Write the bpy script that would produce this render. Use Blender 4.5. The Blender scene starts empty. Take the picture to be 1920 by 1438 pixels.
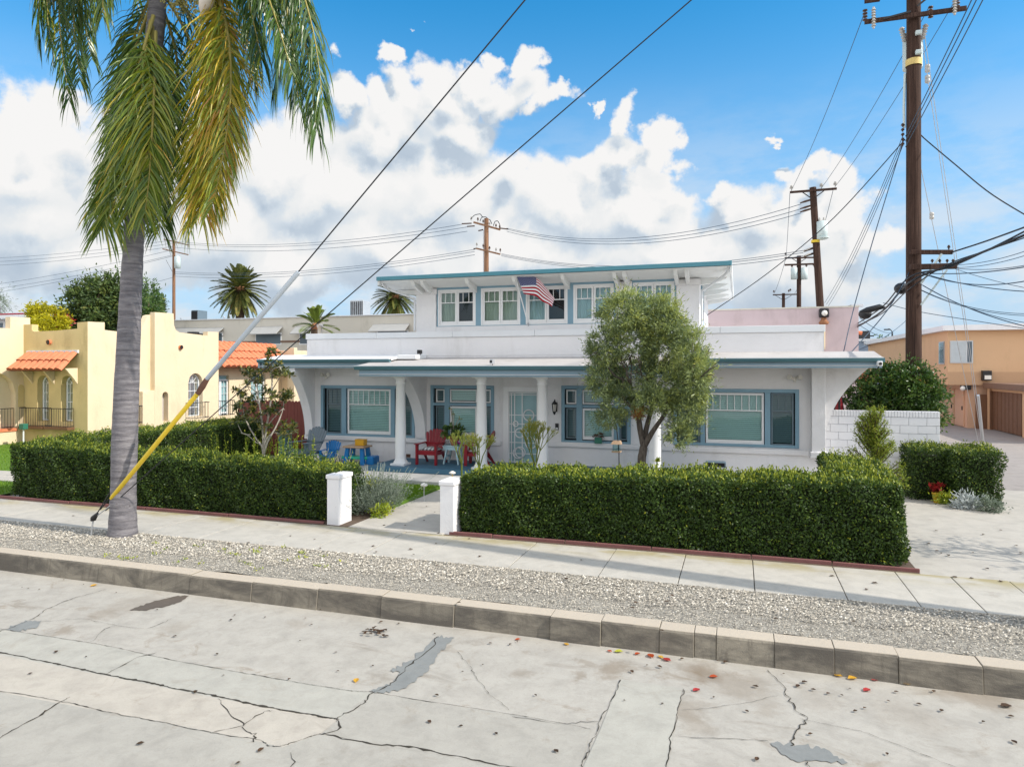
import bpy, math, random
import numpy as np
from math import radians, sin, cos, pi, atan2, sqrt
random.seed(7)
RNG = np.random.default_rng(11)
C = bpy.context.scene.collection
# ---------------------------------------------------------------- survey: camera 3.1 m up, turned 18.1 degrees left of the facade normal
FPX, HZ, AZ, CH = 1297.0, 690.0, radians(18.1), 3.1
sA, cA = sin(AZ), cos(AZ)
def ray(px, py):
    u = (px-960)/FPX; v = (py-HZ)/FPX
    return np.array((-sA+cA*u, cA+sA*u, -v))
def onZ(px, py, z=0):
    d = ray(px, py); t = (z-CH)/d[2]
    return np.array((d[0]*t, d[1]*t, z))
def onY(px, py, Y):
    d = ray(px, py); t = Y/d[1]
    return np.array((d[0]*t, Y, CH+d[2]*t))
def onX(px, py, X):
    d = ray(px, py); t = X/d[0]
    return np.array((X, d[1]*t, CH+d[2]*t))
# ---------------------------------------------------------------- mesh collector
class MB:
    def __init__(s):
        s.v = []; s.n = 0; s.loops = []; s.tot = []; s.mi = []; s.rn = []; s.sm = []
    def _add(s, V, F, mi=0, rnd=None, smooth=False):
        V = np.asarray(V, float).reshape(-1, 3)
        for f in F:
            s.loops.append(np.asarray(f, np.int64)+s.n)
        k = len(F)
        s.tot.append(np.array([len(f) for f in F], np.int64)); s.mi.append(np.full(k, mi)); s.sm.append(np.full(k, smooth))
        s.rn.append(np.full(k, RNG.random() if rnd is None else rnd))
        s.v.append(V); s.n += len(V)
        return s
    def quads(s, V, mi=0, rnd=None, smooth=False):
        """V (n,4,3)"""
        V = np.asarray(V, float); k = len(V)
        if not k: return s
        s.loops.append(np.arange(4*k)+s.n); s.tot.append(np.full(k, 4)); s.mi.append(np.full(k, mi)); s.sm.append(np.full(k, smooth))
        s.rn.append(RNG.random(k) if rnd is None else np.broadcast_to(rnd, (k,)).astype(float))
        s.v.append(V.reshape(-1, 3)); s.n += 4*k
        return s
    def box(s, x0, x1, y0, y1, z0, z1, mi=0, rnd=None):
        if x0 > x1: x0, x1 = x1, x0
        if y0 > y1: y0, y1 = y1, y0
        if z0 > z1: z0, z1 = z1, z0
        V = [(x0,y0,z0),(x1,y0,z0),(x1,y1,z0),(x0,y1,z0),(x0,y0,z1),(x1,y0,z1),(x1,y1,z1),(x0,y1,z1)]
        return s._add(V, [(0,3,2,1),(4,5,6,7),(0,1,5,4),(1,2,6,5),(2,3,7,6),(3,0,4,7)], mi, rnd)
    def obox(s, p0, p1, w, h, up=(0,0,1), mi=0, rnd=None):
        """beam from p0 to p1, w wide, h high"""
        p0 = np.array(p0, float); p1 = np.array(p1, float); d = p1-p0; d /= np.linalg.norm(d)
        a = np.cross(d, up)
        if np.linalg.norm(a) < 1e-5: a = np.cross(d, (0,1,0))
        a /= np.linalg.norm(a); b = np.cross(a, d)
        a = a*w/2; b = b*h/2
        V = [p0-a-b, p0+a-b, p0+a+b, p0-a+b, p1-a-b, p1+a-b, p1+a+b, p1-a+b]
        return s._add(V, [(0,3,2,1),(4,5,6,7),(0,1,5,4),(1,2,6,5),(2,3,7,6),(3,0,4,7)], mi, rnd)
    def poly(s, pts, mi=0, rnd=None):
        return s._add(pts, [tuple(range(len(pts)))], mi, rnd)
    def prism(s, pts, off, mi=0, rnd=None):
        """polygon pts extruded by vector off"""
        P = np.asarray(pts, float); n = len(P); Q = P+np.asarray(off, float)
        F = [tuple(range(n-1, -1, -1)), tuple(range(n, 2*n))]+[(i, (i+1) % n, n+(i+1) % n, n+i) for i in range(n)]
        return s._add(np.vstack([P, Q]), F, mi, rnd)
    def tube(s, pts, r, n=8, mi=0, rnd=None, cap=True, smooth=True):
        P = np.asarray(pts, float); m = len(P)
        R = np.broadcast_to(np.asarray(r, float), (m,))
        T = np.gradient(P, axis=0); T /= np.linalg.norm(T, axis=1)[:, None]+1e-12
        ref = np.array((0,0,1.)) if abs(T[0][2]) < .9 else np.array((0,1.,0))
        V = []
        a = np.cross(T[0], ref); a /= np.linalg.norm(a)
        for i in range(m):
            a = a-T[i]*np.dot(a, T[i]); a /= np.linalg.norm(a)+1e-12
            b = np.cross(T[i], a)
            for k in range(n):
                w = 2*pi*k/n
                V.append(P[i]+R[i]*(cos(w)*a+sin(w)*b))
        F = [(i*n+k, i*n+(k+1) % n, (i+1)*n+(k+1) % n, (i+1)*n+k) for i in range(m-1) for k in range(n)]
        s._add(V, F, mi, rnd, smooth)
        if cap:
            s._add(V[:n], [tuple(range(n-1, -1, -1))], mi, rnd); s._add(V[-n:], [tuple(range(n))], mi, rnd)
        return s
    def lathe(s, prof, c, n=16, mi=0, rnd=None, smooth=True):
        """prof [(r,z)], turned about the vertical through c"""
        V = []; m = len(prof)
        for r, z in prof:
            for k in range(n):
                w = 2*pi*k/n; V.append((c[0]+r*cos(w), c[1]+r*sin(w), c[2]+z))
        F = [(i*n+k, i*n+(k+1) % n, (i+1)*n+(k+1) % n, (i+1)*n+k) for i in range(m-1) for k in range(n)]
        s._add(V, F, mi, rnd, smooth)
        if prof[0][0] > 1e-4: s._add(V[:n], [tuple(range(n-1, -1, -1))], mi, rnd)
        if prof[-1][0] > 1e-4: s._add(V[-n:], [tuple(range(n))], mi, rnd)
        return s
    def ball(s, c, r, mi=0, rnd=None, n=8, sq=1.0):
        prof = [(max(1e-5, r*sin(pi*i/(n//2+1))), -r*sq*cos(pi*i/(n//2+1))) for i in range(n//2+2)]
        return s.lathe(prof, c, n, mi, rnd)
    def grid(s, G, mi=0, rnd=None, smooth=True):
        G = np.asarray(G, float); a, b = G.shape[:2]
        F = [(i*b+j, (i+1)*b+j, (i+1)*b+j+1, i*b+j+1) for i in range(a-1) for j in range(b-1)]
        return s._add(G.reshape(-1, 3), F, mi, rnd, smooth)
    def leaves(s, P, D, N, L, W, mi=0, rnd=None):
        P, D, N = [np.asarray(q, float) for q in (P, D, N)]
        D = D/(np.linalg.norm(D, axis=1)[:, None]+1e-9)
        S = np.cross(D, N); S /= np.linalg.norm(S, axis=1)[:, None]+1e-9
        L = np.broadcast_to(L, (len(P),))[:, None]; W = np.broadcast_to(W, (len(P),))[:, None]
        M = P+D*L*.5
        V = np.stack([P, M+S*W*.5, P+D*L, M-S*W*.5], 1)
        return s.quads(V, mi, rnd)
    def build(s, name, mats, parent=None, org=None, bevel=0, double=False):
        if not isinstance(mats, (list, tuple)): mats = [mats]
        V = np.concatenate(s.v)
        if org is None: org = ORG.get(parent.name, (0,0,0)) if parent else (0,0,0)
        V = V-np.asarray(org, float)
        me = bpy.data.meshes.new(name)
        L = np.concatenate(s.loops).astype(np.int32); T = np.concatenate(s.tot).astype(np.int32)
        me.vertices.add(len(V)); me.vertices.foreach_set('co', V.ravel())
        me.loops.add(len(L)); me.loops.foreach_set('vertex_index', L)
        me.polygons.add(len(T)); st = np.concatenate([[0], np.cumsum(T)[:-1]]).astype(np.int32)
        me.polygons.foreach_set('loop_start', st); me.polygons.foreach_set('loop_total', T)
        me.polygons.foreach_set('material_index', np.concatenate(s.mi).astype(np.int32))
        me.polygons.foreach_set('use_smooth', np.concatenate(s.sm).astype(bool))
        at = me.attributes.new('rnd', 'FLOAT', 'FACE'); at.data.foreach_set('value', np.concatenate(s.rn).astype(np.float32))
        me.update(calc_edges=True); me.validate()
        for m in mats: me.materials.append(m)
        o = bpy.data.objects.new(name, me); C.objects.link(o)
        if bevel:
            b = o.modifiers.new('bevel', 'BEVEL'); b.width = bevel; b.segments = 2; b.limit_method = 'ANGLE'; b.angle_limit = radians(50)
        if parent is not None:
            o.parent = parent; ORG[o.name] = ORG.get(parent.name, (0,0,0))
        else:
            o.location = org; ORG[o.name] = tuple(org)
        return o
ORG = {}
def tag(o, label, cat, group=None, kind=None):
    o['label'] = label; o['category'] = cat
    if group: o['group'] = group
    if kind: o['kind'] = kind
    return o
def thing(name, label, cat, loc=(0,0,0), group=None):
    o = bpy.data.objects.new(name, None); C.objects.link(o)
    o.empty_display_size = .2; o.location = loc; ORG[o.name] = tuple(loc)
    return tag(o, label, cat, group)
def struct(name, mb, mats, bevel=0):
    o = mb.build(name, mats, bevel=bevel); o['kind'] = 'structure'; return o
def dup(root, loc, rotz, label, group=None):
    r = root.copy(); C.objects.link(r); r.location = loc; r.rotation_euler = (0,0,rotz); r['label'] = label
    if group: r['group'] = group
    for ch in list(root.children):
        c = ch.copy(); C.objects.link(c); c.parent = r
        for g in ch.children:
            d = g.copy(); C.objects.link(d); d.parent = c
    return r
def spline(pts, n):
    P = np.asarray(pts, float); m = len(P)
    t = np.linspace(0, m-1, n); out = []
    for x in t:
        i = min(int(x), m-2); f = x-i
        p0 = P[max(i-1, 0)]; p1 = P[i]; p2 = P[i+1]; p3 = P[min(i+2, m-1)]
        out.append(.5*((2*p1)+(-p0+p2)*f+(2*p0-5*p1+4*p2-p3)*f*f+(-p0+3*p1-3*p2+p3)*f**3))
    return np.array(out)
def unit(n):
    v = RNG.normal(size=(n, 3)); return v/np.linalg.norm(v, axis=1)[:, None]
# ---------------------------------------------------------------- materials
def srgb(r, g, b):
    f = lambda c: (c/255/12.92 if c/255 <= .04045 else ((c/255+.055)/1.055)**2.4)
    return (f(r), f(g), f(b), 1)
class NT:
    def __init__(s, name):
        s.m = bpy.data.materials.new(name); s.m.use_nodes = True; s.t = s.m.node_tree; s.t.nodes.clear()
        s.out = s.n('OutputMaterial')
    def n(s, typ, **kw):
        nd = s.t.nodes.new('ShaderNode'+typ)
        for k, v in kw.items(): setattr(nd, k, v)
        return nd
    def l(s, a, b): s.t.links.new(a, b)
    def val(s, inp, v):
        if hasattr(v, 'is_linked') or hasattr(v, 'links'): s.l(v, inp)
        else: inp.default_value = v
    def noise(s, scale, detail=4, rough=.55, vec=None, dist=0):
        nd = s.n('TexNoise'); nd.inputs['Scale'].default_value = scale; nd.inputs['Detail'].default_value = detail
        nd.inputs['Roughness'].default_value = rough; nd.inputs['Distortion'].default_value = dist
        s.l(vec if vec is not None else s.pos(), nd.inputs['Vector']); return nd.outputs['Fac']
    def pos(s):
        if not hasattr(s, '_p'): s._p = s.n('NewGeometry').outputs['Position']
        return s._p
    def scaled(s, v):
        nd = s.n('VectorMath', operation='MULTIPLY'); s.l(s.pos(), nd.inputs[0]); nd.inputs[1].default_value = v; return nd.outputs[0]
    def ramp(s, fac, stops):
        nd = s.n('ValToRGB'); e = nd.color_ramp.elements
        while len(e) < len(stops): e.new(.5)
        for q, (p, c) in zip(e, stops):
            q.position = p; q.color = c if len(c) == 4 else (*c, 1)
        s.l(fac, nd.inputs['Fac']); return nd.outputs['Color']
    def mix(s, fac, a, b, mode='MIX'):
        nd = s.n('Mix', data_type='RGBA', blend_type=mode); s.val(nd.inputs[0], fac); s.val(nd.inputs[6], a); s.val(nd.inputs[7], b); return nd.outputs[2]
    def math(s, op, a, b=0, c=0, clamp=False):
        nd = s.n('Math', operation=op, use_clamp=clamp); s.val(nd.inputs[0], a); s.val(nd.inputs[1], b)
        if op in ('MULTIPLY_ADD', 'SMOOTH_MAX', 'SMOOTH_MIN'): s.val(nd.inputs[2], c)
        return nd.outputs[0]
    def mapr(s, v, a, b, c=0, d=1, smooth=True):
        nd = s.n('MapRange', interpolation_type='SMOOTHSTEP' if smooth else 'LINEAR'); s.l(v, nd.inputs[0])
        for i, x in enumerate((a, b, c, d)): nd.inputs[i+1].default_value = x
        return nd.outputs[0]
    def bump(s, h, strength=.3, dist=.02):
        nd = s.n('Bump'); nd.inputs['Strength'].default_value = strength; nd.inputs['Distance'].default_value = dist; s.l(h, nd.inputs['Height']); return nd.outputs['Normal']
    def bsdf(s, col, rough=.6, metal=0, spec=.5, normal=None, trans=0):
        p = s.n('BsdfPrincipled'); s.val(p.inputs['Base Color'], col); s.val(p.inputs['Roughness'], rough)
        p.inputs['Metallic'].default_value = metal; p.inputs['Specular IOR Level'].default_value = spec
        if normal is not None: s.l(normal, p.inputs['Normal'])
        sh = p.outputs[0]
        if trans:
            t = s.n('BsdfTranslucent'); s.val(t.inputs[0], col); mx = s.n('MixShader'); mx.inputs[0].default_value = trans
            s.l(sh, mx.inputs[1]); s.l(t.outputs[0], mx.inputs[2]); sh = mx.outputs[0]
        s.l(sh, s.out.inputs[0]); return s.m
def mul(c, k): return (min(1, c[0]*k), min(1, c[1]*k), min(1, c[2]*k), 1)
def paint(name, col, rough=.55, var=.08, scale=2.5, bump=0, bscale=60, metal=0, spec=.4, dirt=0, bdist=.01):
    """painted or plain surface with soft colour drift, grime and grain"""
    N = NT(name)
    c = N.mix(N.noise(scale, 5), mul(col, 1-var), mul(col, 1+var))
    if dirt:
        f = N.mapr(N.noise(1.3, 8, .7, N.scaled((1,1,.35))), .5, .75); f = N.math('MULTIPLY', f, dirt)
        c = N.mix(f, c, (col[0]*.45, col[1]*.42, col[2]*.36, 1))
    nm = None
    if bump:
        h = N.math('ADD', N.noise(bscale, 4), N.math('MULTIPLY', N.noise(bscale*.15, 3), 1.5)); nm = N.bump(h, bump, bdist)
    r = N.math('MULTIPLY_ADD', N.noise(scale*3, 3), .25, rough-.12)
    return N.bsdf(c, r, metal, spec, nm)
def leafmat(name, stops, rough=.42, trans=.3, spec=.5):
    N = NT(name); a = N.n('Attribute'); a.attribute_name = 'rnd'
    c = N.ramp(a.outputs['Fac'], stops)
    c = N.mix(N.math('MULTIPLY', N.noise(1.6, 3), .35), c, N.mix(.5, c, (.10,.11,.02,1)))
    return N.bsdf(c, rough, 0, spec, None, trans)
M = {}
M['white'] = paint('white_stucco', (.72,.71,.715,1), .8, .06, 1.5, .55, 40, dirt=.24)
M['white_trim'] = paint('white_trim', (.74,.745,.75,1), .5, .03)
M['white_wood'] = paint('white_wood', (.72,.73,.72,1), .55, .06, dirt=.12)
M['blue'] = paint('blue_trim', (.185,.315,.40,1), .45, .10, dirt=.12)
M['bluegrey'] = paint('fascia_blue', (.24,.35,.43,1), .5, .07, dirt=.08)
M['teal'] = paint('gutter_teal', (.08,.18,.21,1), .35, .12, 3)
M['teal_up'] = paint('upper_fascia_teal', (.075,.24,.30,1), .45, .12)
M['screen'] = paint('grey_screen', (.13,.18,.21,1), .6, .08)
M['roof'] = paint('roof_felt', (.44,.42,.41,1), .85, .18, 1.2, .3, 120, dirt=.35)
M['roof_white'] = paint('roof_coating', (.76,.77,.78,1), .7, .06, dirt=.15)
M['flash'] = paint('metal_flashing', (.66,.68,.70,1), .5, .06, dirt=.1)
M['cream'] = paint('cream_stucco', (.70,.575,.395,1), .85, .08, 1.2, .6, 22, dirt=.25)
M['cream_shade'] = paint('cream_stucco_shaded', (.58,.46,.225,1), .85, .12, 1.0, .6, 18, dirt=.45)  # same cream stucco, its olive shade put into the colour, plus more grime
M['clay'] = paint('clay_tile', (.62,.20,.095,1), .7, .26, 5, .2, 60, dirt=.12)
M['iron'] = paint('black_iron', (.02,.02,.022,1), .5, .1)
M['black'] = paint('black_plastic', (.015,.015,.017,1), .4, .1)
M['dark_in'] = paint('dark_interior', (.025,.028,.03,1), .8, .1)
M['grey_wall'] = paint('grey_stucco', (.60,.56,.48,1), .85, .10, .6, .4, 20, dirt=.35)
M['pink'] = paint('pink_stucco', (.58,.46,.465,1), .85, .10, 1.0, .4, 20, dirt=.25)
M['tan'] = paint('tan_stucco', (.66,.43,.25,1), .85, .06, .8, .4, 20, dirt=.18)
M['tan_low'] = paint('tan_stucco_dark', (.54,.34,.20,1), .85, .06, .8, .3, 20, dirt=.1)
M['peach'] = paint('peach_paint', (.68,.43,.28,1), .6, .05)
M['brown'] = paint('brown_paint', (.17,.085,.045,1), .55, .10, 1.5, .1, 60)
M['brown_fascia'] = paint('brown_fascia', (.20,.12,.08,1), .6, .1)
M['fence'] = paint('fence_stain', (.17,.045,.035,1), .75, .14, 4, .2, 60)
M['edging'] = paint('edging_stain', (.20,.085,.078,1), .85, .3, 4, .3, 60)
M['block'] = paint('painted_block', (.74,.74,.76,1), .7, .05, 2, .4, 50, dirt=.06)
M['red'] = paint('red_plastic', (.23,.009,.018,1), .35, .08)
M['slate'] = paint('slate_plastic', (.10,.14,.17,1), .4, .08)
M['royal'] = paint('blue_plastic', (.008,.17,.45,1), .35, .08)
M['kidgreen'] = paint('green_plastic', (.03,.45,.28,1), .35, .08)
M['tanplastic'] = paint('tan_plastic', (.42,.29,.19,1), .45, .08)
M['yellowplastic'] = paint('yellow_plastic', (.62,.33,.02,1), .4, .08)
M['paleblue'] = paint('pale_blue_wood', (.42,.60,.66,1), .5, .08)
M['pot'] = paint('terracotta_pot', (.30,.13,.06,1), .75, .2, 12, .2)
M['greenpot'] = paint('green_pot', (.03,.16,.11,1), .5, .1)
M['yellowpot'] = paint('yellow_pot', (.60,.40,.03,1), .5, .1)
M['porch'] = paint('blue_porch_paint', (.045,.13,.20,1), .55, .12, 2, .1)
M['steel'] = paint('galvanised_steel', (.50,.52,.54,1), .35, .08, metal=.6)
M['grey_metal'] = paint('transformer_paint', (.50,.58,.58,1), .45, .06)
M['guard_yellow'] = paint('yellow_guard', (.68,.48,.03,1), .45, .12, 6, dirt=.2)
M['guard_grey'] = paint('grey_guard', (.42,.47,.52,1), .4, .1, 6)
M['rust'] = paint('rusty_steel', (.12,.06,.04,1), .8, .3, 20)
M['wire'] = paint('wire_black', (.012,.014,.018,1), .5, .1)
M['wire_blue'] = paint('wire_weathered', (.03,.06,.10,1), .5, .1)
M['insul'] = paint('insulator_porcelain', (.45,.43,.40,1), .3, .15)
M['insul_dark'] = paint('insulator_brown', (.07,.035,.02,1), .3, .15)
M['lampglass'] = paint('lamp_glass', (.75,.72,.66,1), .2, .05)
M['curtain'] = paint('curtain_cloth', (.60,.56,.47,1), .9, .12, 6)
M['curtain_white'] = paint('sheer_cloth', (.60,.66,.68,1), .9, .08, 6)
M['blind'] = paint('blind_slats', (.74,.84,.81,1), .5, .04)
M['blind_dark'] = paint('blind_slats_behind_screen', (.20,.25,.28,1), .6, .05)
M['concrete_curb_side'] = None
def pole_wood():
    N = NT('pole_wood'); g = N.noise(9, 8, .65, N.scaled((3,3,.10))); f = N.noise(2, 4)
    c = N.ramp(g, [(.3,(.018,.011,.009)),(.5,(.048,.027,.02)),(.72,(.11,.066,.05))])
    c = N.mix(N.math('MULTIPLY', f, .4), c, (.06,.03,.022,1))
    return N.bsdf(c, .85, 0, .2, N.bump(g, .7, .02))
M['pole'] = pole_wood()
def pole_light():
    N = NT('pole_wood_weathered'); g = N.noise(9, 8, .65, N.scaled((3,3,.08)))
    return N.bsdf(N.ramp(g, [(.3,(.10,.05,.03)),(.55,(.26,.14,.08)),(.75,(.36,.23,.15))]), .85, 0, .2)
M['pole_light'] = pole_light()
def glass():
    N = NT('window_glass'); t = N.n('BsdfTransparent'); t.inputs[0].default_value = (.72,.88,.88,1)
    g = N.n('BsdfGlossy'); g.inputs[0].default_value = (.75,.80,.85,1); g.inputs['Roughness'].default_value = .02
    nb = N.bump(N.noise(1.1, 2), .06, .05); N.l(nb, g.inputs['Normal'])
    fr = N.n('Fresnel'); fr.inputs[0].default_value = 1.5
    f = N.math('MULTIPLY_ADD', fr.outputs[0], .8, .04, clamp=True)
    mx = N.n('MixShader'); N.l(f, mx.inputs[0]); N.l(t.outputs[0], mx.inputs[1]); N.l(g.outputs[0], mx.inputs[2]); N.l(mx.outputs[0], N.out.inputs[0])
    return N.m
M['glass'] = glass()
def street_mat(name, ca, cb, stain=.55, spec=.25, spots=(), algae=0):
    N = NT(name); big = N.noise(.45, 6, .6); med = N.noise(3.2, 8, .68, dist=.4); fine = N.noise(55, 4, .7)
    c = N.mix(big, ca, cb); c = N.mix(N.mapr(med, .35, .8), c, mul(cb, .80))
    st = N.mapr(N.noise(.8, 9, .72, N.scaled((.6,1.5,1)), .8), .56, .74); c = N.mix(N.math('MULTIPLY', st, stain), c, (.20,.165,.125,1))
    sp = N.mapr(N.noise(11, 6, .75), .66, .74); c = N.mix(N.math('MULTIPLY', sp, .6), c, (.15,.12,.09,1))
    bl = N.mapr(N.noise(1.7, 7, .7, dist=.8), .57, .70); c = N.mix(N.math('MULTIPLY', bl, stain*.7), c, (.24,.19,.135,1))
    pk = N.mapr(N.noise(90, 3, .7), .58, .70); c = N.mix(N.math('MULTIPLY', pk, .45), c, mul(cb, .5))
    hv = N.mapr(N.noise(6, 9, .78, dist=1.2), .52, .60); c = N.mix(N.math('MULTIPLY', hv, stain*.22), c, mul(cb, .6))
    c = N.mix(N.math('MULTIPLY', fine, .5), c, mul(ca, .58))
    wv = N.n('VectorMath', operation='MULTIPLY_ADD'); wn = N.n('TexNoise'); wn.inputs['Scale'].default_value = 2.6; wn.inputs['Detail'].default_value = 7; wn.inputs['Roughness'].default_value = .7
    N.l(N.pos(), wn.inputs['Vector']); N.l(wn.outputs['Color'], wv.inputs[0]); wv.inputs[1].default_value = (.9,.6,0); N.l(N.pos(), wv.inputs[2])
    for (px, py, r, k) in spots:                               # oil drips, rust and dirt marks where the photograph has them
        p = onZ(px, py, -.28); ds = N.n('VectorMath', operation='DISTANCE'); N.l(wv.outputs[0], ds.inputs[0]); ds.inputs[1].default_value = (p[0]+.45, p[1]+.30, -.28)
        c = N.mix(N.math('MULTIPLY', N.mapr(ds.outputs['Value'], r, r*.25), k*.75), c, (.17,.125,.08,1))
    if algae:
        sy = N.n('SeparateXYZ'); N.l(N.pos(), sy.inputs[0])
        al = N.math('MULTIPLY', N.mapr(sy.outputs[1], 11.05, 11.72), N.mapr(N.noise(1.1, 6, .65, N.scaled((.7,1.6,1))), .40, .62))
        c = N.mix(N.math('MULTIPLY', al, algae), c, (.30,.25,.11,1))
    return N.bsdf(c, .85, 0, spec, N.bump(N.math('ADD', fine, med), .25, .006))
M['street'] = street_mat('street_concrete', (.465,.44,.39,1), (.395,.37,.325,1), .95, spots=[(1330,1262,.34,.8),(1390,1285,.5,.5),(1290,1330,.35,.5),(1150,1252,.32,.75),(1080,1265,.16,.6),(1100,1240,.14,.5),(1290,1255,.30,.5),(1855,1310,.40,.6),(1780,1300,.3,.4),(1440,1330,.25,.35),(120,1182,.22,.65),(200,1150,.3,.4),(560,1170,.25,.3),(330,1175,.3,.3),(980,1262,.2,.4),(1300,1358,.3,.4),(1700,1340,.5,.25),(1540,1310,.4,.25),(250,1135,.5,.35)])
M['street_cream'] = street_mat('street_concrete_cream', (.51,.47,.40,1), (.44,.40,.345,1), .7)
M['street_grey'] = street_mat('street_concrete_grey', (.43,.41,.36,1), (.37,.35,.31,1), .75)
M['street_new'] = street_mat('street_concrete_smooth', (.455,.44,.385,1), (.40,.385,.34,1), .45)
M['sidewalk'] = street_mat('sidewalk_concrete', (.53,.50,.44,1), (.47,.445,.395,1), .4, algae=.8)
M['apron'] = street_mat('apron_concrete', (.46,.46,.45,1), (.40,.40,.39,1), .2)
M['driveway'] = street_mat('driveway_concrete', (.52,.49,.43,1), (.46,.43,.385,1), .3)
M['alley'] = street_mat('alley_concrete', (.40,.36,.33,1), (.33,.30,.28,1), .5)
M['asphalt'] = street_mat('asphalt_patch', (.27,.28,.27,1), (.21,.22,.215,1), .2)
M['darkstain'] = street_mat('damp_concrete', (.10,.085,.07,1), (.14,.115,.095,1), .2)
M['crack'] = paint('crack_dirt', (.035,.03,.022,1), .95, .4, 14)
M['joint'] = paint('joint_dirt', (.07,.06,.045,1), .95, .3, 9)
def kerb():
    N = NT('kerb_concrete'); a = N.n('Attribute'); a.attribute_name = 'rnd'
    base = N.mix(a.outputs['Fac'], (.225,.20,.16,1), (.30,.27,.215,1))
    st = N.mapr(N.noise(1.4, 8, .7, N.scaled((.7,1,2.2)), .6), .34, .62)
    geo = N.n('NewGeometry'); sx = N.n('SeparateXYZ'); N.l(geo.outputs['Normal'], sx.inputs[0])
    front = N.mapr(N.math('MULTIPLY', sx.outputs[1], -1), .4, .8)      # dark blotches and streaks, on the road face only
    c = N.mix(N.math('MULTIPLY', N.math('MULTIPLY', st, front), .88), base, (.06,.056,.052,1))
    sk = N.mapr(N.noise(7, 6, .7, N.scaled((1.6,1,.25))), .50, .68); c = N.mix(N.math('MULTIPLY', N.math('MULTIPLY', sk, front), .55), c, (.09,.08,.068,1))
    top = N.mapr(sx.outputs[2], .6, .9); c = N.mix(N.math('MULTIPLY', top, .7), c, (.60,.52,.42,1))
    f = N.noise(70, 4, .7); c = N.mix(N.math('MULTIPLY', f, .35), c, (.22,.19,.15,1))
    return N.bsdf(c, .85, 0, .2, N.bump(N.math('ADD', f, N.noise(9, 6)), .5, .01))
M['kerb'] = kerb()
def gravel_base():
    N = NT('gravel_bed'); v = N.n('TexVoronoi'); v.inputs['Scale'].default_value = 42; N.l(N.pos(), v.inputs['Vector'])
    c = N.mix(.5, v.outputs['Color'], N.ramp(N.noise(35, 5), [(.3,(.16,.15,.13)),(.7,(.55,.53,.48))]))
    bw = N.n('RGBToBW'); N.l(c, bw.inputs[0]); c = N.ramp(bw.outputs[0], [(.1,(.11,.10,.085)),(.45,(.27,.25,.21)),(.8,(.52,.48,.41))])
    return N.bsdf(c, .85, 0, .3, N.bump(v.outputs['Distance'], -1, .02))
M['gravel_bed'] = gravel_base()
def stone():
    N = NT('gravel_stone'); a = N.n('Attribute'); a.attribute_name = 'rnd'
    return N.bsdf(N.ramp(a.outputs['Fac'], [(0,(.12,.11,.095)),(.3,(.27,.245,.205)),(.6,(.44,.395,.32)),(.85,(.58,.53,.445)),(1,(.72,.68,.60))]), .7, 0, .4)
M['stone'] = stone()
M['soil'] = paint('soil', (.10,.07,.05,1), .95, .3, 6, .5, 40)
M['lawn'] = paint('lawn_ground', (.085,.17,.012,1), .95, .25, 5, .6, 50)
M['far_ground'] = paint('far_ground', (.25,.23,.20,1), .95, .2, .5)
M['grass'] = leafmat('grass_blade', [(0,(.07,.16,.008)),(.6,(.14,.28,.015)),(1,(.26,.38,.03))], .6, .35, .2)
def palm_trunk():
    N = NT('palm_trunk'); s_ = N.n('SeparateXYZ'); N.l(N.pos(), s_.inputs[0])
    rg = N.noise(4.5, 7, .7, N.scaled((.55,.55,4.2)), .3); fn = N.noise(14, 6, .7, N.scaled((1.2,1.2,6)))
    c = N.ramp(rg, [(.30,(.085,.08,.09)),(.5,(.165,.155,.165)),(.72,(.27,.255,.26))])
    c = N.mix(N.mapr(fn, .60, .70), c, (.33,.315,.31,1)); c = N.mix(N.math('MULTIPLY', N.mapr(fn, .42, .32), .7), c, (.07,.06,.06,1))
    pt = N.mapr(N.noise(13, 3, .5), .70, .76); c = N.mix(pt, c, (.045,.035,.03,1))
    rings = N.math('SINE', N.math('MULTIPLY_ADD', s_.outputs[2], 48, N.math('MULTIPLY', N.noise(2.2, 4), 9)))
    h = N.math('ADD', N.math('MULTIPLY', rings, .25), rg)
    return N.bsdf(c, .8, 0, .25, N.bump(h, .6, .02))
M['palm_trunk'] = palm_trunk()
def bark(name, a, b):
    N = NT(name); g = N.noise(12, 7, .7, N.scaled((2,2,.5)))
    return N.bsdf(N.ramp(g, [(.3,a),(.7,b)]), .9, 0, .2, N.bump(g, .8, .02))
M['bark'] = bark('grey_bark', (.045,.035,.028), (.17,.145,.12))
M['bark_pale'] = bark('pale_bark', (.26,.23,.19), (.52,.48,.42))
M['bark_brown'] = bark('brown_bark', (.05,.035,.025), (.13,.09,.06))
M['hedge'] = leafmat('hedge_leaf', [(0,(.014,.036,.009)),(.4,(.036,.078,.013)),(.7,(.074,.134,.02)),(.88,(.17,.23,.024)),(1,(.40,.42,.04))], .48, .22, .35)
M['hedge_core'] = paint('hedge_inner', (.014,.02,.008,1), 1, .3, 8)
M['frond'] = leafmat('frond_leaflet', [(0,(.026,.065,.014)),(.35,(.075,.15,.018)),(.58,(.20,.27,.02)),(.76,(.40,.36,.028)),(.90,(.60,.40,.035)),(1,(.52,.25,.08))], .32, .28, .55)
M['rachis'] = paint('frond_stem', (.30,.25,.06,1), .5, .2)
M['rachis_gold'] = paint('frond_stem_gold', (.55,.34,.05,1), .5, .15)
M['tree_leaf'] = leafmat('yew_pine_leaf', [(0,(.08,.125,.06)),(.35,(.20,.26,.125)),(.6,(.31,.375,.125)),(.85,(.44,.47,.10)),(1,(.56,.48,.10))], .4, .32, .45)
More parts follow.
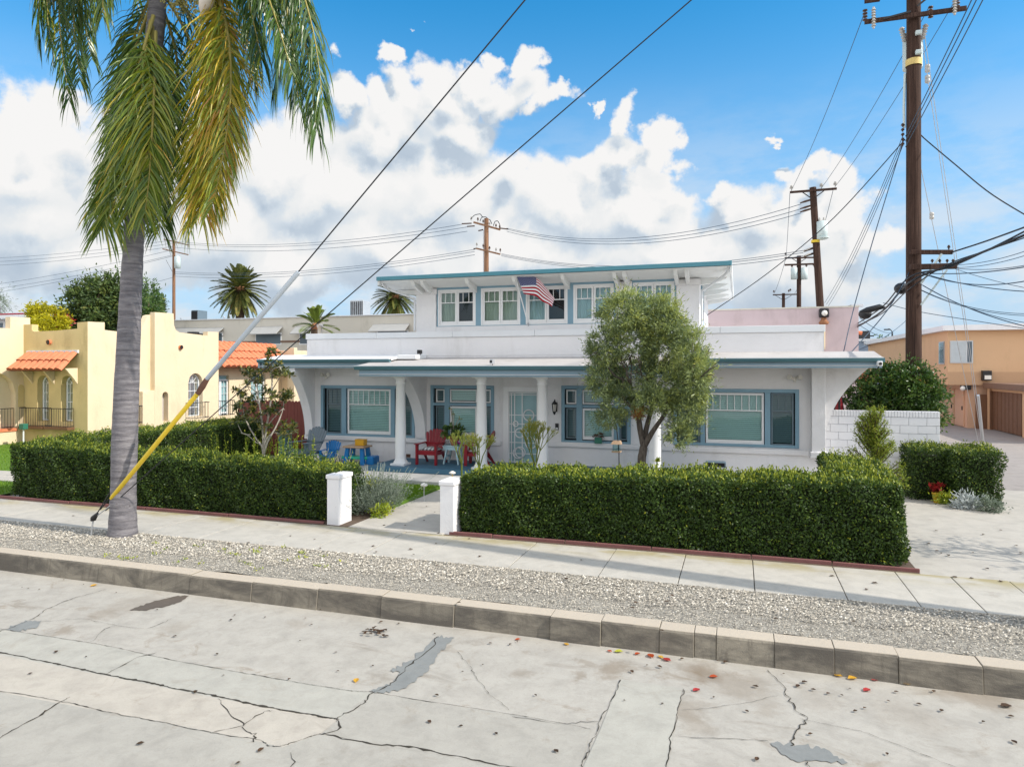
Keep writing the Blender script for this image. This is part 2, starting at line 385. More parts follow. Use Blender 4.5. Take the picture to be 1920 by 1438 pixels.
M['dark_leaf'] = leafmat('dark_tree_leaf', [(0,(.024,.055,.018)),(.5,(.065,.115,.028)),(.85,(.14,.18,.04)),(1,(.24,.24,.06))], .5, .25, .4)
M['bush_leaf'] = leafmat('bush_leaf', [(0,(.018,.055,.014)),(.5,(.05,.115,.022)),(.82,(.11,.19,.03)),(.94,(.22,.24,.045)),(1,(.34,.14,.05))], .36, .25, .5)
M['yellow_leaf'] = leafmat('yellow_tree_leaf', [(0,(.24,.25,.01)),(.5,(.46,.42,.012)),(1,(.64,.55,.02))], .5, .35, .3)
M['magnolia'] = leafmat('magnolia_leaf', [(0,(.03,.05,.012)),(.5,(.075,.10,.02)),(.8,(.16,.17,.03)),(1,(.30,.22,.05))], .33, .2, .55)
M['conifer'] = leafmat('juniper_leaf', [(0,(.05,.10,.018)),(.5,(.18,.25,.025)),(.85,(.36,.39,.035)),(1,(.46,.46,.06))], .55, .25, .3)
M['lavender'] = leafmat('lavender_leaf', [(0,(.09,.12,.09)),(.5,(.20,.25,.19)),(1,(.38,.42,.36))], .7, .2, .2)
M['euph'] = leafmat('pencil_stem', [(0,(.12,.17,.03)),(.6,(.26,.30,.05)),(1,(.42,.34,.07))], .5, .2, .3)
M['lime'] = leafmat('lime_leaf', [(0,(.16,.26,.02)),(.6,(.36,.42,.03)),(1,(.55,.52,.05))], .4, .3, .4)
M['redleaf'] = leafmat('poinsettia_leaf', [(0,(.22,.008,.012)),(1,(.50,.02,.03))], .45, .25, .4)
M['miller'] = leafmat('silver_leaf', [(0,(.38,.42,.42)),(1,(.66,.70,.70))], .8, .2, .2)
M['phoenix'] = leafmat('date_frond', [(0,(.025,.05,.018)),(.4,(.07,.10,.025)),(.75,(.20,.20,.05)),(1,(.34,.24,.07))], .5, .2, .4)
M['phoenix_green'] = leafmat('young_frond', [(0,(.06,.11,.015)),(.6,(.16,.22,.03)),(1,(.30,.34,.06))], .45, .3, .4)
M['fruit'] = paint('palm_fruit', (.30,.27,.08,1), .6, .3, 30)
M['spathe'] = paint('palm_spathe', (.62,.55,.47,1), .7, .15, 6)
M['deadleaf'] = leafmat('dead_leaf', [(0,(.045,.022,.015)),(.5,(.10,.045,.025)),(1,(.20,.085,.04))], .7, .15, .3)
M['orangeleaf'] = leafmat('orange_leaf', [(0,(.42,.055,.012)),(1,(.60,.13,.02))], .5, .25, .4)
M['yellowleaf'] = leafmat('yellow_leaf', [(0,(.62,.33,.02)),(1,(.75,.46,.08))], .5, .25, .4)
M['crimsonleaf'] = leafmat('crimson_leaf', [(0,(.32,.015,.02)),(1,(.50,.04,.04))], .5, .25, .4)
SKY_SAT, SKY_VAL, CLOUD_LUM, EXPOSURE = 1.20, 1.28, .78, 0.14
SKY_TINT = (.70,1.03,1.06)
CLOUDS = [(15,310,130,1.2),(115,235,72,1),(25,215,48,1),(190,210,44,1),(55,400,130,1.5),(240,340,120,1.3),(320,290,80,1),(420,430,130,1.6),
 (622,205,44,1),(612,110,26,1),(690,280,72,1.3),(775,215,52,1.2),(745,150,24,1),(868,115,36,1),(905,82,24,1),(978,100,34,1),(930,180,58,1),(850,250,66,1.4),(1050,176,22,2.4),(985,205,30,1.3),
 (545,320,90,1.3),(640,385,125,1.7),(830,380,120,1.6),(960,345,56,1.3),(1188,222,40,1),(1228,245,38,1),(1170,290,50,1.2),(1225,345,50,1),(1060,395,95,1.6),(1180,400,80,1.4),
 (1330,350,42,1),(1420,300,32,1),(1450,335,44,1),(1505,320,36,1),(1570,340,40,1),(1612,390,44,1),(1400,405,82,1.3),(1540,425,88,1.2),(1480,500,115,1.6),(1250,480,100,2),
 (760,470,120,2.2),(980,480,95,2.2),(560,490,90,2),(200,480,90,2),(1650,450,40,1.4),(905,140,58,1),(830,180,56,1.1),(965,155,50,1),(745,260,70,1.2),(1010,195,34,1.3),(1240,290,40,1),(690,215,44,1),(1120,330,56,1.3),(782,66,8,1),(1120,190,14,1),(1445,232,8,3)]
# ================================================================ THE SETTING
mb = MB(); mb._add([(-400,8.5,-.05),(400,8.5,-.05),(400,500,-.05),(-400,500,-.05)], [(0,1,2,3)])
struct('ground', mb, M['far_ground'])
SZ = -.28
mb = MB(); mb._add([(-300,-150,SZ),(300,-150,SZ),(300,8.42,SZ),(-300,8.42,SZ)], [(0,1,2,3)])
street = struct('street', mb, M['street'])
def S(px, py, dz=.004): return onZ(px, py, SZ+dz)
def sheet(name, px, m, dz, label=None):
    o = MB().poly([S(x, y, dz) for x, y in px][::-1]).build(name, m, street)
    if label: o['label'] = label
    return o
LA = [(-300,1128),(0,1178),(170,1205),(350,1242),(600,1285),(700,1298)]
LB = [(-300,1172),(0,1227),(200,1267),(400,1307),(635,1347)]
LCl = [(-300,1252),(0,1297),(175,1330),(325,1357),(475,1387),(530,1400),(600,1375)]
sheet('concrete_slab', LA+[(665,1322),(637,1348)]+LB[::-1][1:], M['street_new'], .004, 'smooth grey poured strip of paving')
sheet('concrete_slab', LB+[(600,1375)]+LCl[::-1][1:], M['street_cream'], .004, 'cream worn slab strip')
sheet('concrete_slab', LCl+[(700,1395),(800,1410),(960,1440),(1100,1560),(900,1900),(-800,1900),(-800,1400)], M['street_grey'], .004, 'grey rough slab in the near lane')
sheet('concrete_slab', [(700,1298),(960,1340),(1108,1366),(1088,1440),(1000,1650),(960,1440),(800,1410),(700,1395),(605,1374),(637,1348),(665,1322)], M['street_grey'], .005, 'grey slab between the two long joints')
sheet('concrete_slab', [(1163,1273),(1280,1290),(1266,1350),(1250,1440),(1225,1600),(1020,1600),(1092,1440),(1125,1368)], M['street_new'], .006, 'smooth grey rectangular utility patch')
def rough(px, amp=3, sub=9):
    out = []
    for i in range(len(px)):
        a = np.array(px[i], float); b = np.array(px[(i+1) % len(px)], float)
        d = b-a; L_ = np.hypot(*d); nn = np.array((-d[1],d[0]))/L_; am = min(amp, L_/sub*.55); m_ = max(2,min(sub,int(L_/4)))
        for k in range(m_): out.append(tuple(a+d*k/m_+nn*np.clip(RNG.normal(),-1.5,1.5)*am*(1 if k else .2)))
    return out
sheet('asphalt_patch', rough([(820,1192),(853,1195),(820,1225),(800,1260),(765,1285),(720,1300),(690,1295),(735,1280),(750,1260),(730,1257),(765,1240),(800,1210)], 2.5), M['asphalt'], .007, 'long ragged asphalt repair along a crack')
sheet('asphalt_patch', rough([(1445,1392),(1500,1395),(1545,1402),(1590,1428),(1500,1428),(1465,1412)], 3), M['asphalt'], .007, 'dark asphalt repair at the bottom edge')
sheet('asphalt_patch', rough([(8,1178),(40,1166),(78,1162),(70,1176),(30,1183)], 2), M['asphalt'], .007, 'small asphalt repair at the left')
sheet('damp_stain', rough([(243,1143),(290,1126),(330,1117),(355,1116),(340,1127),(310,1136),(270,1144)], .7), M['darkstain'], .007)
def crack(px, w, jit=2.0):
    P = np.array([S(x, y, .009)[:2] for x, y in px]); d = np.linalg.norm(np.diff(P, axis=0), axis=1).sum()
    n = max(6, int(d/.045)); Q = spline(np.c_[P, np.zeros(len(P))], n)[:, :2]
    wk = np.cumsum(RNG.normal(size=Q.shape),0); wk -= np.linspace(0,1,n)[:,None]*wk[-1]; Q = Q+wk*.0075*jit**1.3+RNG.normal(size=Q.shape)*.0035*jit
    T = np.gradient(Q, axis=0); T /= np.linalg.norm(T, axis=1)[:, None]+1e-9; Nn = np.c_[-T[:, 1], T[:, 0]]
    W = w*.62*(.25+.9*RNG.random(n)+.9*(RNG.random(n)>.9)); W[0] *= .3; W[-1] *= .3
    A = np.c_[Q+Nn*W[:, None]/2, np.full(n, SZ+.009)]; B = np.c_[Q-Nn*W[:, None]/2, np.full(n, SZ+.009)]
    m2 = MB(); m2.quads(np.stack([B[:-1], B[1:], A[1:], A[:-1]], 1)); m2.build('crack', M['crack'], street)
crack(LA, .010, .4); crack([(700,1298),(960,1340),(1108,1366)], .010, .4)
crack(LB, .035, .6); crack(LCl, .012, .7); crack([(600,1375),(700,1395),(800,1410),(960,1440),(1060,1462)], .03, 1)
crack([(635,1347),(640,1365),(605,1374)], .04, 1.6); crack([(635,1347),(665,1322),(690,1297),(735,1278),(770,1245),(810,1205),(822,1192)], .022, 1.8)
crack([(0,1182),(60,1160),(105,1133),(150,1117),(200,1104)], .016, 1.4)
crack([(78,1164),(160,1161),(215,1172),(275,1178),(325,1158)], .008, 1.2); crack([(172,1202),(192,1182),(214,1172)], .010, 1.2)
crack([(0,1383),(60,1345),(133,1306)], .030, 1.2); crack([(200,1264),(245,1240),(295,1222)], .016, 1.2)
crack([(405,1308),(440,1345),(465,1375),(470,1388)], .016, 2); crack([(400,1373),(450,1360),(490,1338),(512,1330)], .012, 2)
crack([(536,1410),(548,1425),(542,1440)], .02, 2)
crack([(1163,1273),(1125,1368),(1092,1440)], .016, 1); crack([(1280,1290),(1266,1355),(1250,1440)], .016, 1)
crack([(1436,1253),(1465,1298),(1492,1335),(1500,1355),(1485,1380),(1478,1395)], .022, 2)
crack([(1270,1378),(1360,1382),(1440,1388)], .012, 1); crack([(1500,1346),(1600,1370),(1680,1395),(1800,1440)], .008, 1)
crack([(1280,1330),(1350,1322),(1460,1302)], .007, 1); crack([(860,1220),(890,1255),(920,1300),(955,1330)], .007, 1.2)
crack([(960,1342),(1040,1355),(1075,1357),(1128,1352)], .010, 1.3); crack([(1510,1425),(1520,1440),(1600,1470)], .02, 1.2)
# kerb blocks
mb = MB(); xs = [-60,-50,-40,-34,-30,-26,-22,-18,-15.4,-13.1,-11.13,-9.6,-7.81,-6.7,-5.6,-4.6,-3.53,-2.23,-1.59,-.89,-.49,-.24,.39,1.01,1.64,2.42,3.4,4.6,6,8,11,15,20,30,45,60]
for a, b in zip(xs[:-1], xs[1:]):
    dy = RNG.normal()*.008; dz = RNG.normal()*.004
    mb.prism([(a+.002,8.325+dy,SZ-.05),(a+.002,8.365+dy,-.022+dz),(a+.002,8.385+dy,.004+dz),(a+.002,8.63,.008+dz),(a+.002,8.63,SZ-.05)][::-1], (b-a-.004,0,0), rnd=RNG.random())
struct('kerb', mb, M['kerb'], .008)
mb = MB(); mb.box(-60,60,8.40,8.60,-.3,-.012); struct('kerb_joint_fill', mb, M['joint'])
# gravel verge
mb = MB(); G = np.array([[(x, y, .0+.012*sin(x*3.1+y*5)+.01*sin(x*7.3-y*9)) for y in np.linspace(8.62,10.14,9)] for x in np.linspace(-45,30,220)])
mb.grid(G); struct('gravel_strip', mb, M['gravel_bed'])
n = 42000; px_ = RNG.random(n); X = -17+px_*22; Yv = 8.62+RNG.random(n)*1.51
big = RNG.random(n)**2.4*.010+.0065; near = (Yv > 9.15)*.4+.8; R = big*near
dirs = np.array([(1,0,0),(0,1,0),(-1,0,0),(0,-1,0),(0,0,1),(0,0,-1)], float)
A = RNG.random(n)*6.283; V = np.zeros((n,6,3))
for k in range(6):
    sc = R*(.75+.6*RNG.random(n))
    V[:,k,0] = X+sc*(dirs[k,0]*np.cos(A)-dirs[k,1]*np.sin(A)); V[:,k,1] = Yv+sc*(dirs[k,0]*np.sin(A)+dirs[k,1]*np.cos(A)); V[:,k,2] = .012+R*.5+dirs[k,2]*sc*.65
tri = np.array([(0,1,4),(1,2,4),(2,3,4),(3,0,4)]); mb = MB()
mb.v.append(V.reshape(-1,3)); mb.n = 6*n; mb.loops.append((tri[None]+np.arange(n)[:,None,None]*6).ravel()); mb.tot.append(np.full(4*n,3)); mb.mi.append(np.zeros(4*n)); mb.sm.append(np.zeros(4*n))
mb.rn.append(np.repeat(np.clip(RNG.beta(1.5,1.7,n)+(Yv>9.35)*.08,0,1),4))
g = mb.build('gravel', M['stone']); tag(g, 'loose grey and white gravel covering the verge behind the kerb', 'gravel', kind='stuff')
# sidewalk slabs
mb = MB(); js = [-45,-35,-27,-21,-19,-17.23,-15.9,-14.55,-13.2,-11.9,-10.6,-9.3,-8.0,-6.9,-5.93,-4.89,-3.38,-1.97,-.82,.22,1.39,2.25,2.98,3.72,4.6,5.6,6.6,8,10,14,20]
for a, b in zip(js[:-1], js[1:]): mb.box(a+.006,b-.006,10.12,11.74,-.06,.022+RNG.normal()*.002)
struct('sidewalk', mb, M['sidewalk'], .006)
mb = MB(); mb.box(-45,20,10.14,11.73,-.08,.008); struct('sidewalk_joint_fill', mb, M['joint'])
# front walk, lawns, bed, apron, driveway, alley
mb = MB(); mb.box(-7.18,-5.2,11.75,13.9,-.06,.03); mb.box(-7.18,-5.2,13.91,16.1,-.06,.03); struct('front_path', mb, M['driveway'], .006)
mb = MB(); mb.box(-16.0,-7.2,11.76,16.15,-.05,.012); mb.box(-5.18,2.6,11.76,16.15,-.05,.012); struct('planting_bed', mb, M['soil'])
mb = MB(); mb.box(-12.5,-7.185,13.6,16.155,-.02,.09); struct('front_lawn', mb, M['lawn'])
mb = MB(); mb._add([(-40,12.0,.012),(-17.1,12.0,.012),(-17.1,21,.012),(-40,21,.012)],[(0,1,2,3)]); struct('neighbour_lawn', mb, M['lawn'])
mb = MB(); mb.box(-40,-17.3,13.6,14.9,-.03,.04); struct('neighbour_path', mb, M['driveway'])
mb = MB(); mb._add([(-24.6,21,.02),(-14.3,21,.02),(-14.3,44,.02),(-24.6,44,.02)],[(0,1,2,3)]); struct('side_yard', mb, M['soil'])
mb = MB(); mb.box(-14.2,-1.2,16.16,19.3,-.1,.20); struct('porch_apron', mb, M['apron'], .01)
mb = MB(); mb.box(2.6,9.5,11.75,14.7,-.05,.014); mb.box(2.6,9.5,14.71,17.6,-.05,.014); mb.box(2.7,9.5,17.61,20.5,-.05,.014); struct('driveway', mb, M['driveway'], .005)
mb = MB(); mb._add([(2.6,20.5,.006),(16,20.5,.006),(16,90,.006),(2.6,90,.006)],[(0,1,2,3)]); struct('alley', mb, M['alley'])
mb = MB(); mb._add([(9.5,10.2,.005),(40,10.2,.005),(40,20.5,.005),(9.5,20.5,.005)],[(0,1,2,3)]); struct('corner_lot', mb, M['driveway'])
def blades(name, x0, x1, y0, y1, z, n, h, label):
    P = np.c_[x0+RNG.random(n)*(x1-x0), y0+RNG.random(n)*(y1-y0), np.full(n, z)]
    D = unit(n)*.5+(0,0,1); m2 = MB(); m2.leaves(P, D, unit(n), h*(.6+.8*RNG.random(n)), .012)
    tag(m2.build(name, M['grass']), label, 'grass', kind='stuff')
blades('grass', -11.5,-7.2,13.62,16.14,.09, 26000, .05, 'short bright green lawn beside the front path')
blades('grass', -30,-17.1,12.05,13.58,.01, 12000, .06, 'near strip of neighbour lawn by the sidewalk')
blades('grass', -34,-17.1,14.92,20.8,.01, 24000, .06, 'neighbour lawn in front of the yellow stucco house')
# ================================================================ THE WHITE HOUSE
WY = 19.2; HX0, HX1 = -13.25, 2.08
house = thing('house', 'long white stucco two-storey house with blue window trim and a columned porch', 'house', (-5.6, WY, 0))
def wall_open(mb, x0, x1, z0, z1, y, ops, depth=.16, mi=0):
    """front wall (facing -Y) at y with rectangular holes and their reveals"""
    xs = sorted({x0, x1, *[v for o in ops for v in o[:2]]}); zs = sorted({z0, z1, *[v for o in ops for v in o[2:4]]})
    for a, b in zip(xs[:-1], xs[1:]):
        for c, d in zip(zs[:-1], zs[1:]):
            mx, mz = (a+b)/2, (c+d)/2
            if any(o[0] < mx < o[1] and o[2] < mz < o[3] for o in ops): continue
            mb._add([(a,y,c),(b,y,c),(b,y,d),(a,y,d)], [(0,1,2,3)], mi)
    for (a, b, c, d) in [o[:4] for o in ops]:
        e = y+depth
        mb._add([(a,y,c),(a,y,d),(a,e,d),(a,e,c)], [(0,1,2,3)], mi); mb._add([(b,y,c),(b,e,c),(b,e,d),(b,y,d)], [(0,1,2,3)], mi)
        mb._add([(a,y,c),(a,e,c),(b,e,c),(b,y,c)], [(0,1,2,3)], mi); mb._add([(a,y,d),(b,y,d),(b,e,d),(a,e,d)], [(0,1,2,3)], mi)
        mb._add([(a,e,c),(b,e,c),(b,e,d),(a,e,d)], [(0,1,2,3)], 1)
W1 = (-12.70,-9.42,.97,2.53); W2 = (-8.85,-6.85,.99,2.56); W3 = (-4.77,-2.84,1.0,2.58); W4 = (-1.65,1.47,1.05,2.53); DR = (-6.51,-5.38,.34,2.53)
mb = MB(); wall_open(mb, HX0, HX1, .0, 3.46, WY, [W1, W2, W3, W4, DR])
mb.box(HX0, HX1, WY+.30, 33.0, 0, 4.02)                                        # body behind the front wall
mb._add([(HX0,WY,0),(HX0,WY,4.0),(HX0,WY+.3,4.0),(HX0,WY+.3,0)],[(0,1,2,3)]); mb._add([(HX1,WY,0),(HX1,WY+.3,0),(HX1,WY+.3,4.0),(HX1,WY,4.0)],[(0,1,2,3)])
mb.build('wall', [M['white'], M['dark_in']], house)
mb = MB()                                                                       # parapet with its coping
mb.box(HX0, HX1, WY+.002, WY+.24, 3.46, 4.02)
mb.build('parapet', M['white'], house, bevel=.012)
mb = MB()
for a, b in zip(np.linspace(HX0-.03, HX1+.03, 7)[:-1], np.linspace(HX0-.03, HX1+.03, 7)[1:]):
    mb.box(a+.003, b-.003, WY-.035, WY+.30, 4.022, 4.20)
mb.box(HX1-.25, HX1+.031, WY+.302, 33, 4.022, 4.20); mb.box(HX0-.031, HX0+.25, WY+.302, 33, 4.022, 4.20)
mb.build('coping', M['flash'], house, bevel=.01)
mb = MB(); mb.box(HX0+.26, HX1-.26, WY+.31, 32.9, 4.03, 4.06); mb.build('flat_roof', M['roof_white'], house)
mb = MB(); mb.box(HX0-.05, -6.60, WY-.075, WY-.002, .82, .955); mb.box(-5.29, HX1+.03, WY-.075, WY-.002, .86, .995); mb.build('water_table', M['white'], house, bevel=.015)
mb = MB(); mb.box(-9.85,-9.55, WY-.012, WY-.001, .36, .46); mb.build('vent', M['rust'], house)
# ---- eaves: wing roofs and the lower porch roof
def shed(name, x0, x1, ye, ze, zt, fz, gut, back=WY, lip=.0, gx=(0,0), mt='roof'):
    mb = MB(); P = [(x0,ye,ze),(x1,ye,ze),(x1,back,zt),(x0,back,zt)]
    Q = [(x,y,z-.05) for x,y,z in P]
    mb._add(P+Q, [(0,1,2,3),(7,6,5,4),(0,4,5,1),(1,5,6,2),(3,7,4,0)])
    r = mb.build(name, M[mt], house)
    mb = MB(); mb.box(x0+.02, x1-.02, ye+.05, back-.003, fz+.05, fz+.065); mb.build('soffit', M['white'], house)
    mb = MB(); mb.box(x0+.10, x1-.10, ye+.075, ye+.125, fz, ze-.055); mb.build('fascia', M['bluegrey'], house, bevel=.006)
    mb = MB()                                                                    # rolled gutter profile
    pr = [(ye+.07,ze-gut),(ye+.005,ze-gut),(ye-.035,ze-gut+.02),(ye-.05,ze-.035),(ye-.065,ze-.03),(ye-.065,ze-.008),(ye+.07,ze-.008)]
    mb.prism([(x0,y,z) for y,z in pr], (x1-x0,0,0)); mb.build('gutter', M['teal'], house)
    mb = MB(); mb.box(x0, x1, ye-.05, ye+.10, ze-.004, ze+.012); mb.build('drip_edge', M['roof_white'], house)
    return r
shed('wing_roof', -14.22, -9.62, 18.0, 3.36, 3.52, 3.10, .10, mt='roof_white')
shed('wing_roof', -1.05, 3.22, 18.0, 3.34, 3.52, 3.10, .10, mt='roof')
shed('porch_roof', -10.27, -.86, 17.15, 3.155, 3.42, 2.865, .11)
mb = MB(); mb.box(-14.2,-13.27,WY+.0,33,3.30,3.42); mb.build('side_eave', M['roof_white'], house)
mb = MB(); mb.box(-14.24,-14.18,18.05,33,3.10,3.33); mb.build('fascia', M['bluegrey'], house)
mb = MB(); mb.box(2.10,3.16,WY+.0,33,3.28,3.40); mb.build('side_eave', M['roof'], house)
mb = MB(); mb.box(3.14,3.20,18.06,33,3.10,3.30); mb.build('fascia', M['bluegrey'], house)
mb = MB(); mb.box(3.20,3.25,17.98,33,3.24,3.335); mb.build('gutter', M['teal'], house)
mb = MB(); mb.box(-9.62,-9.0,18.45,19.19,3.36,3.49); mb.build('roof_vent', M['roof_white'], house, bevel=.02)
# ---- flared brackets
def bracket(pts_yz, x0, x1, name='bracket'):
    mb = MB(); mb.prism([(x0,y,z) for y,z in pts_yz], (x1-x0,0,0)); mb.build(name, M['white'], house, bevel=.01)
def curve(y0, z0, y1, z1, n=12, p=2.0):
    """from (y0,z0) at the foot to (y1,z1) at the head, steep below and flaring out above"""
    return [(y0+(y1-y0)*t**p, z0+(z1-z0)*t) for t in np.linspace(0,1,n)]
bracket(curve(WY-.12,.96,18.12,3.06)+[(18.12,3.115),(WY+.02,3.115),(WY+.02,.96)], HX0, HX0+.30)
bracket(curve(WY-.10,.96,17.85,2.86,p=2.2)+[(17.85,2.90),(WY+.02,2.90),(WY+.02,.96)], -9.34, -9.0)
bracket([(WY-.36,.96),(WY-.36,3.115),(WY+.02,3.115),(WY+.02,.96)], 1.76, 2.075, 'corner_pilaster')
mb = MB(); mb.box(1.72,2.13,WY-.42,WY-.005,.84,1.0); mb.build('pilaster_base', M['white'], house, bevel=.02)
mb = MB(); mb.box(HX0-.03,HX0+.33,18.10,18.26,2.93,3.05); mb.build('bracket_cap', M['white'], house, bevel=.01)
for sgn, xw, xo, nm in ((1, HX1, 3.10, 0), (-1, HX0, -14.12, 0)):
    c = [(xw+(xo-xw)*t**2.3, .95+(3.10-.95)*t) for t in np.linspace(0,1,16)]
    mb = MB(); P = [(x, WY+.004, z) for x, z in c]+[(xw, WY+.004, 3.10)]
    if sgn < 0: P = P[::-1]
    mb.prism(P, (0,.34,0))
    mb.build('flared_buttress', M['white'], house)
# ---- porch floor and columns
mb = MB(); mb.box(-9.92,-1.3,17.28,19.195,.205,.345); mb.build('porch_floor', M['porch'], house, bevel=.012)
mb = MB(); mb.box(-1.29,2.4,18.6,19.19,.0,.30); mb.build('foundation', M['white'], house)
for x in (-9.14,-6.68,-4.95,-2.0):
    mb = MB(); c = (x,17.75,.345)
    mb.box(x-.22,x+.22,17.53,17.97,.346,.40)
    mb.lathe([(.21,.056),(.20,.09),(.165,.14),(.155,.2),(.152,.9),(.128,2.30),(.15,2.31),(.15,2.345),(.13,2.36),(.135,2.42),(.19,2.48)], c, 28)
    mb.box(x-.21,x+.21,17.54,17.96,2.826,2.872)
    mb.build('column', M['white_trim'], house)
mb = MB(); mb.box(-10.0,-.95,17.58,17.92,2.873,2.92); mb.build('porch_beam', M['white'], house)
# ---- windows
def window(parent, op, y, units, casing=.075, cm='blue', proud=.03, bars=()):
    """one framed window: blue casing with mullions; each unit (x0,x1,z0,z1,kind)"""
    x0, x1, z0, z1 = op
    mb = MB(); f, bk = y-proud, y+.07
    mb.box(x0-.02, x0+casing, f, bk, z0-.02, z1+.02); mb.box(x1-casing, x1+.02, f, bk, z0-.02, z1+.02)
    mb.box(x0+casing, x1-casing, f, bk, z1-casing, z1+.02); mb.box(x0+casing, x1-casing, f+.004, bk, z0-.02, z0+casing*.7)
    for (a, b, c, d) in bars: mb.box(a, b, f+.006, bk, c, d)
    w = mb.build('window', M[cm], parent, bevel=.005)
    for (a, b, c, d, kind) in units:
        dark = 'dark' in kind; sm = 'screen' if 'grey' in kind else 'white_trim'
        s = .055 if 'wide' in kind else .035
        mb = MB(); g0, g1 = y+.012, y+.05
        mb.box(a, a+s, g0, g1, c, d); mb.box(b-s, b, g0, g1, c, d); mb.box(a+s, b-s, g0+.001, g1, d-s, d); mb.box(a+s, b-s, g0+.001, g1, c, c+s*(1.8 if 'wide' in kind else 1))
        if 'munt' in kind:
            nmu = int(kind.split('munt')[1][0]); zt = d-(d-c)*.345
            mb.box(a+s, b-s, g0+.004, g1-.01, zt-.014, zt+.014)
            for k in range(1, nmu+1):
                xx = a+(b-a)*k/(nmu+1); mb.box(xx-.009, xx+.009, g0+.006, g1-.012, zt+.014, d-s)
        mb.build('sash', M[sm], w)
        MB()._add([(a+s*.5,y+.034,c+s*.5),(b-s*.5,y+.034,c+s*.5),(b-s*.5,y+.034,d-s*.5),(a+s*.5,y+.034,d-s*.5)], [(0,1,2,3)]).build('pane', M['glass'], w)
        if 'curt' in kind:
            xs_ = np.linspace(a+.01, b-.01, 40); ph = RNG.random()*6
            G = [[(x, y+.105+.012*sin(x*70+ph)+.008*sin(x*31), z) for z in (c+.02, d-.02)] for x in xs_]
            if 'half' in kind: G = G[:18]
            MB().grid(G).build('curtain', M['curtain_white' if 'sheer' in kind else 'curtain'], w)
        elif 'bare' not in kind:
            m2 = MB(); zz = c+.06
            while zz < d-.03:
                m2._add([(a+.02,y+.082,zz),(b-.02,y+.082,zz),(b-.02,y+.102,zz+.044),(a+.02,y+.102,zz+.044)], [(0,1,2,3)]); zz += .052
            m2.box(a+.02, b-.02, y+.08, y+.11, d-.035, d-.01)
            m2.build('blind', M['blind_dark' if dark else 'blind'], w)
    return w
window(house, W1, WY, [(-12.52,-11.98,1.03,2.44,'greydarkmunt2'),(-11.76,-10.24,1.03,2.44,'widemunt7'),(-10.06,-9.52,1.03,2.44,'greydarkmunt2')],
       bars=[(-11.96,-11.80,1.0,2.46),(-10.22,-10.08,1.0,2.46)])
window(house, W4, WY, [(-1.52,-.98,1.10,2.44,'greydarkmunt2'),(-.82,.64,1.10,2.44,'widemunt7'),(.82,1.36,1.10,2.44,'greydarkmunt2')],
       bars=[(-.96,-.84,1.08,2.46),(.66,.80,1.08,2.46)])
for op, L, Ct, R in ((W2,(-8.70,-8.42),(-8.24,-7.38),(-7.20,-6.94)),(W3,(-4.65,-4.36),(-4.18,-3.30),(-3.12,-2.92))):
    z0, z1 = op[2], op[3]; zm = z0+1.0
    window(house, op, WY, [(*L,z0+.10,zm-.04,'grey dark'),(*L,zm+.08,z1-.10,'dark'),(*Ct,z0+.08,zm-.04,'wide'),(*Ct,zm+.08,z1-.10,'x'),(*R,z0+.10,zm-.04,'grey dark'),(*R,zm+.08,z1-.10,'dark')],
           bars=[(L[1]+.01,Ct[0]-.01,z0,z1),(Ct[1]+.01,R[0]-.01,z0,z1),(op[0]+.07,L[1]+.009,zm-.02,zm+.06),(Ct[0]-.008,Ct[1]+.008,zm-.02,zm+.06),(R[0]-.009,op[1]-.07,zm-.02,zm+.06)])
# ---- front door: white frame, mint door behind a security gate of bars and rings
mb = MB(); x0, x1, z0, z1 = DR
mb.box(x0-.03,x0+.13,WY-.03,WY+.08,z0,z1+.03); mb.box(x1-.13,x1+.03,WY-.03,WY+.08,z0,z1+.03); mb.box(x0+.13,x1-.13,WY-.03,WY+.08,z1-.13,z1+.03)
door = mb.build('door_frame', M['white_trim'], house, bevel=.006)
mint = paint('door_mint', (.30,.47,.50,1), .5, .05)
MB().box(x0+.13,x1-.13,WY+.085,WY+.12,z0,z1-.13).build('door_leaf', mint, door)
mb = MB(); yb = WY+.02; a, b, c, d = x0+.14, x1-.14, z0+.03, z1-.16
def vb(x): mb.box(x-.013,x+.013,yb-.008,yb+.008,c,d)
def hb(z, p=a, q=b): mb.box(p,q,yb-.006,yb+.006,z-.012,z+.012)
def ring(x, z, r):
    P = [(x+r*cos(t),yb-.01,z+r*sin(t)) for t in np.linspace(0,2*pi,33)]; mb.tube(P,.017,6,cap=False)
for x in (a,a+.07,a+.17,a+.40,b): vb(x)
for z in (c,d,c+.24,c+.56,c+.86,c+1.10,c+1.36,d-.05): hb(z)
for x, z, r in ((a+.28,c+.25,.155),(a+.34,c+.28,.15),(a+.33,c+.84,.135),(a+.20,c+1.10,.075),(a+.60,c+1.36,.155),(a+.66,c+.56,.16)): ring(x,z,r)
mb.build('security_gate', M['white_trim'], door)
mb = MB(); mb.ball((b-.05,WY-.02,c+.95),.03); mb.box(b-.07,b-.03,WY-.015,WY+.01,c+.88,c+1.02); mb.build('door_handle', M['steel'], door)
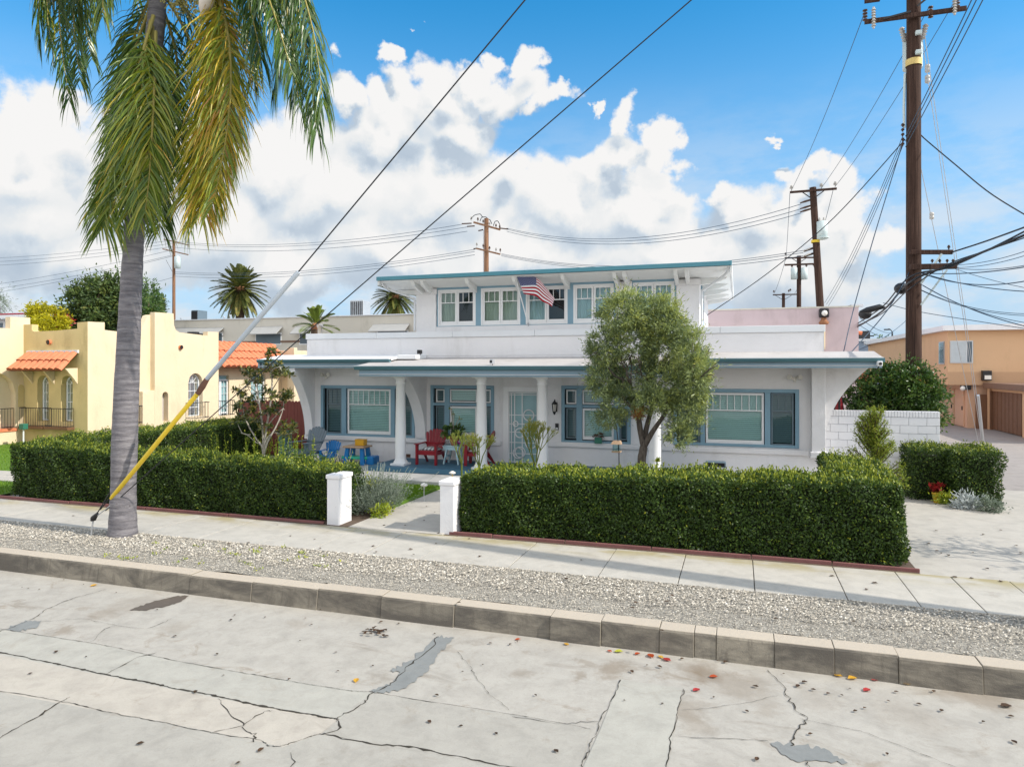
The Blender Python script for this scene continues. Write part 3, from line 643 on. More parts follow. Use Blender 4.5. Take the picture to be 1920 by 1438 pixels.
# ---- upper storey
UY = 19.5; U0, U1, UB = -9.46, -1.02, 25.7
mb = MB(); wins = [(-8.74,-7.54),(-7.33,-6.13),(-5.92,-4.70),(-4.49,-3.36)]; wz = (4.40,5.47)
ops = [(p,q,*wz) for p,q in wins]+[(-2.78,-1.68,*wz)]
wall_open(mb, U0, U1, 4.06, 5.62, UY, ops, .2)
mb.box(U0, U1, UY+.3, UB, 4.07, 5.62); mb._add([(U1,UY,4.06),(U1,UY+.3,4.06),(U1,UY+.3,5.62),(U1,UY,5.62)],[(0,1,2,3)]); mb._add([(U0,UY,4.06),(U0,UY,5.62),(U0,UY+.3,5.62),(U0,UY+.3,4.06)],[(0,1,2,3)])
mb.build('upper_wall', [M['white'], M['dark_in']], house)
mb = MB()                                                                        # blue boards round the window bands
for x0, x1 in ((-8.80,-3.28),(-2.84,-1.62)):
    g = [w for w in wins if w[0] >= x0 and w[1] <= x1] or [(-2.78,-1.68)]
    mb.box(x0,x1,UY-.02,UY-.002,wz[1],5.60); mb.box(x0,x1,UY-.02,UY-.002,4.24,wz[0])
    e = [x0]+[v for w in g for v in w]+[x1]
    for p, q in zip(e[::2], e[1::2]): mb.box(p,q,UY-.02,UY-.002,wz[0],wz[1])
mb.build('window_band', M['blue'], house)
for i, (p, q) in enumerate(wins+[(-2.78,-1.68)]):
    kinds = [('curt','bare dark'),('curt','curt'),('curtsheer','bare dark'),('curtsheer','curtsheer'),('curtsheer','curtsheer')][i]
    m_ = (p+q)/2
    window(house, (p,q,*wz), UY, [(p+.03,m_-.005,wz[0]+.02,wz[1]-.03,'widemunt2'+kinds[0]),(m_+.005,q-.03,wz[0]+.02,wz[1]-.03,'widemunt2'+kinds[1])], casing=.03, cm='white_trim', proud=.025)
for x0, x1 in ((U0-.02,-8.81),(-3.27,-2.85),(-1.61,U1+.02)):
    mb = MB(); mb.box(x0,x1,UY-.06,UY-.022,4.2,5.36); mb.box(x0-.03,x1+.03,UY-.10,UY-.022,5.361,5.52)
    mb.build('pilaster', M['white'], house, bevel=.01)
mb = MB(); mb.box(U0-.005,U1+.005,UY-.05,UY-.0225,4.205,4.36); mb.build('upper_sill', M['white'], house)
mb = MB(); mb.box(U1+.002,U1+.03,20.6,22.0,4.4,5.47); mb.build('side_window', M['blue'], house)
mb = MB(); mb.box(U1+.031,U1+.035,20.7,21.9,4.5,5.4); mb.build('side_pane', M['glass'], house)
E0, E1, EY = -10.32, -.20, 18.6                                                  # upturned upper eave
mb = MB()
mb._add([(E0,EY,5.72),(E1,EY,5.72),(E1,UY,5.55),(E0,UY,5.55)],[(0,1,2,3)]); mb._add([(E0,UY,5.55),(E1,UY,5.55),(E1,26.4,5.55),(E0,26.4,5.55)],[(0,1,2,3)])
mb.build('upper_soffit', M['white_wood'], house)
mb = MB(); mb._add([(E0,EY+.05,5.835),(E1,EY+.05,5.835),(E1,26.4,5.80),(E0,26.4,5.80)],[(0,1,2,3)]); mb.build('upper_roof', M['roof'], house)
mb = MB(); mb.box(E0-.05,E1+.05,EY-.05,EY+.03,5.73,5.845); mb.build('upper_fascia', M['teal_up'], house, bevel=.008)
mb = MB(); mb.box(E1,E1+.05,EY+.03,26.4,5.60,5.845); mb.build('upper_fascia', M['white_wood'], house); mb = MB(); mb.box(E0-.05,E0,EY+.03,26.4,5.60,5.845); mb.build('upper_fascia', M['white_wood'], house)
for px in (773,790,874,962,1054,1151,1170,1266,1287):
    x = onY(px, 530, 18.72)[0]; mb = MB()
    P = [(x-.05,18.72,5.66),(x-.05,18.70,5.71),(x-.05,UY,5.56),(x-.05,UY,5.36),(x-.05,19.3,5.40),(x-.05,18.95,5.50),(x-.05,18.78,5.57)]
    mb.prism(P, (.10,0,0)); mb.build('rafter_tail', M['white_wood'], house, bevel=.006)
for y in (19.6,21.1,22.6,24.1,25.6):
    mb = MB(); mb.prism([(U1,y-.05,5.54),(U1,y-.05,5.36),(-.55,y-.05,5.42),(-.30,y-.05,5.52),(-.26,y-.05,5.60)], (0,.1,0)); mb.build('rafter_tail', M['white_wood'], house)
for y in (19.6,21.1):
    mb = MB(); mb.prism([(U0,y-.05,5.54),(U0,y-.05,5.36),(-9.95,y-.05,5.42),(-10.2,y-.05,5.52)][::-1], (0,.1,0)); mb.build('rafter_tail', M['white_wood'], house)
mb = MB(); mb.tube(spline([(-.22,18.7,5.70),(-.35,18.95,5.52),(-.85,19.40,5.24),(-.93,19.44,5.12),(-.93,19.44,4.25)],24),.035,8); mb.build('downspout', M['flash'], house)
mb = MB(); mb.tube(spline([(-10.3,18.75,5.70),(-10.2,18.95,5.52),(-9.62,19.40,5.28),(-9.53,19.44,5.15),(-9.53,19.44,4.25)],24),.035,8); mb.build('downspout', M['flash'], house)
# ---- fittings hung on the house (things of their own)
def floodlight(x, y, z, label, name='floodlight'):
    t = thing(name, label, 'light', (x,y,z), 'twin floodlights under the eaves')
    MB().tube([(x,y,z),(x,y-.05,z)],.055,14).build('base', M['lampglass'], t)
    for s in (-1,1):
        d = np.array((s*.10,-.10,.03)); p = np.array((x+s*.03,y-.06,z+.02))
        MB().tube([p,p+d*.5,p+d*.55,p+d*1.1],[.02,.03,.055,.065],12).build('lamp_head', M['lampglass'], t)
    MB().tube([(x,y-.05,z-.03),(x,y-.10,z-.08)],[.03,.022],10).build('sensor', M['lampglass'], t)
floodlight(-12.50,WY-.001,2.84,'twin spot floodlight on the white wall at the grey chair end')
floodlight(1.38,WY-.001,2.82,'twin spot floodlight on the white wall near the right corner')
t = thing('porch_lantern', 'black lantern on the wall beside the front door', 'lantern', (-4.96,WY,2.0))
mb = MB(); mb.box(-5.01,-4.91,WY-.02,WY-.001,1.85,2.12); mb.tube(spline([(-4.96,WY-.02,2.08),(-4.96,WY-.10,2.20),(-4.96,WY-.15,2.16)],10),.012,6); mb.build('bracket', M['black'], t)
mb = MB(); mb.lathe([(.01,.20),(.03,.17),(.085,.10),(.08,.095)],(-4.96,WY-.15,1.98),8)
for k in range(6): mb.tube([(-4.96+.07*cos(k*1.047),WY-.15+.07*sin(k*1.047),2.08),(-4.96+.045*cos(k*1.047),WY-.15+.045*sin(k*1.047),1.86)],.007,4)
mb.lathe([(.05,.0),(.03,-.06),(.01,-.09)],(-4.96,WY-.15,1.86),8); mb.build('cage', M['black'], t)
MB().lathe([(.04,-.1),(.06,.09)],(-4.96,WY-.15,1.97),8).build('lamp_glass', M['lampglass'], t)
t = thing('doorbell', 'small black video doorbell on the wall right of the front door', 'doorbell', (-4.93,WY,1.42))
MB().box(-4.97,-4.87,WY-.028,WY-.001,1.33,1.52).build('body', M['black'], t, bevel=.01); MB().lathe([(.018,0),(.018,.006)],(-4.92,WY-.03,1.36),12).build('button', M['lampglass'], t)
MB().box(-4.955,-4.885,WY-.031,WY-.028,1.35,1.40).build('button_plate', M['flash'], t)
def camera_box(x, y, z, label, m='black'):
    t = thing('security_camera', label, 'camera', (x,y,z))
    MB().box(x-.05,x+.05,y-.14,y+.04,z+.02,z+.14).build('housing', M[m], t, bevel=.015); MB().tube([(x,y-.141,z+.08),(x,y-.16,z+.08)],.035,12).build('lens', M['black'], t)
    MB().tube(spline([(x,y,z+.03),(x-.03,y+.02,z-.03),(x-.1,y,z-.06)],8),.012,6).build('mount', M['wire'], t)
camera_box(-9.05,18.85,3.50,'small dark security camera at the step of the two porch roofs')
camera_box(-6.19,17.3,3.19,'grey security camera standing on the porch roof edge','steel')
camera_box(3.12,17.95,3.12,'white security camera under the right end of the eave','roof_white')
# ---- flag
fp = thing('flag_pole', 'striped pole leaning out from the upper windows', 'flagpole', (-5.8,19.44,4.32))
P0 = onY(991,611,19.46); P1 = onY(966,517,18.75)
MB().tube([P0,P1],.017,8).build('pole', M['white_trim'], fp); MB().ball(P1,.035).build('finial', M['yellowplastic'], fp); MB().tube([P0+(0,.03,-.03),P0+(P1-P0)*.06],.028,8).build('bracket', M['steel'], fp)
def flag_mat():
    N = NT('flag_cloth'); uv = N.n('UVMap'); uv.uv_map = 'UVMap'; s = N.n('SeparateXYZ'); N.l(uv.outputs[0], s.inputs[0]); u, v = s.outputs[0], s.outputs[1]
    st = N.math('MODULO', N.math('FLOOR', N.math('MULTIPLY', v, 13)), 2)
    c = N.mix(N.math('GREATER_THAN', st, .5), (.36,.006,.022,1), (.74,.74,.76,1))
    can = N.math('MULTIPLY', N.math('LESS_THAN', u, .40), N.math('LESS_THAN', v, 7/13))
    # stars: two interleaved lattices, 6x5 and 5x4
    def lat(ou, ov):
        fu = N.math('SUBTRACT', N.math('FRACT', N.math('MULTIPLY_ADD', u, 6/.40, ou)), .5); fv = N.math('SUBTRACT', N.math('FRACT', N.math('MULTIPLY_ADD', v, 5*13/7, ov)), .5)
        return N.math('LESS_THAN', N.math('ADD', N.math('MULTIPLY', fu, fu), N.math('MULTIPLY', fv, fv)), .024)
    star = N.math('MAXIMUM', lat(0,0), lat(.5,.5))
    c = N.mix(can, c, N.mix(star, (.008,.022,.13,1), (.75,.75,.80,1)))
    return N.bsdf(c, .8, 0, .2, None, .12)
top = spline([(969,519),(1000,519),(1022,536),(1040,562)],28); bot = spline([(982,551),(1004,556),(1020,565),(1033,577)],28)
G = np.zeros((28,14,3)); UV = []
for i in range(28):
    for j in range(14):
        q = i/27; f = (j/13)**(1+.9*q); p = top[i]*(1-f)+bot[i]*f
        yy = 18.75+.13*f*(1-q)+q*.12+.07*q*sin(q*9+f*2.2)*(.4+.6*f)
        G[i,j] = onY(p[0]+1.5*sin(q*8)*f, p[1]+2.2*sin(q*11+f)*q, yy)
fl = MB().grid(G).build('flag', flag_mat(), None, org=tuple(P1))
uvl = fl.data.uv_layers.new(name='UVMap')
for lp in fl.data.loops:
    i, j = divmod(lp.vertex_index, 14); uvl.data[lp.index].uv = (i/27, j/13)
tag(fl, 'striped red white and blue flag with white stars blowing from the leaning pole', 'flag')
# ================================================================ HEDGES, TREES, PLANTS
def rbox_points(n, x0, x1, y0, y1, h, rad=.14, faces=('f','b','l','r','t')):
    """points on a clipped hedge block; h(x,y) is its height; returns points, normals, is_top"""
    hm = h((x0+x1)/2, (y0+y1)/2); A = {'f':(x1-x0)*hm,'b':(x1-x0)*hm,'l':(y1-y0)*hm,'r':(y1-y0)*hm,'t':(x1-x0)*(y1-y0)}
    tot = sum(A[f] for f in faces); P = []; Nn = []; T = []
    for f in faces:
        k = int(n*A[f]/tot); u = RNG.random(k); v = RNG.random(k)
        if f in 'fb': X = x0+u*(x1-x0); Y = np.full(k, y0 if f == 'f' else y1); nr = (0,-1 if f == 'f' else 1,0)
        elif f in 'lr': Y = y0+u*(y1-y0); X = np.full(k, x0 if f == 'l' else x1); nr = (-1 if f == 'l' else 1,0,0)
        else: X = x0+u*(x1-x0); Y = y0+v*(y1-y0); nr = (0,0,1)
        H = np.array([h(a,b) for a,b in zip(X,Y)]); Z = H.copy() if f == 't' else .03+v*(H-.03)
        P.append(np.c_[X,Y,Z]); Nn.append(np.tile(nr,(k,1)).astype(float)); T.append(np.full(k, f == 't'))
    P = np.concatenate(P); Nn = np.concatenate(Nn); T = np.concatenate(T)
    H = np.array([h(a,b) for a,b in zip(P[:,0],P[:,1])])
    # round the shoulders: pull points towards the block centre where two faces meet
    q = np.c_[np.clip(P[:,0],x0+rad,x1-rad),np.clip(P[:,1],y0+rad,y1-rad),np.minimum(P[:,2],H-rad)]
    d = P-q; l = np.linalg.norm(d,axis=1); ok = l > rad; P[ok] = q[ok]+d[ok]*(rad/l[ok])[:,None]; Nn[ok] = d[ok]/l[ok][:,None]
    w = .035*np.sin(P[:,0]*5.1+P[:,2]*4)+.03*np.sin(P[:,1]*6+P[:,0]*2.3+1)+.025*np.sin(P[:,0]*11+P[:,2]*9+P[:,1]*8)
    return P+Nn*w[:,None], Nn, T
def hedge(label, blocks, dens=1500, group=None):
    mb = MB(); lo = np.array([1e9]*2)
    for (x0,x1,y0,y1,h,faces) in blocks:
        hm = h((x0+x1)/2,(y0+y1)/2); area = 2*hm*((x1-x0)+(y1-y0))+(x1-x0)*(y1-y0)
        P, Nn, T = rbox_points(int(area*dens*1.45), x0,x1,y0,y1,h,faces=faces); n = len(P)
        P = P-Nn*(RNG.random(n)**1.5*.14)[:,None]
        nr = Nn*.9+unit(n)*.85; D = unit(n)+(0,0,.25)+Nn*.45
        r = np.clip(RNG.beta(1.6,2.2,n)*.9+T*.20+(RNG.random(n)>.94)*.3,0,1)
        mb.leaves(P, D, nr, .047*(.7+.7*RNG.random(n)), .029*(.8+.4*RNG.random(n)), 0, r)
        t = P[T]; k = int(len(t)*.05)                                      # new shoots standing above the clipped top
        if k:
            t = t[RNG.integers(0,len(t),k)]
            for j in range(3):
                mb.leaves(t+(0,0,.02+.03*j)+RNG.normal(size=(k,3))*.012, unit(k)*.6+(0,0,1), unit(k), .055, .026, 0, .8+.2*RNG.random(k))
        i = .17; xs = np.linspace(x0+i,x1-i,14); z0 = [h(x,(y0+y1)/2)-i for x in xs]
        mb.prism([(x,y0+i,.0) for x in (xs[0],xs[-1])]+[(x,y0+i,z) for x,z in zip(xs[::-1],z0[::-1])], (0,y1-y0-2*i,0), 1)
        for x in np.arange(x0+.2,x1-.1,.28):
            for y in np.arange(y0+.14,y1,.45): mb.tube([(x+RNG.normal()*.04,y,0),(x+RNG.normal()*.06,y+RNG.normal()*.04,.3)],.012,5,1)
    b = blocks[0]
    return tag(mb.build('hedge', [M['hedge'],M['hedge_core']], None, org=(b[0],b[2],0)), label, 'hedge', group)
lin = lambda xa, za, xb, zb: (lambda x, y: za+(zb-za)*(x-xa)/(xb-xa))
hh = lin(-16.7,1.27,-7.4,1.02)
hedge('long clipped hedge behind the palm trunk, left of the front path',
      [(-16.7,-7.65,12.05,13.2,hh,('f','r','l','t')), (-17.0,-15.7,13.2,20.3,lambda x,y:1.30+.0*y,('r','t','l','b'))], 1350)
hh2 = lin(-5.1,1.10,2.5,1.31)
hedge('tall clipped hedge right of the path, turning back along the driveway',
      [(-5.0,2.5,12.05,13.3,hh2,('f','l','r','t')), (1.55,2.62,13.25,15.5,lambda x,y:1.30,('r','t','l','b'))], 1650)
hedge('short square hedge standing alone beside the driveway', [(3.85,4.75,18.35,19.6,lambda x,y:1.20,('f','l','r','t','b')), (4.62,5.62,17.95,19.4,lambda x,y:1.23,('f','l','r','t','b'))], 1500)
# timber edging in front of the hedges
def edging(xs, y, z, label):
    mb = MB()
    for a, b in zip(xs[:-1], xs[1:]): mb.obox((a+.01,y+RNG.normal()*.01,z),(b-.01,y+RNG.normal()*.012,z+RNG.normal()*.006),.04,.075)
    tag(mb.build('timber_edging', M['edging'], None, org=(xs[0],y,0), bevel=.008), label, 'edging')
edging([-16.9,-14.5,-12.3,-10.1,-7.80], 11.88, .03, 'dark red timber edging under the hedge behind the palm')
edging([-5.12,-4.25,-2.9,-1.4,.2,1.4,2.62], 11.88, .03, 'dark red timber edging under the hedge by the driveway')
# gate pillars
for x0, x1, lb, z in ((-7.75,-7.42,'white stucco pillar at the end of the hedge by the lavender',1.0),(-5.32,-4.98,'white stucco pillar touching the end of the taller hedge',1.0)):
    t = thing('gate_pillar', lb, 'pillar', ((x0+x1)/2,12.1,0), 'pillars flanking the front path')
    MB().box(x0+.03,x1-.03,11.85,12.33,0,z-.09).build('shaft', M['white'], t, bevel=.012)
    MB().box(x0+.008,x1-.008,11.83,12.35,z-.09,z).build('cap', M['white'], t, bevel=.02)
# ---- the big palm by the kerb
def frond(parent, pts, n=75, L=.75, w=.03, rnd=(.1,.5), droop=.5, name='frond', rm='rachis', ang=38, taper=.35):
    S_ = spline(pts, 60); d = np.r_[0,np.cumsum(np.linalg.norm(np.diff(S_,axis=0),axis=1))]; d /= d[-1]
    T = np.gradient(S_,axis=0); T /= np.linalg.norm(T,axis=1)[:,None]
    mb = MB(); mb.tube(S_[::3], np.linspace(.035,.006,20), 6, 1)
    m = n*2; t = .10+.90*np.repeat(np.linspace(0,1,n),2)**.92; t = np.clip(t+RNG.normal(size=m)*.006,0,1)
    P = np.stack([np.interp(t,d,S_[:,k]) for k in range(3)],1); Tg = np.stack([np.interp(t,d,T[:,k]) for k in range(3)],1)
    up = np.array((0,0,1.))+RNG.normal(size=3)*.02; out = S_.mean(0)-(ORG[parent.name][0]+.35*(parent.name == 'palm_tree'),ORG[parent.name][1]+.09,0); out[2] = 0
    if np.linalg.norm(out) < .05: out = np.array((.3,-1,0))
    out /= np.linalg.norm(out); side = np.cross(out, up); side /= np.linalg.norm(side)
    sg = np.tile((1,-1), n)[:,None]; a = np.radians(ang+6-10*t+RNG.normal(size=m)*(12-6*t))[:,None]
    nrm = np.cross(Tg, np.tile(side,(m,1))); plum = RNG.normal(size=m)[:,None]*(.60-.42*t[:,None])
    D = Tg*np.cos(a)+(side*sg+nrm*plum)*np.sin(a); D /= np.linalg.norm(D,axis=1)[:,None]
    Ls = (L*(1-taper*np.abs(t-.35)/.65)*(.85+.3*RNG.random(m)))[:,None]
    Ls = np.where(t[:,None]<.18, Ls*.75, Ls)
    seg = 4; pts_ = [P]; dd = D
    for k in range(seg):
        dd = dd+np.array((0,0,-1))*droop*(.30+.30*k)*(.7+.6*RNG.random((m,1))); dd = dd/np.linalg.norm(dd,axis=1)[:,None]
        pts_.append(pts_[-1]+dd*Ls/seg)
    S2 = np.cross(D, nrm+unit(m)*.7); S2 /= np.linalg.norm(S2,axis=1)[:,None]+1e-9
    ws = [w*.55,w,w*.9,w*.6,w*.08]; r = rnd[0]+(rnd[1]-rnd[0])*RNG.beta(1.6,1.6,m)+(RNG.random(m)>.95)*.25
    for k in range(seg):
        A, B = pts_[k], pts_[k+1]
        mb.quads(np.stack([A+S2*ws[k]/2,B+S2*ws[k+1]/2,B-S2*ws[k+1]/2,A-S2*ws[k]/2],1),0,np.clip(r,0,1))
    return mb.build(name, [M['frond'],M[rm]], parent)
def ip(lst):
    return [onY(x,y,Y) for x,y,Y in lst]
PB = onZ(230,1008); PB[1] = 9.95
palm = thing('palm_tree', 'tall palm with a smooth grey trunk and drooping fronds growing from the gravel', 'palm tree', (PB[0],9.95,0))
ctr = spline(ip([(230,1015,9.95),(231,940,9.95),(234,820,9.95),(239,690,9.96),(247,520,9.98),(256,380,10.0),(274,200,10.02),(293,40,10.04),(300,-90,10.05)]), 80)
zr = ctr[:,2]; R = np.interp(zr,[-.1,.05,.4,.9,1.6,3.0,5.5,8,9.5,10.8],[.275,.25,.228,.215,.222,.205,.172,.160,.155,.12])
R = R+.004*np.sin(zr*23)+.003*np.sin(zr*51)
MB().tube(ctr, R, 28).build('trunk', M['palm_trunk'], palm)
cr = ctr[-1]
def crown_at(dy=0, dx=0, dz=0): return tuple(cr+np.array((dx,dy,dz)))
fr = [  # image-read spines (px, py, depth plane), leaflet length, colour range, droop
 ([(285,-60,10.0),(205,-135,9.9),(120,-70,9.8),(112,50,9.8),(130,190,9.8)], 150,.78,(.10,.50),.7),
 ([(290,-60,10.2),(215,-140,10.5),(165,-60,10.7),(160,40,10.8),(172,110,10.8)], 140,.78,(.05,.45),.7),
 ([(288,-50,9.8),(160,-150,9.4),(95,-70,9.3),(88,20,9.3),(96,80,9.3)], 120,.66,(.15,.55),.8),
 ([(288,-50,9.8),(230,-120,9.3),(200,-60,9.2),(192,30,9.2)], 110,.70,(.15,.60),.8),
 ([(283,40,9.80),(272,110,9.5),(260,220,9.4),(238,320,9.45),(196,425,9.5)], 210,.98,(.22,.74),.30),
 ([(286,50,9.82),(280,120,9.6),(276,210,9.5),(268,300,9.5),(250,390,9.55)], 190,.88,(.25,.78),.30),
 ([(292,30,10.2),(305,120,10.5),(306,220,10.6),(300,320,10.6),(300,425,10.6)], 190,.84,(.06,.42),.35),
 ([(414,-60,9.8),(416,50,9.5),(413,160,9.4),(402,270,9.4),(376,400,9.45)], 220,.98,(.50,1.0),.33),
 ([(412,-60,9.9),(420,60,9.8),(418,170,9.7),(400,290,9.7),(388,370,9.7)], 170,.85,(.35,.85),.35),
 ([(300,-20,10.2),(352,70,10.4),(368,180,10.5),(364,290,10.5),(352,425,10.5)], 180,.80,(.12,.6),.35),
 ([(310,-80,9.9),(420,-175,9.6),(520,-80,9.5),(570,70,9.5),(593,245,9.5)], 190,.92,(.06,.42),.8),
 ([(310,-80,10.2),(430,-150,10.6),(500,-60,10.9),(522,50,11.0),(515,170,11.0)], 180,.88,(.03,.32),.8),
 ([(310,-70,9.9),(400,-130,9.4),(475,-60,9.2),(515,30,9.1),(548,140,9.1)], 160,.80,(.05,.40),.8),
 ([(310,-70,10.1),(420,-110,10.2),(470,-20,10.3),(480,80,10.3),(476,150,10.3)], 150,.76,(.03,.34),.7),
 ([(290,-60,9.9),(215,-125,9.7),(140,-95,9.6),(85,-20,9.5)], 130,1.05,(.10,.55),1.1),
 ([(290,-60,10.1),(235,-110,10.2),(180,-60,10.3),(140,20,10.3)], 110,.95,(.08,.5),1.0),
 ([(310,-80,9.9),(400,-140,9.7),(490,-110,9.6),(565,-10,9.5)], 140,1.05,(.05,.45),1.1),
 ([(310,-80,10.2),(390,-110,10.3),(450,-70,10.4),(520,20,10.4)], 120,1.0,(.03,.38),1.0),
 ([(290,-20,10.3),(255,60,10.7),(232,150,10.8),(222,240,10.8)], 130,.76,(.05,.35),.45),
 ([(280,20,10.0),(250,100,10.1),(222,220,10.1),(205,320,10.1),(185,400,10.1)], 160,.80,(.12,.55),.35),
 ([(305,-40,10.3),(360,40,10.7),(395,130,10.9),(410,220,10.9)], 130,.76,(.03,.28),.45),
 ([(300,0,10.4),(330,100,10.8),(335,220,10.9),(330,330,10.9)], 130,.70,(.03,.30),.4),
 ([(288,30,9.75),(262,120,9.45),(238,210,9.4),(212,300,9.4),(178,400,9.45)], 170,.85,(.2,.7),.32),
 ([(292,60,9.75),(290,150,9.5),(285,250,9.45),(280,330,9.5),(272,400,9.5)], 170,.80,(.25,.8),.32),
 ([(405,-20,9.6),(428,70,9.4),(432,170,9.35),(420,280,9.4),(400,380,9.45)], 180,.85,(.45,.95),.35),
 ([(398,-20,9.7),(398,80,9.6),(388,180,9.5),(372,280,9.5),(350,370,9.5)], 170,.82,(.40,.92),.35),
 ([(310,-90,9.8),(440,-165,9.5),(540,-70,9.4),(585,50,9.4),(606,195,9.4)], 170,.90,(.05,.45),.8),
 ([(310,-80,10.0),(430,-150,10.0),(520,-40,10.1),(545,70,10.1),(560,200,10.1)], 170,.90,(.03,.38),.8),
 ([(305,-70,10.0),(380,-120,9.6),(445,-60,9.4),(470,20,9.3),(490,110,9.3)], 150,.85,(.05,.42),.8),
 ([(285,-60,10.1),(215,-130,10.2),(145,-70,10.3),(138,40,10.3),(150,150,10.3)], 150,.80,(.08,.5),.7),
 ([(288,-50,9.7),(180,-150,9.3),(105,-90,9.2),(75,-10,9.2),(72,70,9.2)], 130,.75,(.10,.5),.8)]
for i, (pp, n, Lf, rg, dr) in enumerate(fr):
    frond(palm, ip(pp), int(n*.74), Lf*1.10, .029, rg, dr, rm='rachis_gold' if i in (7,8) else 'rachis', ang=41)
for k in range(6):                                                            # the upper fronds, arching above the photograph's edge
    a = k*1.047+.4; d = np.array((cos(a),sin(a),0))
    frond(palm, [cr+(0,0,.1),cr+d*.7+(0,0,1.5),cr+d*1.9+(0,0,2.0),cr+d*2.9+(0,0,1.3),cr+d*3.3+(0,0,.2)], 56,.6,.032,(.05,.45),.7)
mb = MB(); mb.tube([ctr[-1]-(0,0,.1),ctr[-1]+(0,0,.7),ctr[-1]+(0,0,1.4)],[.14,.17,.06],16); mb.build('crownshaft', M['rachis'], palm)
def fruit(c, n, sx, sz):
    mb = MB()
    for k in range(n):
        p = np.array(c)+RNG.normal(size=3)*(sx,sx,sz); mb.ball(p,.014+.006*RNG.random(),n=5)
    for k in range(26):
        p = np.array(c)+RNG.normal(size=3)*(sx,sx,sz); mb.tube(spline([cr+(0,0,.05),(cr+np.array(c))/2+(0,-.1,.25),p],7),.006,4)
    mb.build('fruit_cluster', M['fruit'], palm)
fruit(onY(337,-2,9.6), 360, .13, .13); fruit(onY(392,12,9.55), 380, .13, .16); fruit(onY(372,-20,9.7), 260, .12, .14)
a0 = onY(378,28,9.35); a1 = onY(408,-60,9.45)
MB().tube(spline([a0,a0*.6+a1*.4+(.05,-.03,0),a1],12),[.01,.05,.085,.11,.12,.12,.115,.10,.08,.06,.045,.03],12).build('spathe', M['spathe'], palm)
# its neighbour in the row stands outside the picture and throws the long shadow on the sidewalk
t = thing('palm_tree', 'tall street palm leaning over the sidewalk', 'palm tree', (9.5,8.92,0))
hts = np.linspace(0,20,40); tr = np.c_[9.5+0*hts, 8.92+.136*hts, hts]
MB().tube(tr, np.interp(hts,[0,.5,3,20],[.3,.26,.23,.16]), 16).build('trunk', M['palm_trunk'], t)
c2_ = tr[-1]
for k in range(9):
    a = k*.698; d = np.array((cos(a),sin(a),0)); frond(t, [c2_,c2_+d*.8+(0,0,1.3),c2_+d*2.1+(0,0,1.2),c2_+d*3+(0,0,-.3)], 34,.7,.04,(.05,.5),.6)
# ---- clipped yew-pine tree in the yard
def limb(mb, p0, p1, r0, r1, bend=.1, n=8, mi=0):
    p0 = np.array(p0,float); p1 = np.array(p1,float); m_ = (p0+p1)/2+RNG.normal(size=3)*bend*np.linalg.norm(p1-p0)
    mb.tube(spline([p0,m_,p1],n),np.linspace(r0,r1,n),8,mi)
def crown(mb, lobes, nclump, per, L, W, spread, rnd=(0,1), up=.15, mi=0, sunside=None, shell=.55):
    """leafy sprays scattered through a union of lobes [(x,y,z,rx,ry,rz)]"""
    Ls = np.array(lobes,float); vol = Ls[:,3]*Ls[:,4]*Ls[:,5]; pick = RNG.choice(len(Ls),nclump,p=vol/vol.sum())
    u = unit(nclump)*(shell+(1-shell)*RNG.random(nclump)**.6)[:,None]; u *= (.88+.24*RNG.random(nclump))[:,None]
    cc = Ls[pick,:3]+u*Ls[pick,3:]; outd = u/np.linalg.norm(u,axis=1)[:,None]
    cl = RNG.random(nclump); base = np.repeat(cc,per,0); n = len(base)
    sp = np.abs(RNG.normal(size=(n,1)))*spread; dv = unit(n)+np.repeat(outd,per,0)*.7; P = base+dv*sp
    D = unit(n)*.8+np.repeat(outd,per,0)*.8+(0,0,up)
    r = rnd[0]+(rnd[1]-rnd[0])*np.clip(np.repeat(cl,per)*.55+RNG.random(n)*.45,0,1)
    mb.leaves(P, D, unit(n)+np.repeat(outd,per,0)*.5, L*(.7+.6*RNG.random(n)), W*(.8+.4*RNG.random(n)), mi, r)
    return cc
ty = 15.0; tb = onY(1203,872,ty); tb[2] = 0
tree = thing('yard_tree', 'bushy tree with narrow grey-green leaves on a forked trunk in front of the porch', 'tree', tuple(tb))
mb = MB(); q = lambda x, y, dy=0: onY(x,y,ty+dy)
fork = q(1207,838); mb.tube(spline([tb,q(1203,868),q(1205,850),fork],14),np.linspace(.095,.085,14),12)
tips = []
for (a,b,dy,r) in ((1198,770,.0,.065),(1222,765,.25,.06),(1248,775,-.1,.05)):
    k = q(a,b,dy); limb(mb,fork,k,.07,r*.75,.06); tips.append((k,r))
def branch(p, d, ln, r, depth):
    e = p+d*ln; limb(mb,p,e,r,r*.6,.12,6)
    if depth:
        for _ in range(3):
            nd = d+RNG.normal(size=3)*.45+(0,0,.12); nd /= np.linalg.norm(nd); branch(e,nd,ln*.72,r*.6,depth-1)
for (k,r),d in zip(tips,((-.5,0,1),(-.1,.3,1),(.55,-.2,1))):
    d = np.array(d,float); d /= np.linalg.norm(d); branch(k,d,.75,r*.7,2); branch(k,d*(.6,-1,1),.6,r*.5,2)
mb.build('trunk', M['bark'], tree)
s = 1297/14.6; lob = []
for (x,y,rx,ry) in ((1160,600,50,36),(1215,592,55,34),(1262,615,42,36),(1128,650,34,44),(1185,650,50,46),(1245,660,50,44),(1292,665,30,46),(1137,705,38,38),(1190,712,46,42),(1250,715,46,42),(1298,728,32,38),(1122,712,24,26),(1165,757,42,26),(1225,755,36,26),(1287,770,36,36),(1272,810,24,18),(1150,788,26,16),(1305,700,24,30)):
    c = q(1212+(x-1212)*.97+RNG.normal()*5,y+RNG.normal()*5,RNG.normal()*.25); lob.append((*c,rx*.80/s,max(rx*.8/s,.45),ry*.84/s))
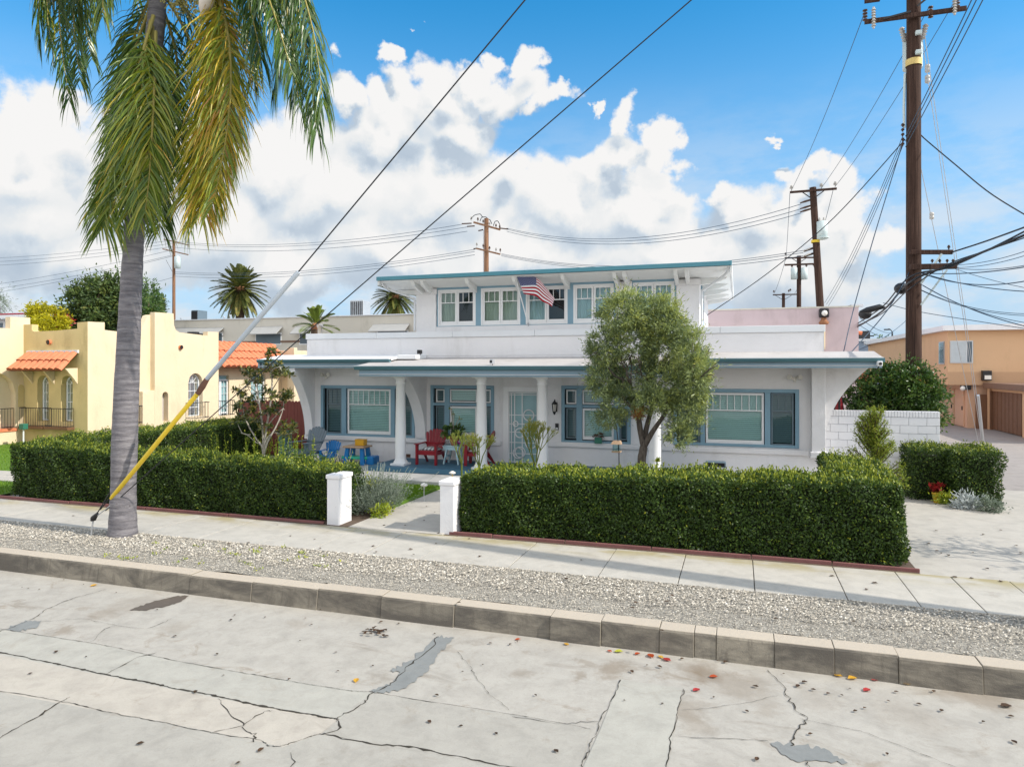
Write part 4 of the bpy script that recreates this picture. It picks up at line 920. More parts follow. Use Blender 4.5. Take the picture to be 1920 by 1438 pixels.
mb = MB(); crown(mb, lob, 1750, 30, .088, .018, .075, (.0,.80), .1, shell=.68)
rt_ = [l for l in lob if l[0] > -1.75]; crown(mb, [(a+.06,b-.1,c,d,e,f) for a,b,c,d,e,f in rt_], 330, 28, .088, .018, .08, (.35,.85), .1, shell=.8)  # sun side put into leaf colour: extra sprays of brighter, yellower leaves
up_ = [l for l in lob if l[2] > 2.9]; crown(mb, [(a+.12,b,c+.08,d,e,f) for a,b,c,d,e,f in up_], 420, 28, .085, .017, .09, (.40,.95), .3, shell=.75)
for (x,y) in ((1112,700),(1118,655),(1145,790),(1265,805),(1278,812),(1288,800),(1302,690),(1308,735),(1185,562),(1235,570)):
    c = q(x,y); crown(mb, [(*c,.16,.16,.16)], 14, 26, .085, .016, .07, (.1,.8), -.2 if y > 690 else .3)
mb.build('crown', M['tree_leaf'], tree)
nest = q(1198,772,-.28); mb = MB()
for k in range(260):
    v = unit(1)[0]*(.13,.13,.14); mb.leaves([nest+v],[np.cross(v,(0,0,1))+unit(1)[0]*.05],[v],.12,.018,0,RNG.random())
mb.ball(nest,.11); tag(mb.build('dried_nest_ball', M['deadleaf'] if False else paint('dry_fibre',(.30,.14,.04,1),.9,.3,14), None, org=tuple(nest)), 'round orange-brown ball hanging in the fork of the yard tree', 'hanging ornament')
# ---- small magnolia with pale stems
mg = thing('magnolia', 'young magnolia with pale bare stems and glossy leaf clusters behind the left hedge', 'tree', (-12.15,15.5,0))
q = lambda x, y, dy=0: onY(x,y,15.5+dy); mb = MB(); b0 = q(492,880); b0[2] = 0
ends = []
for pp, r in (([(494,845),(480,822),(462,790),(455,762),(448,735)],.03),([(494,845),(492,800),(487,760),(482,720),(492,700)],.035),([(495,845),(500,800),(508,750),(510,710),(506,680)],.04),([(497,842),(520,795),(530,768),(533,745)],.03),
              ([(495,840),(510,812),(530,815),(546,812)],.025),([(470,815),(455,812),(446,795)],.018),([(505,740),(520,715),(528,700)],.018),([(485,740),(465,725),(450,740)],.016),([(487,760),(470,735),(462,720)],.016),([(506,700),(516,690),(530,688)],.016),([(500,800),(526,770),(534,768)],.016),([(492,842),(478,828),(463,815),(452,812)],.02)):
    P = [q(x,y,RNG.normal()*.12) for x,y in pp]
    if pp[0][1] >= 838: P = [np.array((b0[0]+RNG.normal()*.03,b0[1],0))]+P
    mb.tube(spline(P,14),np.linspace(r,r*.35,14),7); ends.append(P[-1]); ends.append(P[-2])
mb.build('stem', M['bark_pale'], mg)
mb = MB(); tips = [(448,735),(470,720),(455,745),(482,700),(505,668),(510,660),(528,690),(540,698),(500,690),(490,715),(475,705),(462,695),(515,700),(500,735),(512,745),(530,745),(540,742),(495,770),(508,775),(452,770),(440,762),(470,760),(530,800),(546,805),(525,812),(448,790),(465,782),(485,790),(535,750),(520,690),(480,745),(545,800),(505,800),(515,765),(475,770)]
for (x,y) in tips:
    for j in range(6):
        c = q(x+RNG.normal()*6,y+RNG.normal()*5,RNG.normal()*.25); k = 13; d = unit(k)*(1,1,.6)+(0,0,.25)
        mb.leaves(np.tile(c,(k,1)), d, unit(k)*.6+(0,0,1), .15*(.7+.5*RNG.random(k)), .052, 0, RNG.random(k))
mb.build('foliage', M['magnolia'], mg)
# ---- low plants
def bush(name, label, cat, mat, c, lobes, nclump, per, L, W, spread, org=None, rnd=(0,1), up=.2, group=None, shell=.5, trunk=None):
    t = None; mb = MB(); crown(mb, [(c[0]+a,c[1]+b,c[2]+d,rx,ry,rz) for a,b,d,rx,ry,rz in lobes], nclump, per, L, W, spread, rnd, up, shell=shell)
    if trunk:
        t = thing(name, label, cat, (c[0],c[1],0), group); mb.build('crown', M[mat], t)
        m2 = MB(); trunk(m2); m2.build('trunk', M['bark_brown'], t); return t
    return tag(mb.build(name, M[mat], None, org=(c[0],c[1],0)), label, cat, group)
c = (-7.42,13.3,0)
mb = MB()
for k in range(1500):
    o = RNG.normal(size=2)*(.17,.26); p = np.array((c[0]+o[0]*.8,c[1]+o[1]*.8,.0)); d = np.array((o[0]*1.3,o[1]*1.3,.85))+RNG.normal(size=3)*.15; d /= np.linalg.norm(d); ln = .40+.38*RNG.random()
    S_ = [p+d*ln*f+(0,0,-.10*f*f) for f in (.3,.6,1)]
    for i in range(7):
        f = .25+.75*i/6; b_ = p+d*ln*f; mb.leaves([b_,b_],[d+unit(1)[0]*.8,d+unit(1)[0]*.8],unit(2),.055,.010,0,RNG.random(2)*.8)
for k in range(70):
    o = RNG.normal(size=2)*.3; p = np.array((c[0]+o[0],c[1]+o[1],.45)); d = np.array((o[0]*.9+.12,o[1],.8)); d /= np.linalg.norm(d); mb.tube([p,p+d*.3,p+d*(.45+.15*RNG.random())],[.005,.004,.006],4,0,.95)
tag(mb.build('lavender', M['lavender'], None, org=c), 'silvery lavender bush with grey flower stalks beside the left pillar', 'shrub')
bush('lime_shrub','low lime-green leafy plant at the foot of the left pillar','plant','lime',(-7.0,12.75,0),[(0,0,.10,.16,.14,.12),(-.12,.2,.12,.15,.15,.12)],60,9,.075,.035,.05)
bush('lime_shrub','yellow-green shrub between the left pillar and the lavender','plant','lime',(-7.55,13.2,0),[(0,.1,.40,.14,.2,.22)],50,9,.08,.03,.06)
cx = onY(1640,850,16.6); mb = MB()
n = 130
for k in range(n):
    z0 = .02+.98*RNG.random()**1.1; a = RNG.random()*6.283; lo = (1.18-z0)*.55+.08; e = np.array((cos(a)*lo,sin(a)*lo,.30+.25*RNG.random()))
    p = np.array((cx[0],16.8,z0*1.75)); P = spline([p,p+e*.5+(0,0,.0),p+e],9); mb.tube(P,[.010]*8+[.004],4,1)
    for f in P[1:]:
        m_ = 15; mb.leaves(np.tile(f,(m_,1))+RNG.normal(size=(m_,3))*.03, unit(m_)*.7+e, unit(m_), .06, .015, 0, np.clip(.2+.6*RNG.random(m_)+.2*(RNG.random(m_)>.8),0,1))
for z in np.linspace(1.4,2.2,26):
    m_ = 28; mb.leaves(np.tile((cx[0],16.8,z),(m_,1))+RNG.normal(size=(m_,3))*(.07*(2.5-z),.07*(2.5-z),.04), unit(m_)+(0,0,1), unit(m_), .07, .016, 0, .3+.6*RNG.random(m_))
mb.tube([(cx[0],16.8,0),(cx[0],16.8,2.2)],[.04,.01],6,1)
tag(mb.build('juniper', [M['conifer'],M['bark_brown']], None, org=(cx[0],16.8,0)), 'yellow-green upright juniper with spreading arms in front of the white block wall', 'conifer')
q = lambda x, y, Y=21.6: onY(x,y,Y); lob = []; s = 1297/20.2
for (x,y,r,dY) in ((1620,735,36,0),(1660,715,40,.3),(1705,722,48,.2),(1738,740,34,0),(1600,745,22,.2),(1640,765,40,.4),(1690,765,46,.3),(1735,768,34,.2),(1680,695,22,.2),(1720,700,24,.3)):
    lob.append((*q(x,y+(8 if y < 730 else 5),21.5+dY),r*.92/s,r*.92/s,r*.9/s))
bt = thing('garden_bush', 'large dense round bush rising behind the white block wall around the pole', 'bush', (4.2,21.7,0))
mb = MB(); crown(mb, lob, 1400, 16, .10, .045, .09, (0,1), .1); mb.build('crown', M['bush_leaf'], bt)
mb = MB()
for l in lob: limb(mb,(4.1+RNG.normal()*.3,21.8,0),l[:3],.05,.02)
mb.build('trunk', M['bark_brown'], bt)
# euphorbia plants behind the right hedge
def pencil(x, y, h, wdt, label, seed, top=None):
    r_ = random.Random(seed); mb = MB()
    def br(p, d, ln, r, k, v):
        e = p+d*ln; mb.tube([p,e],[r,r*.8],5,0,v)
        if k:
            for _ in range(3 if k > 1 else 4):
                nd = d+np.array((r_.gauss(0,.42),r_.gauss(0,.42),.25)); nd /= np.linalg.norm(nd); br(e,nd,ln*r_.uniform(.55,.8),r*.72,k-1,min(1,v+.12))
    p = np.array((x,y,.0)); br(p,np.array((0,0,1.)),h*.42,.028,0,.1)
    for _ in range(wdt):
        d = np.array((r_.gauss(0,.25),r_.gauss(0,.25),1)); d /= np.linalg.norm(d); br(p+(0,0,h*.40),d,h*.20,.016,4 if wdt > 3 else 3,.2)
    tag(mb.build('pencil_plant', M['euph'], None, org=(x,y,0)), label, 'plant', 'pencil-stemmed plants along the right hedge')
pencil(-4.52,15.6,1.95,5,'tall pencil-stemmed green plant in front of the third column',3)
pencil(-6.0,15.8,1.62,4,'pencil-stemmed green plant in front of the second column',5)
pencil(-6.55,16.0,1.75,3,'thin yellowish pencil-stemmed plant left of the second column',9)
# succulents and sprigs that show over the hedge
def rosette(c, label, m='lime', n=26, L=.14, name='succulent'):
    mb = MB(); d = unit(n)*(1,1,.5)+(0,0,.45); mb.leaves(np.tile(c,(n,1)), d, unit(n)*.3+(0,0,1), L, .05, 0, RNG.random(n)); mb.tube([(c[0],c[1],0),c],.015,5,0,.1)
    tag(mb.build(name, M[m], None, org=(c[0],c[1],0)), label, 'plant')
rosette(onY(1232,866,14.3), 'yellow-green rosette plant above the hedge right of the yard tree')
def dry(c, h, label, n=12, mname='rachis'):
    mb = MB()
    for k in range(n):
        p = np.array((c[0]+RNG.normal()*.1,c[1],0)); e = p+np.array((RNG.normal()*.18,RNG.normal()*.1,h*(.7+.4*RNG.random()))); limb(mb,p,e,.010,.005,.1,6)
        for j in range(5):
            f = p+(e-p)*(.5+.5*j/4); mb.leaves([f,f],unit(2),unit(2),.06,.02,1,RNG.random(2)*.6)
    tag(mb.build('garden_shrub', [M['bark_pale'],M['lime']], None, org=(c[0],c[1],0)), label, 'shrub')
dry((-9.35,14.6),1.05,'bare twiggy shrub with pale stems at the end of the left hedge',14)
mb = MB(); crown(mb,[(-9.6,14.2,.75,.45,.35,.30),(-10.3,14.6,.8,.5,.35,.28)],120,14,.06,.028,.07,(.1,.9)); tag(mb.build('garden_shrub', M['bush_leaf'], None, org=(-9.8,14.4,0)), 'leafy green shrub behind the end of the left hedge', 'shrub')
mb = MB()
for k in range(60):
    x = -13.6+RNG.random()*2.6; p = np.array((x,15.2+RNG.random()*1.2,.3)); e = p+(RNG.normal()*.1,0,.75+.35*RNG.random()); mb.tube([p,e],.006,4,0,.1)
    for j in range(9): f = p+(e-p)*(.35+.65*j/8); mb.leaves([f],unit(1)*.7+(0,0,.6),unit(1),.08,.022,0,.3+.7*RNG.random())
tag(mb.build('garden_shrub', M['lime'], None, org=(-12.3,15.8,0)), 'row of yellowish sprigs behind the left hedge below the fence', 'shrub')
# bed at the foot of the driveway hedge
t = thing('poinsettia', 'red poinsettia in a yellow pot by the driveway hedge', 'potted plant', (*onZ(1757,942,.02)[:2],0)); c = onZ(1757,942,.02)
MB().lathe([(.07,0),(.10,.2),(.11,.2),(.11,.24),(.09,.24)],(c[0],c[1],.015),16).build('pot', M['yellowpot'], t)
mb = MB(); n = 90; d = unit(n)*(1,1,.7)+(0,0,.35); mb.leaves(np.tile((c[0],c[1],.34),(n,1))+RNG.normal(size=(n,3))*.06, d, unit(n)*.5+(0,0,1), .13, .06); mb.build('foliage', M['redleaf'], t)
for (px_,py_,mm,lb,nm,k,L_,W_) in ((1812,952,'miller','silvery white dusty plant at the foot of the driveway hedge','silver_plant',80,.10,.03),(1855,958,'lavender','grey-green mound at the right foot of the driveway hedge','mound_plant',70,.06,.025),(1735,930,'bush_leaf','small green plant left of the red poinsettia','bedding_plant',26,.08,.03),(1775,945,'lime','small light green plant right of the yellow pot','bedding_plant',26,.07,.03),(1712,922,'conifer','feathery dark green tuft at the left foot of the driveway hedge','tuft_plant',34,.10,.012)):
    c = onZ(px_,py_,.03); mb = MB(); cc_ = crown(mb,[(c[0],c[1],.12,.22 if k > 60 else .12,.18 if k > 60 else .1,.14)],k,10,L_,W_,.06,(0,1),.4)
    for p_ in cc_: mb.tube([(c[0],c[1],0),p_],.004,4,0,.1)
    tag(mb.build(nm, M[mm], None, org=(c[0],c[1],0)), lb, 'plant')
# bare street tree just outside the right edge: its branches throw the broken shade on the driveway
bt2 = thing('bare_tree', 'bare-branched small tree right of the driveway', 'tree', (8.6,12.6,0)); mb = MB(); tw = []
def fork_(p, d, ln, r, k):
    e = p+d*ln; limb(mb, p, e, r, r*.65, .08, 5)
    if k == 0: tw.append(e); return
    for _ in range(3):
        nd = d+RNG.normal(size=3)*(.50,.50,.30)+(0,0,.10); nd /= np.linalg.norm(nd); fork_(e, nd, ln*.74, r*.58, k-1)
fork_(np.array((8.6,12.6,0)), np.array((0,.02,1.)), 1.5, .11, 4); mb.build('trunk', M['bark'], bt2)
mb = MB(); tw = np.repeat(np.array(tw),9,0); k_ = len(tw); mb.leaves(tw+RNG.normal(size=(k_,3))*.10, unit(k_), unit(k_), .10, .06, 0, RNG.random(k_)); mb.build('foliage', M['orangeleaf'], bt2)
# ================================================================ NEIGHBOURING BUILDINGS
def arch_pts(a, b, z0, zs, n=14):
    """outline of an arched opening between a and b: sill z0, springing zs (semicircle above)"""
    m, r = (a+b)/2, (b-a)/2
    return [(a,z0)]+[(m-r*cos(t),zs+r*sin(t)) for t in np.linspace(0,pi,n)]+[(b,z0)]
def wall_profile(mb, prof, arches, to3, depth, mi=0, mback=1):
    """wall face with arched holes, cut into vertical strips; prof(s)=top height; to3(s,z,d) maps to space (d = depth into the wall)"""
    s0, s1, z0 = prof[0][0], prof[-1][0], arches['z0']
    tops = lambda s: np.interp(s, [p[0] for p in prof], [p[1] for p in prof])
    cuts = sorted({round(p[0],4) for p in prof} | {round(v,4) for A in arches['list'] for v in np.linspace(A[0],A[1],17)})
    for a, b in zip(cuts[:-1], cuts[1:]):
        if b-a < 2e-4: continue
        e = 1e-4; A = next((A for A in arches['list'] if A[0]-1e-3 < (a+b)/2 < A[1]+1e-3), None); ta, tb_ = tops(a+e), tops(b-e)
        if A is None: mb._add([to3(a,z0,0),to3(b,z0,0),to3(b,tb_,0),to3(a,ta,0)], [(0,1,2,3)], mi)
        else:
            m, r = (A[0]+A[1])/2, (A[1]-A[0])/2; f = lambda s: A[3]+sqrt(max(0,r*r-(s-m)**2))*A[4]/r
            if A[2] > z0: mb._add([to3(a,z0,0),to3(b,z0,0),to3(b,A[2],0),to3(a,A[2],0)], [(0,1,2,3)], mi)
            mb._add([to3(a,f(a),0),to3(b,f(b),0),to3(b,tb_,0),to3(a,ta,0)], [(0,1,2,3)], mi)
            mb._add([to3(a,f(a),0),to3(a,f(a),depth),to3(b,f(b),depth),to3(b,f(b),0)], [(0,1,2,3)], mi)
            mb._add([to3(a,A[2],0),to3(b,A[2],0),to3(b,A[2],depth),to3(a,A[2],depth)], [(0,1,2,3)], mi)
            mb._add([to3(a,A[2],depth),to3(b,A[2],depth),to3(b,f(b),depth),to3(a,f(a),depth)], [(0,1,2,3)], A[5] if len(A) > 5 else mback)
    for A in arches['list']:
        for s in A[:2]: mb._add([to3(s,A[2],0),to3(s,A[2],depth),to3(s,A[3],depth),to3(s,A[3],0)], [(0,1,2,3)], mi)
    # coping and back so that the parapet has thickness
    for (a,za),(b,zb) in zip(prof[:-1],prof[1:]):
        mb._add([to3(a,za,0),to3(b,zb,0),to3(b,zb,.28),to3(a,za,.28)], [(0,1,2,3)], mi)
        if b-a > .02: mb._add([to3(a,z0,.28),to3(b,z0,.28),to3(b,zb,.28),to3(a,za,.28)], [(3,2,1,0)], mi)
def arched_window(parent, a, b, z0, zs, rise, to3, d, label=None):
    mb = MB(); m, r = (a+b)/2, (b-a)/2
    P = [(a,z0)]+[(m-r*cos(t),zs+rise*sin(t)) for t in np.linspace(0,pi,15)]+[(b,z0)]
    mb.tube([to3(s,z,d) for s,z in P]+[to3(a,z0,d)],.034,6,cap=False,smooth=False)
    for f in (.33,.67): s = a+(b-a)*f; mb.tube([to3(s,z0,d),to3(s,zs,d)],.014,4)
    for k in range(1,5): z = z0+(zs-z0)*k/4; mb.tube([to3(a,z,d),to3(b,z,d)],.014,4)
    for t in (.8,1.57,2.34): mb.tube([to3(m,zs,d),to3(m-r*cos(t),zs+rise*sin(t),d)],.013,4)
    mb.tube([to3(m-r*.3*cos(t),zs+rise*.3*sin(t),d) for t in np.linspace(0,pi,9)],.012,4)
    w = mb.build('window', M['white_trim'], parent)
    MB().poly([to3(s,z,d+.03) for s,z in P]).build('pane', M['glass'], w)
    for a_, b_ in ((a+.02,a+(b-a)*.30),(b-(b-a)*.30,b-.02)):
        G = [[to3(s,z,d+.07+.012*sin(s*40)) for z in (z0,zs+rise*.3)] for s in np.linspace(a_,b_,12)]; MB().grid(G).build('curtain', M['slate'], w)
    return w
def railing(parent, pts, z0, z1, n):
    mb = MB(); P = [np.array((*p,0)) for p in pts]; L_ = [np.linalg.norm(P[i+1]-P[i]) for i in range(len(P)-1)]; tot = sum(L_)
    for z in (z0+.04,z1): mb.tube([p+(0,0,z) for p in P],.016,5,smooth=False)
    for k in range(n+1):
        s = tot*k/n
        for i, l in enumerate(L_):
            if s <= l+1e-6: p = P[i]+(P[i+1]-P[i])*s/l; break
            s -= l
        mb.tube([p+(0,0,z0),p+(0,0,z1)],.009,4)
    return mb.build('railing', M['iron'], parent)
def tiles(parent, e0, e1, r0, r1, ncol, nrow, rad, name='tile_roof'):
    """barrel tiles; e0-e1 the eave line, r0-r1 the ridge line"""
    mb = MB(); e0,e1,r0,r1 = [np.array(v,float) for v in (e0,e1,r0,r1)]
    nrm = np.cross(e1-e0, r0-e0); nrm /= np.linalg.norm(nrm)
    if nrm[2] < 0: nrm = -nrm
    for c in range(ncol):
        f = (c+.5)/ncol; a, b = e0+(e1-e0)*f, r0+(r1-r0)*f; sd_ = (e1-e0)/np.linalg.norm(e1-e0)
        for k in range(nrow):
            p = a+(b-a)*(k-.03)/nrow; q_ = a+(b-a)*min(1,(k+1.06)/nrow); j = RNG.normal()*.012; V = []
            for pt, rr, lift in ((p,rad*1.06,.05),(q_,rad*.88,.015)):
                for t in np.linspace(0,pi,8): V.append(pt+sd_*(j+rr*cos(t))+nrm*(lift+rr*.85*sin(t)))
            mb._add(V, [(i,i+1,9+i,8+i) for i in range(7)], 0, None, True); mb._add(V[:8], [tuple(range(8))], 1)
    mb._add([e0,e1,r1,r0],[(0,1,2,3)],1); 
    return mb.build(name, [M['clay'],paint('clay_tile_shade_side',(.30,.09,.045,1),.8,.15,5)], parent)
XS = -24.7
sp = thing('stucco_house', 'yellow flat-roofed stucco house with stepped parapets, clay tile awning and arched windows', 'house', (XS,21,0))
tF = lambda s, z, d: (s, 21+d, z)                      # front face, s = X
tR = lambda s, z, d: (XS-d, s, z)                      # face towards the white house, s = Y
tR2 = lambda s, z, d: (XS+.25-d, s, z)
tL = lambda s, z, d: (-28.2-d, s, z)
w1, w2 = (-27.43,-26.80,.92,2.46,.33), (-26.12,-25.49,.92,2.46,.33)
mb = MB(); wall_profile(mb, [(-28.2,4.90),(-27.74,4.90),(-27.739,4.66),(-27.6,4.60),(-26.4,4.62),(-25.25,4.68),(-25.249,4.93),(XS,4.95)], {'z0':-.05,'list':[w1,w2]}, tF, .36)
mb.build('front_wall', [M['cream_shade'],M['dark_in']], sp)
wa = (22.65,23.30,.95,2.45,.34)
mb = MB(); wall_profile(mb, [(21,4.95),(21.78,4.97),(21.781,4.66),(22.9,4.60),(23.35,4.66),(23.6,4.80),(23.8,5.10),(23.95,5.40),(24.1,5.45)], {'z0':-.05,'list':[wa]}, tR, .34)
mb.build('side_wall', [M['cream'],M['dark_in']], sp)
wb = (26.06,26.97,.80,2.40,.45); ni = (24.52,24.86,.70,1.86,.17,0)
mb = MB(); wall_profile(mb, [(24.1,5.56),(25.17,5.58),(25.20,5.05),(25.30,4.84),(25.5,4.74),(27.30,4.66),(27.301,4.86),(28.04,4.88)], {'z0':-.05,'list':[wb,ni]}, tR2, .34)
mb._add([tR(24.1,-.05,0),tR2(24.1,-.05,0),tR2(24.1,5.56,0),tR(24.1,5.56,0)],[(0,1,2,3)],0)
mb._add([tR(28.04,-.05,0),tR2(28.04,-.05,0),tR2(28.04,4.88,0),tR(28.04,4.88,0)],[(0,1,2,3)],0)
mb.build('chimney_wall', [M['cream'],M['dark_in']], sp)
mb = MB(); mb.prism([(XS+.002,23.45,-.05),(XS+.002,24.098,-.05),(XS+.002,24.098,2.12),(XS+.002,23.62,1.98),(XS+.002,23.45,2.08)], (.245,0,0)); mb.build('chimney_base', M['cream'], sp)
pa = (18.9,20.66,.62,2.05,.88)
mb = MB(); wall_profile(mb, [(13.5,4.72),(19.0,4.70),(20.45,4.71),(20.451,5.18),(21.28,5.20)], {'z0':-.05,'list':[pa]}, tL, .30, mback=0)
mb.build('entry_wall', [M['cream'],M['dark_in']], sp)
mb = MB(); mb.box(-29.6,-28.51,18.4,20.99,0,.60); mb.box(-29.7,-29.6,18.0,21.4,0,4.2); mb.build('entry_recess', M['cream'], sp)
mb = MB(); mb.box(-28.52,-28.16,18.85,20.72,.52,.64); mb.build('brick_sill', M['clay'], sp)
mb = MB(); P = [(-28.185,s,z) for s,z in arch_pts(20.75,20.98,1.5,2.3)]; mb.prism(P[::-1],(.03,0,0)); mb.build('niche', M['cream_shade'], sp)
railing(sp, [(-28.25,18.95),(-28.25,20.62)], .66, 1.45, 14)
for w, t3, d in ((w1,tF,.24),(w2,tF,.24),(wa,tR,.20),(wb,tR2,.20)): arched_window(sp, w[0]+.05, w[1]-.05, w[2]+.04, w[3], w[4]-.05, t3, d)
for x0, x1 in ((-28.05,-26.80),(-26.64,-25.42)):
    railing(sp, [(x0,20.98),(x0,20.72),(x1,20.72),(x1,20.98)], .72, 1.47, 14); MB().box(x0-.03,x1+.03,20.68,20.998,.62,.715).build('balcony_ledge', M['brown'], sp)
for s0, s1, xx in ((22.55,23.4,XS),(25.9,27.1,XS+.25)): railing(sp, [(xx+.01,s0),(xx+.28,s0),(xx+.28,s1),(xx+.01,s1)], .72, 1.47, 10)
tiles(sp, (-28.05,20.25,2.98), (-25.15,20.25,2.98), (-27.9,20.96,3.68), (-25.2,20.96,3.68), 9, 2, .165, 'tile_awning')
MB().box(-27.95,-25.15,20.93,20.998,3.70,3.82).build('awning_flashing', M['white'], sp)
for x in (-27.7,-26.5,-25.25):
    MB().prism([(x-.04,20.99,3.1),(x-.04,20.45,3.08),(x-.04,20.80,2.70),(x-.04,20.99,2.45)],(.08,0,0)).build('awning_bracket', M['cream'], sp)
for c, t3 in (((-26.72,4.15),tF),((25.55,4.05),tR2),((22.5,4.05),tR)):
    mb = MB(); p = np.array(t3(c[0],c[1],.05)); q_ = np.array(t3(c[0],c[1],-.10)); mb.tube([p,q_],.10,14,cap=False); mb.tube([q_,p],.075,14,mi=1); mb.build('drain_pipe', [M['clay'],M['black']], sp)
# rear wing with tile roof and french doors
mb = MB(); ops = [(28.25,29.32,.70,2.74),(31.0,32.2,.70,2.74)]
t5 = lambda s, z, d: (-24.9-d, s, z)
for a, b in ((28.0,28.25),(29.32,31.0),(32.2,33.6)): mb._add([t5(a,-.05,0),t5(b,-.05,0),t5(b,3.4,0),t5(a,3.4,0)],[(0,1,2,3)])
for a, b, c, d in ops:
    mb._add([t5(a,d,0),t5(b,d,0),t5(b,3.4,0),t5(a,3.4,0)],[(0,1,2,3)]); mb._add([t5(a,-.05,0),t5(b,-.05,0),t5(b,c,0),t5(a,c,0)],[(0,1,2,3)])
    for s in (a,b): mb._add([t5(s,c,0),t5(s,c,.2),t5(s,d,.2),t5(s,d,0)],[(0,1,2,3)])
    mb._add([t5(a,d,0),t5(b,d,0),t5(b,d,.2),t5(a,d,.2)],[(0,1,2,3)])
mb.build('rear_wall', M['cream'], sp)
for a, b, c, d in ops:
    mb = MB(); t6 = lambda s, z: t5(s,z,.12)
    for s in (a+.03,b-.03,(a+b)/2-.04,(a+b)/2+.04): mb.obox(t6(s,c),t6(s,d-.25),.07,.05,(1,0,0))
    for z in (c+.12,d-.25,d): mb.obox(t6(a,z),t6(b,z),.06,.07)
    for s in ((a*3+b)/4,(a+3*b)/4): mb.obox(t6(s,c),t6(s,d-.25),.02,.02,(1,0,0))
    for k in range(1,5): mb.obox(t6(a,c+(d-c)*k/5.6),t6(b,c+(d-c)*k/5.6),.02,.02)
    fd = mb.build('french_door', M['white_trim'], sp); MB()._add([t5(a,c,.16),t5(b,c,.16),t5(b,d,.16),t5(a,d,.16)],[(0,1,2,3)]).build('pane', M['glass'], fd); MB()._add([t5(a,c,.19),t5(b,c,.19),t5(b,d,.19),t5(a,d,.19)],[(0,1,2,3)]).build('curtain', M['curtain_white'], fd)
    railing(sp, [(-24.89,a-.05),(-24.6,a-.05),(-24.6,b+.05),(-24.89,b+.05)], .70, 1.45, 12)
tiles(sp, (-24.15,28.05,3.10), (-24.15,33.9,3.10), (-25.65,28.05,4.28), (-25.65,33.9,4.28), 15, 3, .19)
mb = MB()
for k in range(14): y = 28.1+k*.42; mb.tube([(-25.66,y,4.40),(-25.66,y+.45,4.36)],[.13,.115],8)
mb.build('ridge_tiles', M['clay'], sp)
mb = MB(); mb.box(-26.2,-23.9,33.6,38.0,-.05,4.10); mb.box(-24.28,-23.82,33.3,33.6,-.05,4.25); mb.build('rear_block', M['cream'], sp, bevel=.02)
mb = MB(); mb.box(-24.6,-23.85,36.0,37.0,4.102,5.0); mb.build('chimney', M['cream'], sp, bevel=.02)
MB().tube([(-24.2,36.4,5.0),(-24.2,36.4,5.55),(-24.2,36.4,5.56),(-24.2,36.4,5.75)],[.14,.14,.19,.19],12).build('flue', M['steel'], sp)
mb = MB(); mb.box(-34,-24.98,21.3,23.9,-.05,4.2); mb.box(-34,-24.72,24.3,27.9,-.05,4.2); mb.box(-34,-25.14,27.9,38,-.05,3.0); mb.box(-40,-30.2,13.5,21.2,0,4.2); mb.build('flat_roof', M['roof'], sp)
mb = MB()
for k in range(3): mb.obox((-25.6,27.6+k*.3,4.8),(-26.6,25.3,4.75),.05,.05)
mb.box(-25.4,-24.9,27.0,27.25,4.66,4.85); mb.build('roof_conduit', M['iron'], sp)
# meter box on a post at the corner of the yellow house
t = thing('meter_box', 'small dark green box on a pale pipe by the corner of the yellow house', 'meter box', (-28.6,20.6,0)); c = onY(44,800,20.2)
MB().box(c[0]-.13,c[0]+.13,20.1,20.3,c[2]-.10,c[2]+.12).build('box', M['greenpot'], t, bevel=.015); MB().tube([(c[0],20.2,0),(c[0],20.2,c[2]-.1)],.03,8).build('post', M['flash'], t)
# red-brown fence beside the white house
def fence(x0, x1, y, z, label):
    t = thing('wooden_fence', label, 'fence', ((x0+x1)/2,y,0)); mb = MB(); x = x0
    while x < x1-.02:
        h = z+RNG.normal()*.006; a, b = x+.004, x+.136
        mb.prism([(a,y,0),(b,y,0),(b,y,h-.04),(b-.035,y,h),(a+.035,y,h),(a,y,h-.04)],(0,.02,0)); x += .14
    mb.build('boards', M['fence'], t)
    for xx in np.linspace(x0,x1,3): MB().box(xx-.05,xx+.05,y+.021,y+.12,0,z-.1).build('post', M['fence'], t)
    m2 = MB(); m2.box(x0,x1,y+.021,y+.06,.4,.5); m2.box(x0,x1,y+.021,y+.06,z-.5,z-.4); m2.build('rails', M['fence'], t)
fence(-17.4,-13.3,21.0,1.93,'dark red-brown board fence joining the left corner of the white house')
# white block wall at the right
t = thing('block_wall', 'white painted concrete block wall with a ribbed brick top course', 'wall', (3.5,19.8,0)); mb = MB()
for k in range(9):
    z = k*.205; off = .2*(k % 2)
    for x in np.arange(2.09-off,4.82,.405):
        a, b = max(2.09,x)+.004, min(4.81,x+.405)-.004
        if b-a > .03: mb.box(a,b,19.8+RNG.normal()*.0015,20.0,z+.004,z+.201)
mb.build('blocks', M['block'], t, bevel=.006); MB().box(2.1,4.8,19.814,19.99,0,1.845).build('mortar', paint('painted_mortar',(.40,.40,.43,1),.9,.1), t)
mb = MB()
for x in np.arange(2.09,4.80,.068): mb.box(x+.005,x+.063,19.795,20.0,1.85,2.0)
mb.build('brick_course', M['block'], t, bevel=.004)
MB().box(2.1,4.8,19.810,19.99,1.848,1.995).build('mortar', paint('painted_mortar_top',(.45,.45,.48,1),.9,.1), t)
